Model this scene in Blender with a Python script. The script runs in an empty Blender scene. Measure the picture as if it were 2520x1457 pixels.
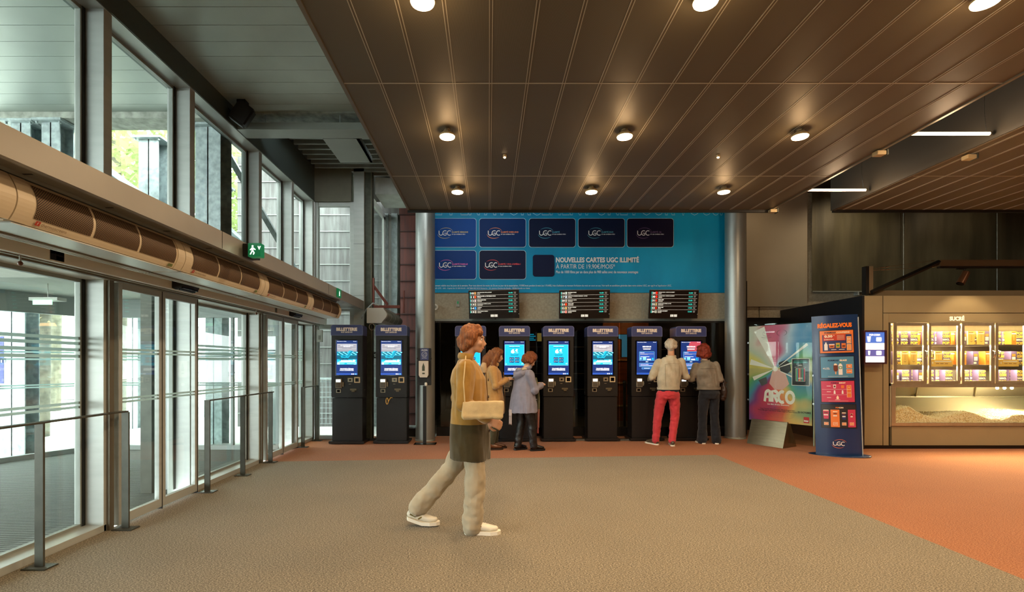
import bpy, bmesh, math, random
from math import sin, cos, pi, radians, sqrt, atan2
from mathutils import Vector, Matrix, noise

sc = bpy.context.scene
C = sc.collection
random.seed(7)

# ------------------------------------------------------------------ camera
FPX = 1215.0                      # focal length in pixels of the 2520 px wide frame
VU, VV = 1203.0, 893.0            # where the level line of sight meets the frame
EYE = 1.40
cam_d = bpy.data.cameras.new('camera')
cam_d.sensor_fit = 'HORIZONTAL'
cam_d.sensor_width = 36.0
cam_d.lens = FPX / 2520.0 * 36.0
cam_d.shift_x = (1260.0 - VU) / 2520.0
cam_d.shift_y = (VV - 728.5) / 2520.0
cam_d.clip_end = 200
cam = bpy.data.objects.new('camera', cam_d)
cam.location = (0, 0, EYE)
cam.rotation_euler = (radians(90), 0, 0)
C.objects.link(cam)
sc.camera = cam

# ------------------------------------------------------------------ sky, colour, light
sc.view_settings.view_transform = 'Standard'
sc.view_settings.look = 'None'
sc.view_settings.exposure = 0.14
sc.view_settings.gamma = 1.0
sc.view_settings.use_curve_mapping = False
w = bpy.data.worlds.new('sky'); sc.world = w; w.use_nodes = True
bg = w.node_tree.nodes['Background']
bg.inputs['Color'].default_value = (0.95, 1.0, 0.985, 1)     # bright overcast daylight
bg.inputs['Strength'].default_value = 13.0
cy = sc.cycles
cy.use_denoising = True
try: cy.denoiser = 'OPENIMAGEDENOISE'
except Exception: pass
cy.max_bounces = 7; cy.diffuse_bounces = 4; cy.glossy_bounces = 3
cy.transmission_bounces = 4; cy.transparent_max_bounces = 16
cy.sample_clamp_indirect = 4.0
cy.caustics_reflective = False; cy.caustics_refractive = False
cy.use_light_tree = True

WARM = (1.0, 0.56, 0.22)
def light(kind, name, loc, power, color=(1, 1, 1), size=0.1, rot=(0, 0, 0), size_y=None, spot=None, blend=0.5, parent=None):
    d = bpy.data.lights.new(name, kind)
    d.energy = power; d.color = color
    if kind == 'AREA':
        d.size = size
        if size_y: d.shape = 'RECTANGLE'; d.size_y = size_y
    else:
        d.shadow_soft_size = size
    if kind == 'SPOT':
        d.spot_size = spot or radians(110); d.spot_blend = blend
    o = bpy.data.objects.new(name, d)
    o.location = loc; o.rotation_euler = rot
    C.objects.link(o)
    if parent: o.parent = parent
    return o

# ------------------------------------------------------------------ materials
def lin(c):
    if isinstance(c, str):
        c = [int(c[i:i + 2], 16) / 255 for i in (0, 2, 4)]
    return tuple((x / 12.92 if x <= 0.04045 else ((x + 0.055) / 1.055) ** 2.4) for x in c[:3]) + (1,)

MATS = {}
def mat(name, col='808080', rough=0.5, metal=0.0, noise_amt=0.0, noise_scale=8.0, bump=0.0, bump_scale=60.0,
        emit=0.0, emit_col=None, stretch=(1, 1, 1), coat=0.0, spec=0.5, sheen=0.0, alpha=1.0, col2=None):
    if name in MATS: return MATS[name]
    m = bpy.data.materials.new(name); m.use_nodes = True
    nt = m.node_tree; N = nt.nodes; L = nt.links
    b = N['Principled BSDF']
    c = lin(col)
    b.inputs['Base Color'].default_value = c
    b.inputs['Roughness'].default_value = rough
    b.inputs['Metallic'].default_value = metal
    b.inputs['Specular IOR Level'].default_value = spec
    if coat: b.inputs['Coat Weight'].default_value = coat; b.inputs['Coat Roughness'].default_value = 0.08
    if sheen: b.inputs['Sheen Weight'].default_value = sheen
    if emit:
        b.inputs['Emission Color'].default_value = lin(emit_col) if emit_col else c
        b.inputs['Emission Strength'].default_value = emit
    if alpha < 1: b.inputs['Alpha'].default_value = alpha
    if noise_amt or bump or col2:
        tc = N.new('ShaderNodeTexCoord'); mp = N.new('ShaderNodeMapping')
        mp.inputs['Scale'].default_value = stretch
        L.new(tc.outputs['Object'], mp.inputs['Vector'])
    if noise_amt or col2:
        nz = N.new('ShaderNodeTexNoise'); nz.inputs['Scale'].default_value = noise_scale; nz.inputs['Detail'].default_value = 6
        L.new(mp.outputs[0], nz.inputs['Vector'])
        mx = N.new('ShaderNodeMix'); mx.data_type = 'RGBA'
        if col2:
            c1, c2 = c, lin(col2)
        else:
            c1 = tuple(min(1, x * (1 + noise_amt)) for x in c[:3]) + (1,)
            c2 = tuple(x * (1 - noise_amt) for x in c[:3]) + (1,)
        mx.inputs[6].default_value = c1; mx.inputs[7].default_value = c2
        rp = N.new('ShaderNodeMapRange'); rp.inputs[1].default_value = 0.35; rp.inputs[2].default_value = 0.65
        L.new(nz.outputs['Fac'], rp.inputs[0]); L.new(rp.outputs[0], mx.inputs[0])
        L.new(mx.outputs[2], b.inputs['Base Color'])
    if bump:
        nb = N.new('ShaderNodeTexNoise'); nb.inputs['Scale'].default_value = bump_scale; nb.inputs['Detail'].default_value = 4
        L.new(mp.outputs[0], nb.inputs['Vector'])
        bp = N.new('ShaderNodeBump'); bp.inputs['Strength'].default_value = bump; bp.inputs['Distance'].default_value = 0.01
        L.new(nb.outputs['Fac'], bp.inputs['Height']); L.new(bp.outputs[0], b.inputs['Normal'])
    MATS[name] = m
    return m

def glass_mat(name, tint=(0.92, 0.955, 0.945), refl=1.0, base=0.04):
    if name in MATS: return MATS[name]
    m = bpy.data.materials.new(name); m.use_nodes = True
    nt = m.node_tree; N = nt.nodes; L = nt.links
    N.remove(N['Principled BSDF']); out = N['Material Output']
    t = N.new('ShaderNodeBsdfTransparent'); t.inputs[0].default_value = tint + (1,)
    g = N.new('ShaderNodeBsdfGlossy'); g.inputs['Roughness'].default_value = 0.0
    g.inputs['Color'].default_value = (refl, refl, refl, 1)
    f = N.new('ShaderNodeFresnel')
    ge = N.new('ShaderNodeNewGeometry'); mr = N.new('ShaderNodeMapRange')      # same reflectance from both faces of the pane
    mr.inputs[3].default_value = 1.5; mr.inputs[4].default_value = 1 / 1.5
    L.new(ge.outputs['Backfacing'], mr.inputs[0]); L.new(mr.outputs[0], f.inputs['IOR'])
    mx = N.new('ShaderNodeMixShader')
    L.new(f.outputs[0], mx.inputs[0]); L.new(t.outputs[0], mx.inputs[1]); L.new(g.outputs[0], mx.inputs[2])
    L.new(mx.outputs[0], out.inputs[0])
    MATS[name] = m
    return m

# ------------------------------------------------------------------ mesh builder
_txt = {}
def text_data(s, bold=0.0, spacing=1.0, line=0.9):
    key = (s, bold, spacing, line)
    if key in _txt: return _txt[key]
    cu = bpy.data.curves.new('t', 'FONT'); cu.body = s; cu.size = 1; cu.offset = bold
    cu.resolution_u = 3; cu.align_x = 'CENTER' if '\n' in s else 'LEFT'
    cu.space_character = spacing; cu.space_line = line
    o = bpy.data.objects.new('t', cu)
    me = bpy.data.meshes.new_from_object(o)
    vs = [tuple(v.co) for v in me.vertices]; fs = [tuple(p.vertices) for p in me.polygons]
    bpy.data.objects.remove(o); bpy.data.curves.remove(cu); bpy.data.meshes.remove(me)
    _txt[key] = (vs, fs)
    return _txt[key]

class MB:
    def __init__(s):
        s.v = []; s.f = []; s.m = []; s.sm = []; s.xf = None; s.mi = 0
    def add(s, vs, fs, mi=None, smooth=False):
        n = len(s.v)
        if s.xf: vs = [s.xf(p) for p in vs]
        s.v += [tuple(p) for p in vs]
        for f in fs:
            s.f.append(tuple(i + n for i in f)); s.m.append(s.mi if mi is None else mi); s.sm.append(smooth)
        return s
    def box(s, x0, x1, y0, y1, z0, z1, mi=None, b=0.0):
        if x0 > x1: x0, x1 = x1, x0
        if y0 > y1: y0, y1 = y1, y0
        if z0 > z1: z0, z1 = z1, z0
        if b <= 0:
            vs = [(x, y, z) for z in (z0, z1) for y in (y0, y1) for x in (x0, x1)]
            fs = [(0, 2, 3, 1), (4, 5, 7, 6), (0, 1, 5, 4), (2, 6, 7, 3), (0, 4, 6, 2), (1, 3, 7, 5)]
            return s.add(vs, fs, mi)
        bm = bmesh.new(); bmesh.ops.create_cube(bm, size=1)
        for v in bm.verts:
            v.co = Vector(((x0 + x1) / 2 + v.co.x * (x1 - x0), (y0 + y1) / 2 + v.co.y * (y1 - y0), (z0 + z1) / 2 + v.co.z * (z1 - z0)))
        bmesh.ops.bevel(bm, geom=bm.edges[:], offset=min(b, (x1 - x0) * .45, (y1 - y0) * .45, (z1 - z0) * .45), segments=2, affect='EDGES')
        s.bm(bm, mi); bm.free(); return s
    def bm(s, bm, mi=None, smooth=False):
        bm.verts.index_update()
        return s.add([v.co.copy() for v in bm.verts], [[v.index for v in f.verts] for f in bm.faces], mi, smooth)
    def prism(s, poly, a0, a1, axis='x', mi=None, smooth=False):
        """poly: 2D outline; axis x -> (y,z) outline, y -> (x,z), z -> (x,y)"""
        def P(p, a):
            return {'x': (a, p[0], p[1]), 'y': (p[0], a, p[1]), 'z': (p[0], p[1], a)}[axis]
        n = len(poly)
        s.add([P(p, a0) for p in poly] + [P(p, a1) for p in poly], [(i, (i + 1) % n, n + (i + 1) % n, n + i) for i in range(n)], mi, smooth)
        s.add([P(p, a0) for p in poly], [tuple(range(n))[::-1]], mi)
        s.add([P(p, a1) for p in poly], [tuple(range(n))], mi)
        return s
    def tube(s, pts, r, seg=10, mi=None, smooth=True, caps=True, flat=None):
        pts = [Vector(p) for p in pts]; n = len(pts)
        rs = r if isinstance(r, (list, tuple)) else [r] * n
        vs = []; up = None
        for i, p in enumerate(pts):
            d = (pts[min(i + 1, n - 1)] - pts[max(i - 1, 0)]).normalized()
            if up is None:
                up = Vector((0, 0, 1)) if abs(d.z) < 0.9 else Vector((1, 0, 0))
            sd = d.cross(up).normalized(); up = sd.cross(d).normalized()
            for k in range(seg):
                a = 2 * pi * k / seg
                rr = rs[i]
                ra, rb = rr if isinstance(rr, (list, tuple)) else (rr, rr)
                vs.append(p + sd * cos(a) * ra + up * sin(a) * rb)
        fs = [(i * seg + k, i * seg + (k + 1) % seg, (i + 1) * seg + (k + 1) % seg, (i + 1) * seg + k) for i in range(n - 1) for k in range(seg)]
        s.add(vs, fs, mi, smooth)
        if caps:
            s.add(vs[:seg], [tuple(range(seg))[::-1]], mi); s.add(vs[-seg:], [tuple(range(seg))], mi)
        return s
    def lathe(s, prof, cx=0, cy=0, seg=24, mi=None, smooth=True, sx=1, sy=1):
        """prof: list of (r, z)"""
        vs = []; n = len(prof)
        for r, z in prof:
            for k in range(seg):
                a = 2 * pi * k / seg; vs.append((cx + r * cos(a) * sx, cy + r * sin(a) * sy, z))
        fs = [(i * seg + k, i * seg + (k + 1) % seg, (i + 1) * seg + (k + 1) % seg, (i + 1) * seg + k) for i in range(n - 1) for k in range(seg)]
        s.add(vs, fs, mi, smooth)
        if prof[0][0] > 1e-5: s.add(vs[:seg], [tuple(range(seg))[::-1]], mi)
        if prof[-1][0] > 1e-5: s.add(vs[-seg:], [tuple(range(seg))], mi)
        return s
    def sphere(s, c, r, seg=16, mi=None, sc3=(1, 1, 1)):
        n = seg // 2; vs = []; fs = []
        for i in range(n + 1):
            th = pi * i / n
            for k in range(seg):
                a = 2 * pi * k / seg
                vs.append((c[0] + r * sc3[0] * sin(th) * cos(a), c[1] + r * sc3[1] * sin(th) * sin(a), c[2] + r * sc3[2] * cos(th)))
        for i in range(n):
            for k in range(seg):
                fs.append((i * seg + k, (i + 1) * seg + k, (i + 1) * seg + (k + 1) % seg, i * seg + (k + 1) % seg))
        return s.add(vs, fs, mi, True)
    # ---- flat artwork, facing -Y
    def rect(s, x0, x1, z0, z1, y, mi=None):
        return s.add([(x0, y, z0), (x1, y, z0), (x1, y, z1), (x0, y, z1)], [(0, 1, 2, 3)], mi)
    def poly(s, pts, y, mi=None):
        return s.add([(p[0], y, p[1]) for p in pts], [tuple(range(len(pts)))], mi)
    def rrect(s, x0, x1, z0, z1, y, r=0.02, mi=None):
        return s.poly(rr_pts(x0, x1, z0, z1, r), y, mi)
    def disc(s, cx, cz, rx, rz, y, mi=None, seg=24):
        return s.poly([(cx + rx * cos(2 * pi * k / seg), cz + rz * sin(2 * pi * k / seg)) for k in range(seg)], y, mi)
    def arc(s, cx, cz, rx, rz, a0, a1, wd, y, mi=None, seg=20, tilt=0.0):
        vs = []
        for k in range(seg + 1):
            t = k / seg; a = radians(a0 + (a1 - a0) * t); ww = wd * sin(pi * min(max(t, 0.04), 0.96)) ** 0.6
            for q in (-.5, .5):
                px, pz = (rx + q * ww) * cos(a), (rz + q * ww) * sin(a)
                vs.append((cx + px * cos(tilt) - pz * sin(tilt), y, cz + px * sin(tilt) + pz * cos(tilt)))
        return s.add(vs, [(2 * k, 2 * k + 1, 2 * k + 3, 2 * k + 2) for k in range(seg)], mi)
    def text(s, t, cx, cz, w_, h_, y, mi=None, bold=0.0, align='c', spacing=1.0, line=0.9, flip=False):
        vs, fs = text_data(t, bold, spacing, line)
        if not vs: return s
        x0 = min(v[0] for v in vs); x1 = max(v[0] for v in vs); y0 = min(v[1] for v in vs); y1 = max(v[1] for v in vs)
        kx = w_ / (x1 - x0) if w_ else None; kz = h_ / (y1 - y0) if h_ else None
        kx = kx or kz; kz = kz or kx
        ww = (x1 - x0) * kx; hh = (y1 - y0) * kz
        ox = {'c': cx - ww / 2, 'l': cx, 'r': cx - ww}[align]
        return s.add([((ox + (v[0] - x0) * kx), y, cz - hh / 2 + (v[1] - y0) * kz) for v in vs], fs, mi)
    def build(s, name, mats, parent=None, origin=None, bev=0.0, auto=False):
        me = bpy.data.meshes.new(name)
        if parent is not None: o0 = wloc(parent)
        elif origin is not None: o0 = Vector(origin)
        else:
            xs = [p[0] for p in s.v]; ys = [p[1] for p in s.v]; zs = [p[2] for p in s.v]
            o0 = Vector(((min(xs) + max(xs)) / 2, (min(ys) + max(ys)) / 2, min(zs)))
        me.from_pydata([(p[0] - o0.x, p[1] - o0.y, p[2] - o0.z) for p in s.v], [], s.f)
        if not isinstance(mats, (list, tuple)): mats = [mats]
        for m in mats: me.materials.append(m)
        me.polygons.foreach_set('material_index', [min(i, len(mats) - 1) for i in s.m])
        me.polygons.foreach_set('use_smooth', s.sm)
        me.validate(); me.update()
        o = bpy.data.objects.new(name, me); C.objects.link(o)
        if parent is not None: o.parent = parent
        else: o.location = o0
        if bev:
            md = o.modifiers.new('bevel', 'BEVEL'); md.width = bev; md.segments = 2; md.limit_method = 'ANGLE'
        return o

def rr_pts(x0, x1, z0, z1, r, n=5, corners=(1, 1, 1, 1)):
    P = []
    for (cx, cz, a0, on) in ((x1 - r, z0 + r, -90, corners[0]), (x1 - r, z1 - r, 0, corners[1]), (x0 + r, z1 - r, 90, corners[2]), (x0 + r, z0 + r, 180, corners[3])):
        if on:
            for k in range(n + 1):
                a = radians(a0 + 90 * k / n); P.append((cx + r * cos(a), cz + r * sin(a)))
        else:
            a = radians(a0 + 45); P.append((cx + r * (1 if cos(a) > 0 else -1), cz + r * (1 if sin(a) > 0 else -1)))
    return P

def wloc(o):
    v = Vector((0, 0, 0))
    while o is not None: v += o.location; o = o.parent
    return v
def tag(o, label=None, cat=None, group=None, kind=None):
    if label: o['label'] = label
    if cat: o['category'] = cat
    if group: o['group'] = group
    if kind: o['kind'] = kind
    return o
def thing(name, label, cat, loc=(0, 0, 0), group=None, kind=None):
    o = bpy.data.objects.new(name, None); o.empty_display_size = 0.1; o.location = loc
    C.objects.link(o); return tag(o, label, cat, group, kind)
def struct(o): o['kind'] = 'structure'; return o
def kids(o, pool): return [c for c in pool if c.parent == o]
def copy_tree(root, loc=None, rotz=None, label=None, group=None):
    pool = [o for o in C.objects if o.parent is not None]
    def rec(o, par):
        c = o.copy(); C.objects.link(c)
        if par is not None: c.parent = par
        for ch in [q for q in pool if q.parent == o]: rec(ch, c)
        return c
    r = rec(root, None)
    if loc is not None: r.location = loc
    if rotz is not None: r.rotation_euler = (0, 0, rotz)
    if label: r['label'] = label
    if group: r['group'] = group
    return r
def X(u, Y): return (u - VU) / FPX * Y          # real position at a known distance
def Z(v, Y): return EYE - (v - VV) / FPX * Y

# ------------------------------------------------------------------ shared materials
M_ALU = mat('brushed_aluminium', 'b4b9b5', .42, .35, noise_amt=.05, noise_scale=3, stretch=(1, 1, 6))
M_ALUD = mat('aged_aluminium', '8f958f', .5, .3, noise_amt=.08, noise_scale=4)
M_GASK = mat('black_gasket', '101412', .6)
M_GLASS = glass_mat('window_glass')
M_FROST = mat('frosted_film', 'c4d2cf', .8)
_n = M_FROST.node_tree.nodes; _l = M_FROST.node_tree.links
_t = _n.new('ShaderNodeBsdfTranslucent'); _t.inputs[0].default_value = (.62, .72, .70, 1)
_a = _n.new('ShaderNodeMixShader'); _a.inputs[0].default_value = .7
_l.new(_n['Principled BSDF'].outputs[0], _a.inputs[1]); _l.new(_t.outputs[0], _a.inputs[2]); _l.new(_a.outputs[0], _n['Material Output'].inputs[0])
M_GALV = mat('galvanised_steel', 'a3b0b1', .5, .25, noise_amt=.22, noise_scale=14, bump=.1, bump_scale=40)
M_DSTEEL = mat('dark_steel', '4a4d45', .45, .5, noise_amt=.15, noise_scale=10)
M_BLACK = mat('satin_black', '0c0c0c', .45)
M_BLACKG = mat('gloss_black', '060606', .15)
M_WHITE = mat('white_paint', 'd6d8d2', .5)
M_CHROME = mat('chrome', 'c8c8c6', .18, 1.0)

# =================================================================== THE ROOM
# floor: beige carpet with an orange border along the back and the right
def carpet_mat():
    m = bpy.data.materials.new('carpet'); m.use_nodes = True
    nt = m.node_tree; N = nt.nodes; L = nt.links; b = N['Principled BSDF']
    b.inputs['Roughness'].default_value = 0.95; b.inputs['Specular IOR Level'].default_value = .15
    b.inputs['Sheen Weight'].default_value = .1
    g = N.new('ShaderNodeNewGeometry'); sp = N.new('ShaderNodeSeparateXYZ'); L.new(g.outputs['Position'], sp.inputs[0])
    def math_(op, a, c=None):
        n = N.new('ShaderNodeMath'); n.operation = op
        for i, q in enumerate((a, c)):
            if q is None: continue
            if isinstance(q, (int, float)): n.inputs[i].default_value = q
            else: L.new(q, n.inputs[i])
        return n.outputs[0]
    x, y = sp.outputs[0], sp.outputs[1]
    right = math_('GREATER_THAN', x, 3.46)
    lim = math_('ADD', math_('MULTIPLY', x, .078), 7.24)
    back = math_('GREATER_THAN', y, lim)
    fac = math_('MAXIMUM', right, back)
    mp = N.new('ShaderNodeMapping'); mp.inputs['Scale'].default_value = (1.0, 1.9, 1)
    L.new(g.outputs['Position'], mp.inputs['Vector'])
    n1 = N.new('ShaderNodeTexNoise'); n1.inputs['Scale'].default_value = 85; n1.inputs['Detail'].default_value = 5; n1.inputs['Roughness'].default_value = .75
    L.new(mp.outputs[0], n1.inputs['Vector'])
    n2 = N.new('ShaderNodeTexNoise'); n2.inputs['Scale'].default_value = 1.6; n2.inputs['Detail'].default_value = 4
    L.new(g.outputs['Position'], n2.inputs['Vector'])
    def ramp(c0, c1, c2):
        r = N.new('ShaderNodeValToRGB'); e = r.color_ramp.elements
        e[0].position = .36; e[0].color = lin(c0); e[1].position = .64; e[1].color = lin(c2)
        q = r.color_ramp.elements.new(.5); q.color = lin(c1)
        L.new(n1.outputs['Fac'], r.inputs[0]); return r.outputs[0]
    beige = ramp('352f23', '716856', 'b8ad95')
    orange = ramp('5f351c', '945a34', 'be8a60')
    mx = N.new('ShaderNodeMix'); mx.data_type = 'RGBA'; L.new(fac, mx.inputs[0]); L.new(beige, mx.inputs[6]); L.new(orange, mx.inputs[7])
    hs = N.new('ShaderNodeHueSaturation'); L.new(mx.outputs[2], hs.inputs['Color'])
    mr = N.new('ShaderNodeMapRange'); mr.inputs[3].default_value = .88; mr.inputs[4].default_value = 1.1
    L.new(n2.outputs['Fac'], mr.inputs[0]); L.new(mr.outputs[0], hs.inputs['Value'])
    L.new(hs.outputs[0], b.inputs['Base Color'])
    bp = N.new('ShaderNodeBump'); bp.inputs['Strength'].default_value = .22; bp.inputs['Distance'].default_value = .003
    L.new(n1.outputs['Fac'], bp.inputs['Height']); L.new(bp.outputs[0], b.inputs['Normal'])
    return m
mb = MB(); mb.box(-3.2, 14, -7, 9.45, -.1, 0); mb.box(4.9, 14, 9.45, 10.4, -.1, 0); mb.box(-3.2, -1.0, 9.45, 9.47, -.1, 0)
struct(mb.build('floor', carpet_mat()))

# ---- left facade: piers, sill, headers, glass (runs along Y, inner face x=-3.19, glass x=-3.355)
XF, XG = -3.19, -3.355
piers = [(-1.7, -1.55), (-.4, -.25), (1.1, 1.25), (2.40, 2.52), (4.09, 4.18), (5.27, 5.36), (6.85, 6.94), (7.99, 8.08), (8.93, 9.02)]
n = 0
for (y0, y1) in piers:
    n += 1
    mb = MB(); mb.box(XG - .08, XF, y0, y1, .0, 4.34, 0)
    mb.box(XG - .03, XG + .015, y0 - .035, y0, .055, 4.34, 1)
    mb.box(XG - .03, XG + .012, y0 - .05, y0 - .035, .055, 4.34, 2)
    struct(mb.build('trim_%d' % n, [M_ALU, M_GASK, M_ALUD], bev=.003))
# door posts (inner vertical guides beside the sliding leaves)
M_BROWNALU = mat('bronze_aluminium', '6f6a5c', .45, .4)  # even brown-grey metal for the narrow strips
fixed_low = [(1.25, 2.40), (2.52, 4.09), (5.36, 6.85), (8.08, 8.93)]
door_low = [(-.25, 1.1), (4.18, 5.36), (6.94, 8.10)]
# sill of the fixed bays
for (y0, y1) in [(-7, -.4), (1.1, 4.12), (5.36, 6.88), (8.13, 9.02)]:
    n += 1
    mb = MB(); mb.box(XG - .06, XF, y0, y1, 0, .056)
    mb.box(XG - .01, XG + .012, y0, y1, .056, .062, 0)
    struct(mb.build('trim_%d' % n, [M_ALU], bev=.003))
wn = 0
def window(y0, y1, z0, z1, stripes=(), gm=None):
    global wn; wn += 1
    r = thing('window_%d' % wn, None, None, (XG, (y0 + y1) / 2, z0), kind='structure')
    mb = MB()
    for a, b_ in ((y0, y0 + .03), (y1 - .03, y1)): mb.box(XG - .03, XG + .012, a, b_, z0, z1)
    mb.box(XG - .03, XG + .012, y0, y1, z1 - .03, z1); mb.box(XG - .03, XG + .012, y0, y1, z0, z0 + .02)
    mb.build('window_frame', M_ALUD, r)
    mb = MB(); mb.box(XG - .012, XG - .004, y0 + .02, y1 - .02, z0 + .02, z1 - .02)
    p = mb.build('pane', gm or M_GLASS, r)
    if stripes:
        mb = MB()
        for z, t in stripes: mb.box(XG - .0035, XG - .002, y0 + .03, y1 - .03, z - t / 2, z + t / 2)
        mb.build('frosted_stripes', M_FROST, r)
S4 = [(1.60, .024), (1.558, .024), (1.506, .024), (1.453, .024), (1.074, .02), (1.039, .02)]
for y0, y1 in fixed_low: window(y0, y1, .06, 2.09, S4)
ups = [(-.25, 1.1), (1.25, 2.40), (2.52, 4.09), (4.18, 5.27), (5.36, 6.85), (6.94, 7.99), (8.08, 8.93)]
M_GLASSU = glass_mat('upper_glass', (.92, .955, .945), .3)
for y0, y1 in ups: window(y0, y1, 2.52, 4.33, (), M_GLASSU)
# facade wall behind the camera
mb = MB(); mb.box(-3.45, XF, -7, -1.7, 0, 4.34); struct(mb.build('wall_left', M_ALUD))
# door header box (operator housing)
M_HDR = mat('header_lit_metal', 'eef1ef', .4, .0)  # near-white stands in for daylight reflected by the aluminium header
mb = MB(); mb.box(XG - .1, -2.96, -7, 9.02, 2.09, 2.32, 2); mb.box(-3.02, -3.0, -7, 9.0, 2.083, 2.09, 1)
mb.box(-3.10, -3.06, -7, 8.95, 2.075, 2.09, 1)
n += 1; struct(mb.build('trim_%d' % n, [M_ALU, M_BROWNALU, M_HDR], bev=.003))
# canopy beam above the heaters
M_CANOPY = mat('canopy_metal', 'a2a099', .38, .35, noise_amt=.05, noise_scale=2)
mb = MB(); mb.box(-2.30, -2.27, -7, 8.96, 2.37, 2.52, 0); mb.box(XG - .1, -2.301, -7, 8.96, 2.50, 2.519, 0)
mb.box(XG - .1, -2.31, -7, 8.96, 2.392, 2.40, 0)
mb.box(-2.30, -2.262, -7, 8.96, 2.366, 2.371, 0)
for k in range(16): mb.box(-2.50, -2.40, .35 + k * .56, .362 + k * .56, 2.3905, 2.393, 1)
for yy in (1.2, 4.2, 7.0): mb.box(-2.2695, -2.2685, yy, yy + .006, 2.37, 2.52, 1)
mb.box(-2.6, -2.45, -7, 7.95, 2.372, 2.392, 2)
n += 1; struct(mb.build('trim_%d' % n, [M_CANOPY, M_GASK, M_ALUD]))
# upper head beam of the facade, going up past the ceiling
M_HEAD = mat('head_beam_paint', '505c59', .4, .3, noise_amt=.06, noise_scale=2)
mb = MB(); mb.box(XG - .1, -3.17, -7, 9.02, 4.34, 5.3, 0)
mb.box(XG - .0, -3.18, -7, 9.0, 4.335, 4.34, 1)
n += 1; struct(mb.build('trim_%d' % n, [M_HEAD, M_ALU]))

# ---- sliding door leaves
dn = 0
XD = -3.14
def leaf(y0, y1):
    global dn; dn += 1
    r = thing('door_%d' % dn, None, None, (XD, (y0 + y1) / 2, 0), kind='structure')
    mb = MB()
    for a, b_ in ((y0, y0 + .042), (y1 - .042, y1)): mb.box(XD - .045, XD, a, b_, .02, 2.085)
    mb.box(XD - .045, XD, y0 + .042, y1 - .042, .02, .10); mb.box(XD - .045, XD, y0 + .042, y1 - .042, 2.03, 2.085)
    mb.box(XD - .05, XD + .004, y1 - .004, y1 + .004, .0, 2.085, 1)
    mb.build('door_frame', [M_ALU, M_GASK], r, bev=.002)
    mb = MB(); mb.box(XD - .026, XD - .018, y0 + .035, y1 - .035, .09, 2.04); mb.build('door_pane', M_GLASS, r)
    mb = MB()
    for z in (1.515, 1.483, 1.092, 1.062): mb.box(XD - .0178, XD - .016, y0 + .042, y1 - .042, z - .009, z + .009)
    mb.build('frosted_stripes', M_FROST, r)
leaf(4.19, 4.745); leaf(4.755, 5.32)
leaf(6.97, 7.54); leaf(7.55, 8.12)
# brown recess strips of the piers beside the doors and the white pocket panels behind the open leaves
for (y0, y1) in ((4.12, 4.17), (6.88, 6.93)):
    n += 1; mb = MB(); mb.box(-3.19, -3.165, y0, y1, 0, 2.09); struct(mb.build('trim_%d' % n, M_BROWNALU))
for y in (5.38, 8.14):
    n += 1; mb = MB(); mb.box(-3.56, XF - .005, y, y + .05, .02, 2.12); struct(mb.build('trim_%d' % n, mat('pocket_panel', 'a9aeac', .35, .1)))

# ---- white corner of the back glazing, x from -3.19 to -2.27, y=9.02
mb = MB()
mb.box(-3.19, -3.12, 9.02, 9.12, 0, 4.34); mb.box(-2.54, -2.46, 9.02, 9.12, 0, 4.34)
mb.box(-3.12, -2.54, 9.03, 9.1, .0, .07); mb.box(-3.12, -2.54, 9.03, 9.1, 2.02, 2.10); mb.box(-3.12, -2.54, 9.03, 9.1, 2.34, 2.40)
mb.box(-3.12, -2.54, 9.03, 9.1, 4.26, 4.34)
n += 1; struct(mb.build('trim_%d' % n, M_ALU, bev=.004))
for z0, z1 in ((.07, 2.02), (2.10, 2.34), (2.40, 4.26)):
    wn += 1; mb = MB(); mb.box(-3.12, -2.54, 9.06, 9.068, z0, z1); struct(mb.build('window_%d' % wn, M_GLASS))
mb = MB(); mb.box(-2.46, -2.27, 8.98, 9.14, 0, 4.94)
for z in (1.75, 2.62, 3.56): mb.box(-2.461, -2.269, 8.978, 9.1, z, z + .004, 1)
n += 1; struct(mb.build('trim_%d' % n, [M_ALU, M_GASK], bev=.004))
# panel above the back glazing
mb = MB(); mb.box(-3.18, -2.5, 8.97, 9.1, 4.34, 5.4); n += 1
struct(mb.build('trim_%d' % n, mat('taupe_panel', '6c6a5a', .55, noise_amt=.06)))

# ---- ceilings
# light grey boards (inside, left) ; boards run across, .238 m each
M_BOARD = mat('ceiling_board', 'b9c1ba', .4, .35, noise_amt=.08, noise_scale=1.3)
mb = MB()
y = -7.0; k = 0
while y < 6.2:
    y1 = min(y + .2377, 6.25); mb.box(-3.2, .2, y + .002, y1 - .003, 4.58, 4.6, 0); y += .2377
mb.box(-3.2, .2, -7, 6.25, 4.592, 4.62, 1)
struct(mb.build('ceiling', [M_BOARD, M_GASK]))
# rough soffit edge, cross beam and plate
M_CONC = mat('rough_concrete', 'a3a79d', .85, noise_amt=.3, noise_scale=9, bump=.4, bump_scale=20)
mb = MB(); mb.box(-3.1, -1.2, 6.25, 6.62, 4.56, 4.75); n += 1; struct(mb.build('trim_%d' % n, M_CONC))
mb = MB(); mb.box(-3.17, -1.1, 6.22, 6.47, 4.34, 4.43); n += 1
struct(mb.build('trim_%d' % n, mat('beam_metal', '8d928c', .45, .3, noise_amt=.04, noise_scale=2), bev=.003))
mb = MB(); mb.box(-2.18, -1.71, 6.48, 7.25, 4.34, 4.36); mb.box(-1.74, -1.71, 6.48, 7.25, 4.34, 4.42); n += 1
struct(mb.build('trim_%d' % n, mat('beam_metal')))
for xx in (-2.85, -1.9): 
    mb = MB(); mb.tube([(xx, 6.3, 4.43), (xx, 6.3, 4.58)], .005, 6); tag(mb.build('hanger_rod', M_GALV), 'thin steel hanger rod holding the cross beam ' + ('near the black speaker' if xx < -2.5 else 'near the dark ceiling edge'), 'hanger rod')
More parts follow.
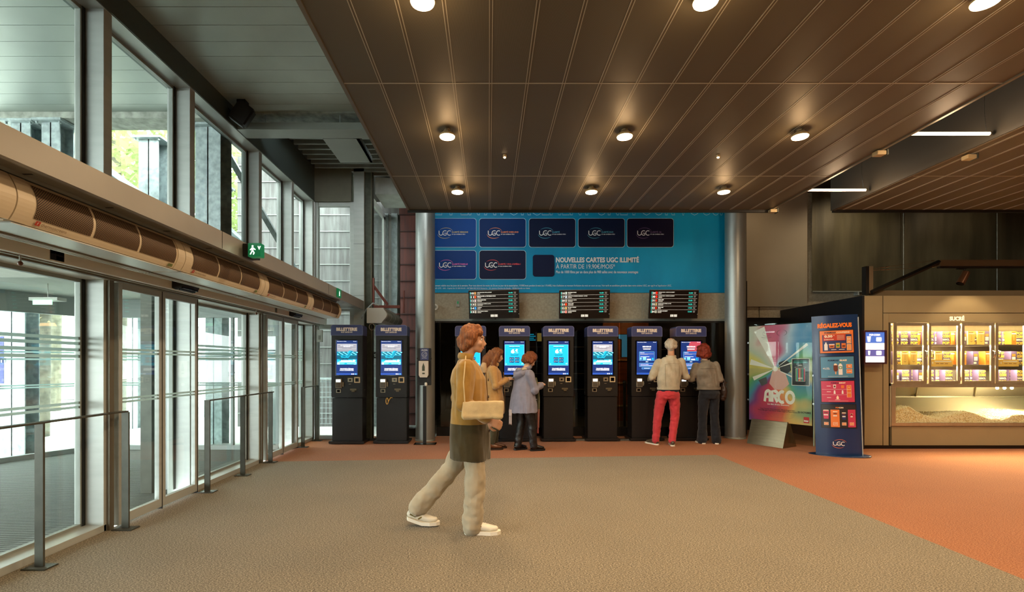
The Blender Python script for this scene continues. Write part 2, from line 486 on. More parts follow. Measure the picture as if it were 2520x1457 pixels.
# dark service void over the corner with metal slats and sheet deck
mb = MB(); mb.box(-3.2, .5, 6.47, 10.9, 4.95, 5.05, 0)
for k in range(14): mb.box(-3.1, -1.3, 6.7 + k * .19, 6.74 + k * .19, 4.88, 4.95, 1)
n += 1; struct(mb.build('ceiling_deck', [mat('dark_deck', '26241c', .7), M_ALUD]))

# dark perforated metal ceiling
def perf_mat(name, col, pitch=.0052):
    m = bpy.data.materials.new(name); m.use_nodes = True
    nt = m.node_tree; N = nt.nodes; L = nt.links; b = N['Principled BSDF']
    b.inputs['Roughness'].default_value = .36; b.inputs['Metallic'].default_value = .15
    tc = N.new('ShaderNodeTexCoord'); wv = N.new('ShaderNodeTexWave'); wv.bands_direction = 'X'
    wv.inputs['Scale'].default_value = .3141 / pitch / 1.0 * 1.0; wv.inputs['Distortion'].default_value = 0
    L.new(tc.outputs['Object'], wv.inputs['Vector'])
    nz = N.new('ShaderNodeTexNoise'); nz.inputs['Scale'].default_value = 1.2; L.new(tc.outputs['Object'], nz.inputs['Vector'])
    mx = N.new('ShaderNodeMix'); mx.data_type = 'RGBA'
    c = lin(col); mx.inputs[6].default_value = tuple(q * .55 for q in c[:3]) + (1,); mx.inputs[7].default_value = tuple(q * 1.35 for q in c[:3]) + (1,)
    L.new(wv.outputs['Fac'], mx.inputs[0])
    L.new(mx.outputs[2], b.inputs['Base Color'])
    mr = N.new('ShaderNodeMapRange'); mr.inputs[3].default_value = .42; mr.inputs[4].default_value = .6
    L.new(nz.outputs['Fac'], mr.inputs[0]); L.new(mr.outputs[0], b.inputs['Roughness'])
    return m
M_PERF = perf_mat('perforated_panel', '5f594a')
M_SEAM = mat('ceiling_seam', 'a6a192', .5, .1)
HC = 3.70
def dark_ceiling(name, x0, x1, first, crosses, y1):
    mb = MB(); mb.box(x0, x1, -7, y1, HC, HC + .03, 0)
    k = 0; x = first
    while x < x1 - .05:
        if x > x0 + .05:
            mb.box(x - .013, x - .007, -7, y1, HC - .003, HC + .001, 1); mb.box(x + .007, x + .013, -7, y1, HC - .003, HC + .001, 1)
            mb.box(x - .007, x + .007, -7, y1, HC - .0012, HC + .0008, 4)
        x += .3008
    for yy in crosses:
        mb.box(x0, x1, yy - .006, yy + .006, HC - .0025, HC + .001, 1)
    # turned up rim
    mb.box(x0 - .03, x0, -7, y1, HC - .012, HC + .10, 3); mb.box(x1, x1 + .03, -7, y1, HC - .012, HC + .10, 3)
    mb.box(x0 - .03, x1 + .03, y1, y1 + .03, HC - .04, HC + .10, 2)
    return struct(mb.build(name, [M_PERF, M_SEAM, M_BLACK, mat('ceiling_rim', '6d6556', .4, .4), mat('seam_mid', '5c5342', .5, .2)]))
dark_ceiling('ceiling_perforated', -1.19, 4.22, .0146 - 4 * .3008 + .0, (-5.0, -2.0, .02, 2.04, 4.06, 6.08), 7.41)
dark_ceiling('ceiling_perforated', 5.2, 13.5, 5.2 + .12, (-5.0, -2.0, .02, 2.04, 4.06, 6.08), 7.41)
# side cheek of the right raft and the dark void above
mb = MB(); mb.box(5.15, 5.17, -7, 7.44, HC - .01, 4.95); n += 1
struct(mb.build('trim_%d' % n, mat('dark_cheek', '33302a', .5)))
mb = MB(); mb.box(.2, 14, -7, 10.4, 4.95, 5.1); struct(mb.build('ceiling_void', mat('void_black', '14120e', .8)))
mb = MB(); mb.box(.18, .2, -7, 6.4, 4.58, 5.1); n += 1; struct(mb.build('trim_%d' % n, mat('void_black')))

# ---- walls on the back and right
M_PANEL = mat('taupe_wall_panel', '9a9280', .55, noise_amt=.03, noise_scale=2)
M_CBAND = mat('concrete_band', 'a09884', .7, noise_amt=.12, noise_scale=30, bump=.15, bump_scale=120)
YB = 9.45
mb = MB(); mb.box(-1.3, 4.9, YB, YB + .2, 2.224, 5.0, 0); mb.box(-1.3, 4.9, YB - .02, YB, 2.20, 2.24, 1)
for xx in (1.77, 2.93): mb.box(xx, xx + .006, YB - .003, YB, 2.24, 2.75, 1)
struct(mb.build('wall_back', [M_CBAND, M_ALUD]))
YR = 10.3
mb = MB(); mb.box(4.9, 6.62, YR - .04, YR + .2, 2.57, 5.0, 0); struct(mb.build('wall_back', M_PANEL))
mb = MB(); mb.box(4.9, 14, YR, YR + .2, 2.34, 5.0, 0)
mb.box(4.9, 7.0, YR - .03, YR, 2.34, 2.42, 0); mb.box(5.62, 5.63, YR - .032, YR - .029, 2.34, 2.57, 1)
struct(mb.build('wall_back', [M_CBAND, M_GASK]))
mb = MB(); mb.box(4.9, 14, YR + .01, YR + .2, 0, 2.34, 0); struct(mb.build('wall_back', M_BLACK))
mb = MB(); mb.box(4.9, 4.93, YB - .0, YR, 0, 5.0); struct(mb.build('wall_right', mat('void_black')))
mb = MB(); mb.box(13.8, 14, -7, 10.4, 0, 5); struct(mb.build('wall_right', mat('rear_wall', '857b68', .8)))
mb = MB(); mb.box(-3.4, 14, -7.2, -7, 0, 5); struct(mb.build('wall_rear', mat('rear_wall')))
# dark blinds hung on the wall
M_BLIND = mat('blind_mesh', '55523f', .5, .15, noise_amt=.35, noise_scale=1.6, stretch=(2.2, 1, .35), bump=.3, bump_scale=5)
def blind(x0, x1, lab):
    r = thing('wall_blind', lab, 'blind', ((x0 + x1) / 2, YR - .08, 2.87), group='dark blinds on the back wall')
    mb = MB(); nx, nz = 24, 14
    vs = [(x0 + (x1 - x0) * i / nx, YR - .09 + .012 * noise.noise(Vector((x0 + (x1 - x0) * i / nx * 4, 3, j * .2))), 2.88 + (4.94 - 2.88) * j / nz) for j in range(nz + 1) for i in range(nx + 1)]
    mb.add(vs, [(j * (nx + 1) + i, j * (nx + 1) + i + 1, (j + 1) * (nx + 1) + i + 1, (j + 1) * (nx + 1) + i) for j in range(nz) for i in range(nx)], 0, True)
    mb.add([(p[0], p[1] + .003, p[2]) for p in vs], [((j + 1) * (nx + 1) + i, (j + 1) * (nx + 1) + i + 1, j * (nx + 1) + i + 1, j * (nx + 1) + i) for j in range(nz) for i in range(nx)], 0, True)
    mb.build('blind_fabric', M_BLIND, r)
    mb = MB(); mb.box(x0 + .005, x1 - .005, YR - .11, YR - .075, 2.86, 2.885); mb.build('bottom_bar', M_ALUD, r)
    mb = MB(); mb.tube([(x1 - .02, YR - .12, 2.88), (x1 - .02, YR - .12, 4.94)], .008, 6); mb.build('guide_cable', M_GALV, r)
    mb = MB(); mb.box((x0 + x1) / 2 - .015, (x0 + x1) / 2 + .015, YR - .12, YR - .0, 2.80, 2.87); mb.build('bracket', M_GALV, r)
blind(6.68, 8.57, 'greenish dark wall blind nearest the grey wall panel')
blind(8.59, 10.50, 'dark wall blind behind the black lighting arm above the popcorn case')
blind(10.52, 12.5, 'dark wall blind at the right edge of the photo above the popcorn case')

# ---- glass wall behind the kiosks, hall beyond it
M_DGLASS = glass_mat('shop_glass', (.62, .66, .64), 1.0)
for (x0, x1) in ((-1.0, .74), (.76, 2.5), (2.52, 4.88)):
    wn += 1; mb = MB(); mb.box(x0, x1, YB + .03, YB + .042, .16, 2.2); struct(mb.build('window_%d' % wn, M_DGLASS))
mb = MB(); mb.box(-1.0, 4.9, YB, YB + .08, 0, .17); mb.box(-1.02, 4.9, YB + .0, YB + .06, 2.17, 2.2); struct(mb.build('baseboard_back', M_BLACK))
mb = MB(); mb.box(-1.3, 5, YB + .08, 15, -.1, -.0); struct(mb.build('floor_hall', mat('hall_floor', '6d7270', .5, noise_amt=.1)))
M_VOID = mat('void_black')
mb = MB(); mb.box(-1.3, 5.05, 14.9, 15, 0, 3); mb.box(4.95, 5.05, YB + .2, 15, 0, 3); mb.box(-1.4, -1.3, YB + .2, 15, 0, 3); struct(mb.build('wall_hall', M_VOID))
mb = MB(); mb.box(-1.3, 5.0, YB + .2, 15, 2.55, 2.65); struct(mb.build('ceiling_hall', M_VOID))

# =================================================================== OUTSIDE (left of the facade)
M_GROUND = mat('pale_paving', 'd9dad4', .8, noise_amt=.05, noise_scale=1.5)
mb = MB(); mb.box(-60, -3.44, -20, 60, -.12, -.02); mb.box(-3.44, -1.42, 9.12, 60, -.12, -.02); struct(mb.build('ground', M_GROUND))
# ribbed entrance mat of the airlock
def mat_mat():
    m = bpy.data.materials.new('ribbed_mat'); m.use_nodes = True
    nt = m.node_tree; N = nt.nodes; L = nt.links; b = N['Principled BSDF']; b.inputs['Roughness'].default_value = .85
    g = N.new('ShaderNodeNewGeometry'); mp = N.new('ShaderNodeMapping'); mp.inputs['Rotation'].default_value = (0, 0, radians(86))
    L.new(g.outputs['Position'], mp.inputs['Vector'])
    wv = N.new('ShaderNodeTexWave'); wv.inputs['Scale'].default_value = 7.0; wv.inputs['Distortion'].default_value = .2
    L.new(mp.outputs[0], wv.inputs['Vector'])
    nz = N.new('ShaderNodeTexNoise'); nz.inputs['Scale'].default_value = 90; L.new(g.outputs['Position'], nz.inputs['Vector'])
    r = N.new('ShaderNodeValToRGB'); r.color_ramp.elements[0].color = lin('1c201d'); r.color_ramp.elements[0].position = .25
    r.color_ramp.elements[1].color = lin('6b716b'); r.color_ramp.elements[1].position = .75
    ad = N.new('ShaderNodeMath'); ad.operation = 'MULTIPLY_ADD'; ad.inputs[1].default_value = .35
    L.new(nz.outputs['Fac'], ad.inputs[0]); 
    s2 = N.new('ShaderNodeMath'); s2.operation = 'MULTIPLY'; s2.inputs[1].default_value = .65; L.new(wv.outputs['Fac'], s2.inputs[0])
    L.new(s2.outputs[0], ad.inputs[2]); L.new(ad.outputs[0], r.inputs[0]); L.new(r.outputs[0], b.inputs['Base Color'])
    bp = N.new('ShaderNodeBump'); bp.inputs['Strength'].default_value = .6; bp.inputs['Distance'].default_value = .01
    L.new(wv.outputs['Fac'], bp.inputs['Height']); L.new(bp.outputs[0], b.inputs['Normal'])
    return m
YV = 8.0
mb = MB(); mb.prism([(-3.36, -3), (-3.36, YV), (-6.35, YV), (-6.82, 6.89), (-8.9, 2.2), (-10, -3)], -.02, .0, 'z'); struct(mb.build('floor_airlock', mat_mat()))
M_VCEIL = mat('airlock_ceiling', 'b3b7ae', .7)
mb = MB(); mb.prism([(-3.36, -3), (-3.36, YV), (-6.35, YV), (-6.82, 6.89), (-8.9, 2.2), (-10, -3)], 2.42, 2.46, 'z')
mb.box(-7.2, -3.4, 5.2, 5.6, 2.3, 2.42); struct(mb.build('ceiling_airlock', M_VCEIL))
mb = MB(); mb.prism([(-3.40, -3), (-3.40, YV + .2), (-6.35, YV + .2), (-6.95, 6.89), (-9.0, 2.2), (-10.2, -3)], 2.5, 2.8, 'z'); struct(mb.build('ceiling_airlock_roof', M_ALUD))
# outer glazing: end wall and slanted left wall, with base and head rails
M_OFR = mat('outer_frame', '8e9693', .5, .2)
def gl_wall(name, A, B, posts, zb=.07, zt=2.13):
    global wn
    A, B = Vector(A), Vector(B); d = (B - A); Ln = d.length; ang = atan2(d.y, d.x)
    def xf(p): return (A.x + cos(ang) * p[0] - sin(ang) * p[1], A.y + sin(ang) * p[0] + cos(ang) * p[1], p[2])
    wn += 1
    r = thing('window_%d' % wn, None, None, (A.x, A.y, 0), kind='structure')
    mb = MB(); mb.xf = xf; mb.box(0, Ln, -.04, .04, 0, zb); mb.box(0, Ln, -.05, .05, zt, 2.42)
    for p in posts: mb.box(p - .02, p + .02, -.03, .03, zb, zt)
    mb.build('window_frame', M_OFR, r)
    mb = MB(); mb.xf = xf; mb.box(0, Ln, -.005, .003, zb, zt); mb.build('pane', M_GLASS, r)
    mb = MB(); mb.xf = xf
    for z, t in S4: mb.box(0, Ln, -.0075, -.0062, z - t / 2, z + t / 2)
    mb.build('frosted_stripes', M_FROST, r)
gl_wall('outer', (-6.35, YV), (-3.40, YV), (0.0, 1.1, 2.2, 2.93))
gl_wall('outer', (-8.9, 2.2), (-6.35, YV), (.2, 2.0, 3.9, 5.1, 6.2))
# pilaster inside the airlock
mb = MB(); mb.box(-3.74, -3.62, 5.3, 5.36, 0, 2.42); n += 1; struct(mb.build('trim_%d' % n, M_DSTEEL))
# airlock exit sign, lit green
M_GREEN = mat('sign_green', '0d6b45', .4, emit=.25, emit_col='0fae62')
M_GREENL = mat('sign_lit_green', '9ff5b8', .4, emit=1.6, emit_col='b8ffcc')
t = thing('exit_sign', 'flat green exit sign under the airlock ceiling outside the first glass pane', 'exit sign', (-5.6, 6.3, 2.2), group=None)
mb = MB(); mb.box(-5.78, -5.42, 6.2, 6.34, 2.185, 2.225); mb.build('sign_housing', M_WHITE, t)
mb = MB(); mb.box(-5.72, -5.48, 6.19, 6.2, 2.13, 2.19, 0); mb.build('sign_face', M_GREENL, t)
mb = MB(); mb.tube([(-5.6, 6.27, 2.22), (-5.6, 6.27, 2.42)], .006, 6); mb.build('hanger', M_WHITE, t)
t = thing('door_poster', 'violet-blue poster with mirrored white letters on the outer glass at the left edge', 'poster', (-7.0, 6.96, 1.0))
mb = MB(); mb.box(-7.25, X(9, 6.96), 6.96, 6.965, Z(944, 6.96), Z(828, 6.96), 0); mb.xf = lambda q: (X(21, 6.95) - q[0], q[1], q[2]); mb.text('TIREZ', 0, Z(887, 6.95), .36, .065, 6.95, 1, .02, 'l'); mb.xf = None
mb.build('poster_sheet', [mat('poster_violet', '5558b0', .5), M_WHITE], t)
# round sensor buttons of the airlock ceiling
t = tag(MB().lathe([(0.0, 2.40), (.05, 2.402), (.055, 2.42)], -4.3, 4.0, 16).build('ceiling_sensor', M_WHITE), 'small round white sensor on the airlock ceiling beyond the first glass pane', 'sensor')

# outdoor soffit (boards like indoors), edge beam
mb = MB(); y = -7.0
while y < 6.2: mb.box(-9, XG - .1, y + .002, min(y + .2377, 6.25) - .003, 4.58, 4.6, 0); y += .2377
mb.box(-9, XG - .1, -7, 6.25, 4.592, 4.62, 1); struct(mb.build('soffit', [mat('outdoor_board', 'a2aba4', .4, .35, noise_amt=.08, noise_scale=1.3), M_GASK]))
mb = MB(); mb.box(-9, XG - .1, 6.25, 6.58, 4.5, 4.8); struct(mb.build('soffit_edge', M_CONC))
mb = MB(); mb.box(-16, -3.5, 6.6, 6.75, 4.7, 4.95); struct(mb.build('soffit_fascia', M_CONC))

# galvanised steel posts of the arcade
def post(x0, x1, y0, y1, z1, lab, plate=True, m=None, zb=-.02):
    t = thing('steel_post', lab, 'post', ((x0 + x1) / 2, (y0 + y1) / 2, zb), group='galvanised posts outside the facade')
    xm = (y0 + y1) / 2
    mb = MB(); mb.box(x0, x1, y0, y0 + .014, zb, z1); mb.box(x0, x1, y1 - .014, y1, zb, z1)
    mb.box((x0 + x1) / 2 - .008, (x0 + x1) / 2 + .008, y0, y1, zb, z1); mb.build('shaft', m or M_GALV, t)
    if plate:
        mb = MB(); mb.box(x0 - .07, x1 + .07, y0 - .07, y1 + .07, z1, z1 + .03)
        for a in (x0 - .03, x1 + .03):
            for b_ in (y0 - .03, y1 + .03): mb.lathe([(.015, z1 - .03), (.015, z1)], a, b_, 6)
        mb.build('head_plate', M_GALV, t)
post(-3.82, -3.49, 6.42, 6.70, 4.47, 'wide pale galvanised post close outside the third upper window', zb=2.8)
post(-5.32, -5.02, 7.5, 7.75, 4.8, 'galvanised post outside the second upper window', zb=2.8)
post(-6.10, -5.85, 6.30, 6.5, 4.46, 'dark galvanised post under the soffit at the far left of the upper windows', zb=2.8)
post(-5.69, -5.46, 6.28, 6.5, 4.46, 'steel post hanging plate side by side with a tree, first upper window', zb=2.8)
post(-7.45, -7.05, 7.5, 7.75, 4.47, 'broad weathered post beyond the first glass pane')
post(-7.75, -7.55, 10.6, 10.8, 4.47, 'thin post far outside, seen through the first sliding leaf')
post(-4.88, -4.60, 8.5, 8.75, 4.47, 'galvanised post outside the second fixed glass pane')
# diagonal struts
def strut(a, b_, lab):
    tag(MB().tube([a, b_], [(.035, .09), (.035, .09)], 4, smooth=False).build('steel_strut', M_GALV), lab, 'strut', 'diagonal steel struts outside')
strut((-6.2, 6.7, 4.75), (-5.1, 7.6, 3.75), 'diagonal steel strut meeting the post outside the second upper window')
strut((-3.75, 6.9, 4.5), (-3.75, 10.2, 2.9), 'diagonal steel strut outside the third and fourth upper windows')
strut((-5.2, 7.8, 4.5), (-4.2, 10.9, 2.9), 'long diagonal steel strut rising from the cladding to the post')
# cladding wall (weathered panels) outside, joining the rust red indoor part
def clad_mat(name, c1, c2):
    m = mat(name, c1, .6, 0, col2=c2, noise_scale=3.0, stretch=(5, 1, .5), bump=.2, bump_scale=50)
    return m
M_CLAD = clad_mat('weathered_shaded_cladding', '666966', '4a4846')  # weathered greys, darkened to put the wall's shade into the colour
M_CLADR = clad_mat('rust_cladding', '5d2f25', '452620')
M_CSEAM = mat('cladding_lip', '848985', .5, .3)
YW = 11.0
def cladding(name, x0, x1, z1, m, seam, ml, kind=True):
    mb = MB(); mb.box(x0, x1, YW, YW + .15, -.02, z1, 0); z = .28
    while z < z1:
        mb.box(x0, x1, YW - .025, YW, z - .012, z + .006, 1); z += .368
    x = x0 + .7
    while x < x1: mb.box(x, x + .005, YW - .003, YW, 0, z1, 2); x += .9
    return struct(mb.build(name, [m, seam, ml]))
cladding('wall_outside', -5.6, -2.0, 6.0, M_CLAD, M_CSEAM, mat('cladding_joint', '55524e'))
cladding('wall_stair', -2.0, -1.42, 5.2, M_CLADR, mat('rust_lip', '2c1712', .5), mat('rust_joint', '2c1712'))
# white building and louvred blocks far outside
mb = MB(); mb.box(-26, -12, 19, 21, 0, 2.9)
for k in range(9): mb.box(-26, -12, 18.94, 19.0, .3 + k * .28, .38 + k * .28, 1)
for k in range(5): mb.box(-24 + k * 2.6, -23.6 + k * 2.6, 18.9, 19, 0, 2.9, 1)
tag(mb.build('building', [mat('white_render', 'eceeea', .8), mat('building_grey', 'a9b0ac', .7)]), 'pale louvred building far outside, behind the glazed airlock', 'building')
# mesh fence outside the corner
def fence(x0, x1, y, z0, z1, lab, dx=.085, dz=.11):
    t = thing('mesh_fence', lab, 'fence', ((x0 + x1) / 2, y, z0), group='mesh fences outside')
    mb = MB(); x = x0
    while x <= x1: mb.box(x - .004, x + .004, y - .004, y + .004, z0, z1); x += dx
    z = z0
    while z <= z1: mb.box(x0, x1, y - .007, y - .002, z - .004, z + .004); z += dz
    mb.build('wire_mesh', M_GALV, t)
    for xx in (x0, (x0 + x1) / 2, x1):
        MB().box(xx - .02, xx + .02, y, y + .04, -.02, z1 + .05).build('fence_post', M_GALV, t)
    MB().box(x0, x1, y - .02, y + .02, z1, z1 + .04).build('top_rail', M_GALV, t)
fence(-3.6, -2.35, 10.4, .12, 1.05, 'wire mesh fence outside the corner glass behind the leftmost kiosk')
fence(-7.2, -4.9, 11.6, .12, 1.15, 'wire mesh fence on the bright terrace beyond the second glass pane')
# trees
def leaf_cloud(name, c, r, nl, seed, m, size=.12):
    rnd = random.Random(seed); vs = []; fs = []
    for i in range(nl):
        while True:
            p = Vector((rnd.uniform(-1, 1), rnd.uniform(-1, 1), rnd.uniform(-1, 1)))
            if .25 < p.length < 1: break
        p = Vector((c[0] + p.x * r[0], c[1] + p.y * r[1], c[2] + p.z * r[2]))
        if noise.noise(p * .9) < -.12: continue
        a = Vector((rnd.gauss(0, 1), rnd.gauss(0, 1), rnd.gauss(0, 1))).normalized(); b_ = a.orthogonal().normalized()
        s = size * rnd.uniform(.6, 1.3); k = len(vs)
        q = a.cross(b_)
        vs += [p - a * s, p - b_ * s * .55, p + a * s, p + b_ * s * .55]
        fs.append((k, k + 1, k + 2, k + 3))
    return vs, fs
def leafm(name, col):
    m = bpy.data.materials.new(name); m.use_nodes = True; N = m.node_tree.nodes; L = m.node_tree.links
    b = N['Principled BSDF']; b.inputs['Base Color'].default_value = lin(col); b.inputs['Roughness'].default_value = .6
    tr = N.new('ShaderNodeBsdfTranslucent'); tr.inputs[0].default_value = lin(col)
    mx = N.new('ShaderNodeMixShader'); mx.inputs[0].default_value = .45
    L.new(b.outputs[0], mx.inputs[1]); L.new(tr.outputs[0], mx.inputs[2]); L.new(mx.outputs[0], N['Material Output'].inputs[0]); return m
LG = leafm('leaf_green', 'a9b982'); LY = leafm('leaf_autumn', 'c9c294'); M_BARK = mat('bark', '6c6a5c', .9, noise_amt=.3, noise_scale=8, bump=.5, bump_scale=15)
def tree(x, y, h, r, nl, seed, m, lab):
    t = thing('tree', lab, 'tree', (x, y, -.02), group='trees outside')
    MB().tube([(x, y, -.02), (x + .1, y, h * .4), (x - .1, y + .1, h * .75)], [.2, .15, .08], 10).build('trunk', M_BARK, t)
    mb = MB(); 
    for k in range(5):
        a = k * 1.3 + seed; mb.tube([(x, y, h * .45), (x + cos(a) * r * .7, y + sin(a) * r * .7, h * .7)], [.07, .02], 6)
    mb.build('branches', M_BARK, t)
    vs, fs = leaf_cloud('f', (x, y, h * .66), (r, r, h * .36), nl, seed, m)
    MB().add(vs, fs).build('foliage', m, t)['kind'] = 'stuff'
tree(-8.9, 11.8, 9.0, 2.2, 8500, 1, LG, 'green tree nearest the facade, behind the second upper window')
tree(-6.8, 14.6, 9.5, 2.1, 8500, 2, LG, 'green tree behind the third upper window')
tree(-12.9, 14.6, 9.0, 2.6, 6500, 3, LY, 'yellowing tree behind the first upper window')
tree(-8.7, 9.5, 7.0, .8, 900, 4, LY, 'slim bare-trunked tree seen at the lower left of the upper windows')
# white void-side return glazing behind the second kiosk
M_WTRIM = mat('white_trim', 'c9cfca', .5, .1)
mb = MB(); mb.box(-2.27, -2.14, 9.02, 9.2, 0, 4.94, 0); mb.box(-2.275, -2.262, 9.0, 9.02, 0, 4.94, 1); mb.box(-2.15, -2.135, 9.0, 9.02, 0, 4.94, 1); n += 1
struct(mb.build('trim_%d' % n, [mat('painted_post', '474b3f', .55, .2, noise_amt=.2, noise_scale=12), mat('rusty_edge', '6d6a58', .7)], bev=.003))
mb = MB(); mb.box(-2.24, -2.2, 9.2, 9.26, 0, 4.49); mb.box(-2.24, -2.2, 10.35, 10.5, 0, 4.49); mb.box(-2.24, -2.2, 9.2, 10.5, 4.42, 4.55)
mb.box(-2.24, -2.2, 9.2, 10.5, 2.14, 2.22); n += 1; struct(mb.build('trim_%d' % n, M_WTRIM))
wn += 1; struct(MB().box(-2.225, -2.218, 9.26, 10.35, 0, 4.42).build('window_%d' % wn, M_GLASS))
for (u0, u1, m_, Yp) in ((940, 955, M_GALV, 10.5), (955, 963, M_WTRIM, 10.55), (963, 977, M_GALV, 10.5), (977, 983, M_DSTEEL, 10.6)):
    n += 1; struct(MB().box(X(u0, Yp), X(u1, Yp), Yp, Yp + .1, 0, 4.58).build('trim_%d' % n, m_))
mb = MB(); mb.box(-2.13, -1.3, 9.25, 10.08, 4.56, 4.60); mb.prism([(-2.13, 4.6), (-1.45, 4.6), (-1.45, 4.72), (-1.75, 4.86), (-2.13, 4.88)], 9.26, 9.6, 'y'); n += 1
struct(MB().box(-1.42, 2.5, YW, YW + .15, 2.66, 5.2).build('wall_sky_block', M_CLADR))  # unseen wall added to block sky glare mirrored in the upper windows
struct(MB().box(-1.42, -1.405, YW - .02, YW + .15, 0, 2.66).build('wall_stair_return', M_CLADR))
struct(MB().box(-2.3, 2.5, 9.6, 11.1, 4.96, 5.04).build('ceiling_sky_block', mat('void_black')))  # roof added to shut out sky light leaking in behind the corner
struct(MB().box(-2.13, -.9, 10.1, 10.12, 4.62, 4.95).build('trim_%d' % (n + 500), mat('void_black')))  # black sheet standing in for the darkness behind the soffit
struct(mb.build('trim_%d' % n, mat('soffit_white', 'b5bcb6', .6, noise_amt=.12, noise_scale=5)))
struct(MB().box(-2.15, -1.0, 9.3, 11.0, -.1, .01).build('floor_lobby', mat('lobby_floor', '8d9492', .4)))
t = thing('glass_balustrade', 'low glass balustrade between the second kiosk and the grey column', 'balustrade', (-1.7, 9.35, 0))
MB().box(-2.12, -1.02, 9.34, 9.35, .16, 1.14).build('glass_sheet', M_GLASS, t); MB().box(-2.12, -1.02, 9.33, 9.36, 1.135, 1.15).build('edge_rail', M_CHROME, t)
MB().box(-2.12, -1.02, 9.31, 9.38, 0, .16).build('base_channel', M_BLACK, t)
t = thing('exit_poster', 'small black sortie sign on the glazing between the first two kiosks', 'sign', (-2.0, 9.5, 1.3))
mb = MB(); mb.box(X(898, 9.5), X(930, 9.5), 9.5, 9.51, Z(882, 9.5), Z(866, 9.5), 0); mb.text('sortie', X(920, 9.5), Z(874, 9.5), .13, .07, 9.497, 1, .02); mb.build('sign_plate', [M_BLACK, M_WHITE], t)
mb = MB(); mb.tube([(-2.13, 9.505, 1.6), (-2.13, 9.505, 0)], .006, 6); mb.build('sign_stem', M_GALV, t)

# =================================================================== LAMPS
M_LAMP = mat('lamp_glow', 'fff0d8', .5, emit=22, emit_col='ffdcae')
M_LAMPR = mat('lamp_ring', 'c8b48c', .3, .5)
LX = (-.41, 1.34, 3.07); LY = (6.45, 4.87, 3.05, 1.2, -.7)
names_row = {6.45: 'in the row nearest the banner', 4.87: 'in the middle row of the ceiling', 3.05: 'at the top edge of the photo', 1.2: 'behind the camera', -.7: 'behind the camera, far row'}
names_col = ('leftmost', 'middle', 'right-hand')
lamp0 = None
for yy in LY[:3]:
    for i, xx in enumerate(LX):
        lab = '%s round glowing downlight %s' % (names_col[i], names_row[yy])
        if lamp0 is None:
            t = thing('ceiling_downlight', lab, 'downlight', (xx, yy, HC), group='round downlights in the perforated ceiling')
            MB().lathe([(.0, HC - .078), (.04, HC - .082), (.072, HC - .078), (.075, HC - .07)], xx, yy, 24).build('lamp_disc', M_LAMP, t)
            MB().lathe([(.077, HC - .069), (.075, HC - .05), (.05, HC - .03), (.03, HC - .01), (.03, HC)], xx, yy, 24).build('lamp_housing', M_LAMPR, t)
            mb = MB()
            for a in range(4): mb.box(xx + .05 * cos(a * 1.57) - .006, xx + .05 * cos(a * 1.57) + .006, yy + .05 * sin(a * 1.57) - .006, yy + .05 * sin(a * 1.57) + .006, HC - .04, HC - .004)
            mb.build('clamp', M_CHROME, t); lamp0 = t
        else:
            copy_tree(lamp0, (xx, yy, HC), None, lab)
for yy in LY:
    for xx in LX:
        light('SPOT', 'downlight_beam', (xx, yy, HC - .10), 105, (1.0, .71, .43), .07, (0, 0, 0), spot=radians(160), blend=.7)
        light('POINT', 'downlight_spill', (xx, yy, HC - .22), 4, (1.0, .62, .30), .06)
for xx, yy, lab in ((.175, 5.47, 'left tiny pin spotlight between the downlight rows'), (2.54, 5.47, 'right tiny pin spotlight between the downlight rows')):
    t = thing('pin_spot', lab, 'spotlight', (xx, yy, HC), group='pin spots in the ceiling')
    MB().lathe([(.0, HC - .03), (.011, HC - .03), (.012, HC - .02)], xx, yy, 12).build('bulb', M_LAMP, t)
    MB().lathe([(.02, HC - .022), (.022, HC)], xx, yy, 12).build('trim_ring', M_LAMPR, t)
M_TUBE = mat('tube_glow', 'fff2e2', .5, emit=2.8, emit_col='ffd4aa')
for xx0, xx1, yy, lab in ((4.24, 5.10, 5.03, 'upper glowing tube lamp hanging between the two ceiling rafts'), (4.22, 5.09, 6.67, 'lower glowing tube lamp hanging between the two ceiling rafts'), (4.24, 5.10, 3.4, 'tube lamp between the rafts just outside the frame')):
    if yy < 4: 
        continue
    t = thing('tube_lamp', lab, 'lamp', ((xx0 + xx1) / 2, yy, 3.73), group='tube lamps between the ceiling rafts')
    MB().tube([(xx0, yy, 3.735), (xx1, yy, 3.735)], .017, 12).build('glowing_tube', M_TUBE, t)
    mb = MB(); mb.tube([(xx0 - .012, yy, 3.735), (xx0, yy, 3.735)], .02, 12); mb.tube([(xx1, yy, 3.735), (xx1 + .012, yy, 3.735)], .02, 12); mb.build('end_cap', M_DSTEEL, t)
    mb = MB(); mb.tube([(xx1 - .03, yy, 3.75), (xx1 - .05, yy, 3.95), (xx1 - .05, yy, 4.95)], .002, 6); mb.build('suspension_cable', M_CHROME, t)
for yy in (5.03, 6.67, 3.2, 1.2): light('POINT', 'tube_light', (4.7, yy, 3.62), 20, (1.0, .68, .40), .1)
# warm lamps over the concession hall on the right
for xx in (6.6, 8.3, 10.2):
    for yy in (6.4, 4.4, 1.5): light('SPOT', 'hall_downlight', (xx, yy, HC - .08), 120, (1.0, .68, .38), .07, (0, 0, 0), spot=radians(140), blend=.7)
for xx, pw in ((5.5, 26), (7.4, 60), (9.6, 18)): light('SPOT', 'wall_washer', (xx, 9.0, 4.85), pw, (1.0, .74, .46), .06, (radians(32), 0, 0), spot=radians(120), blend=.8)
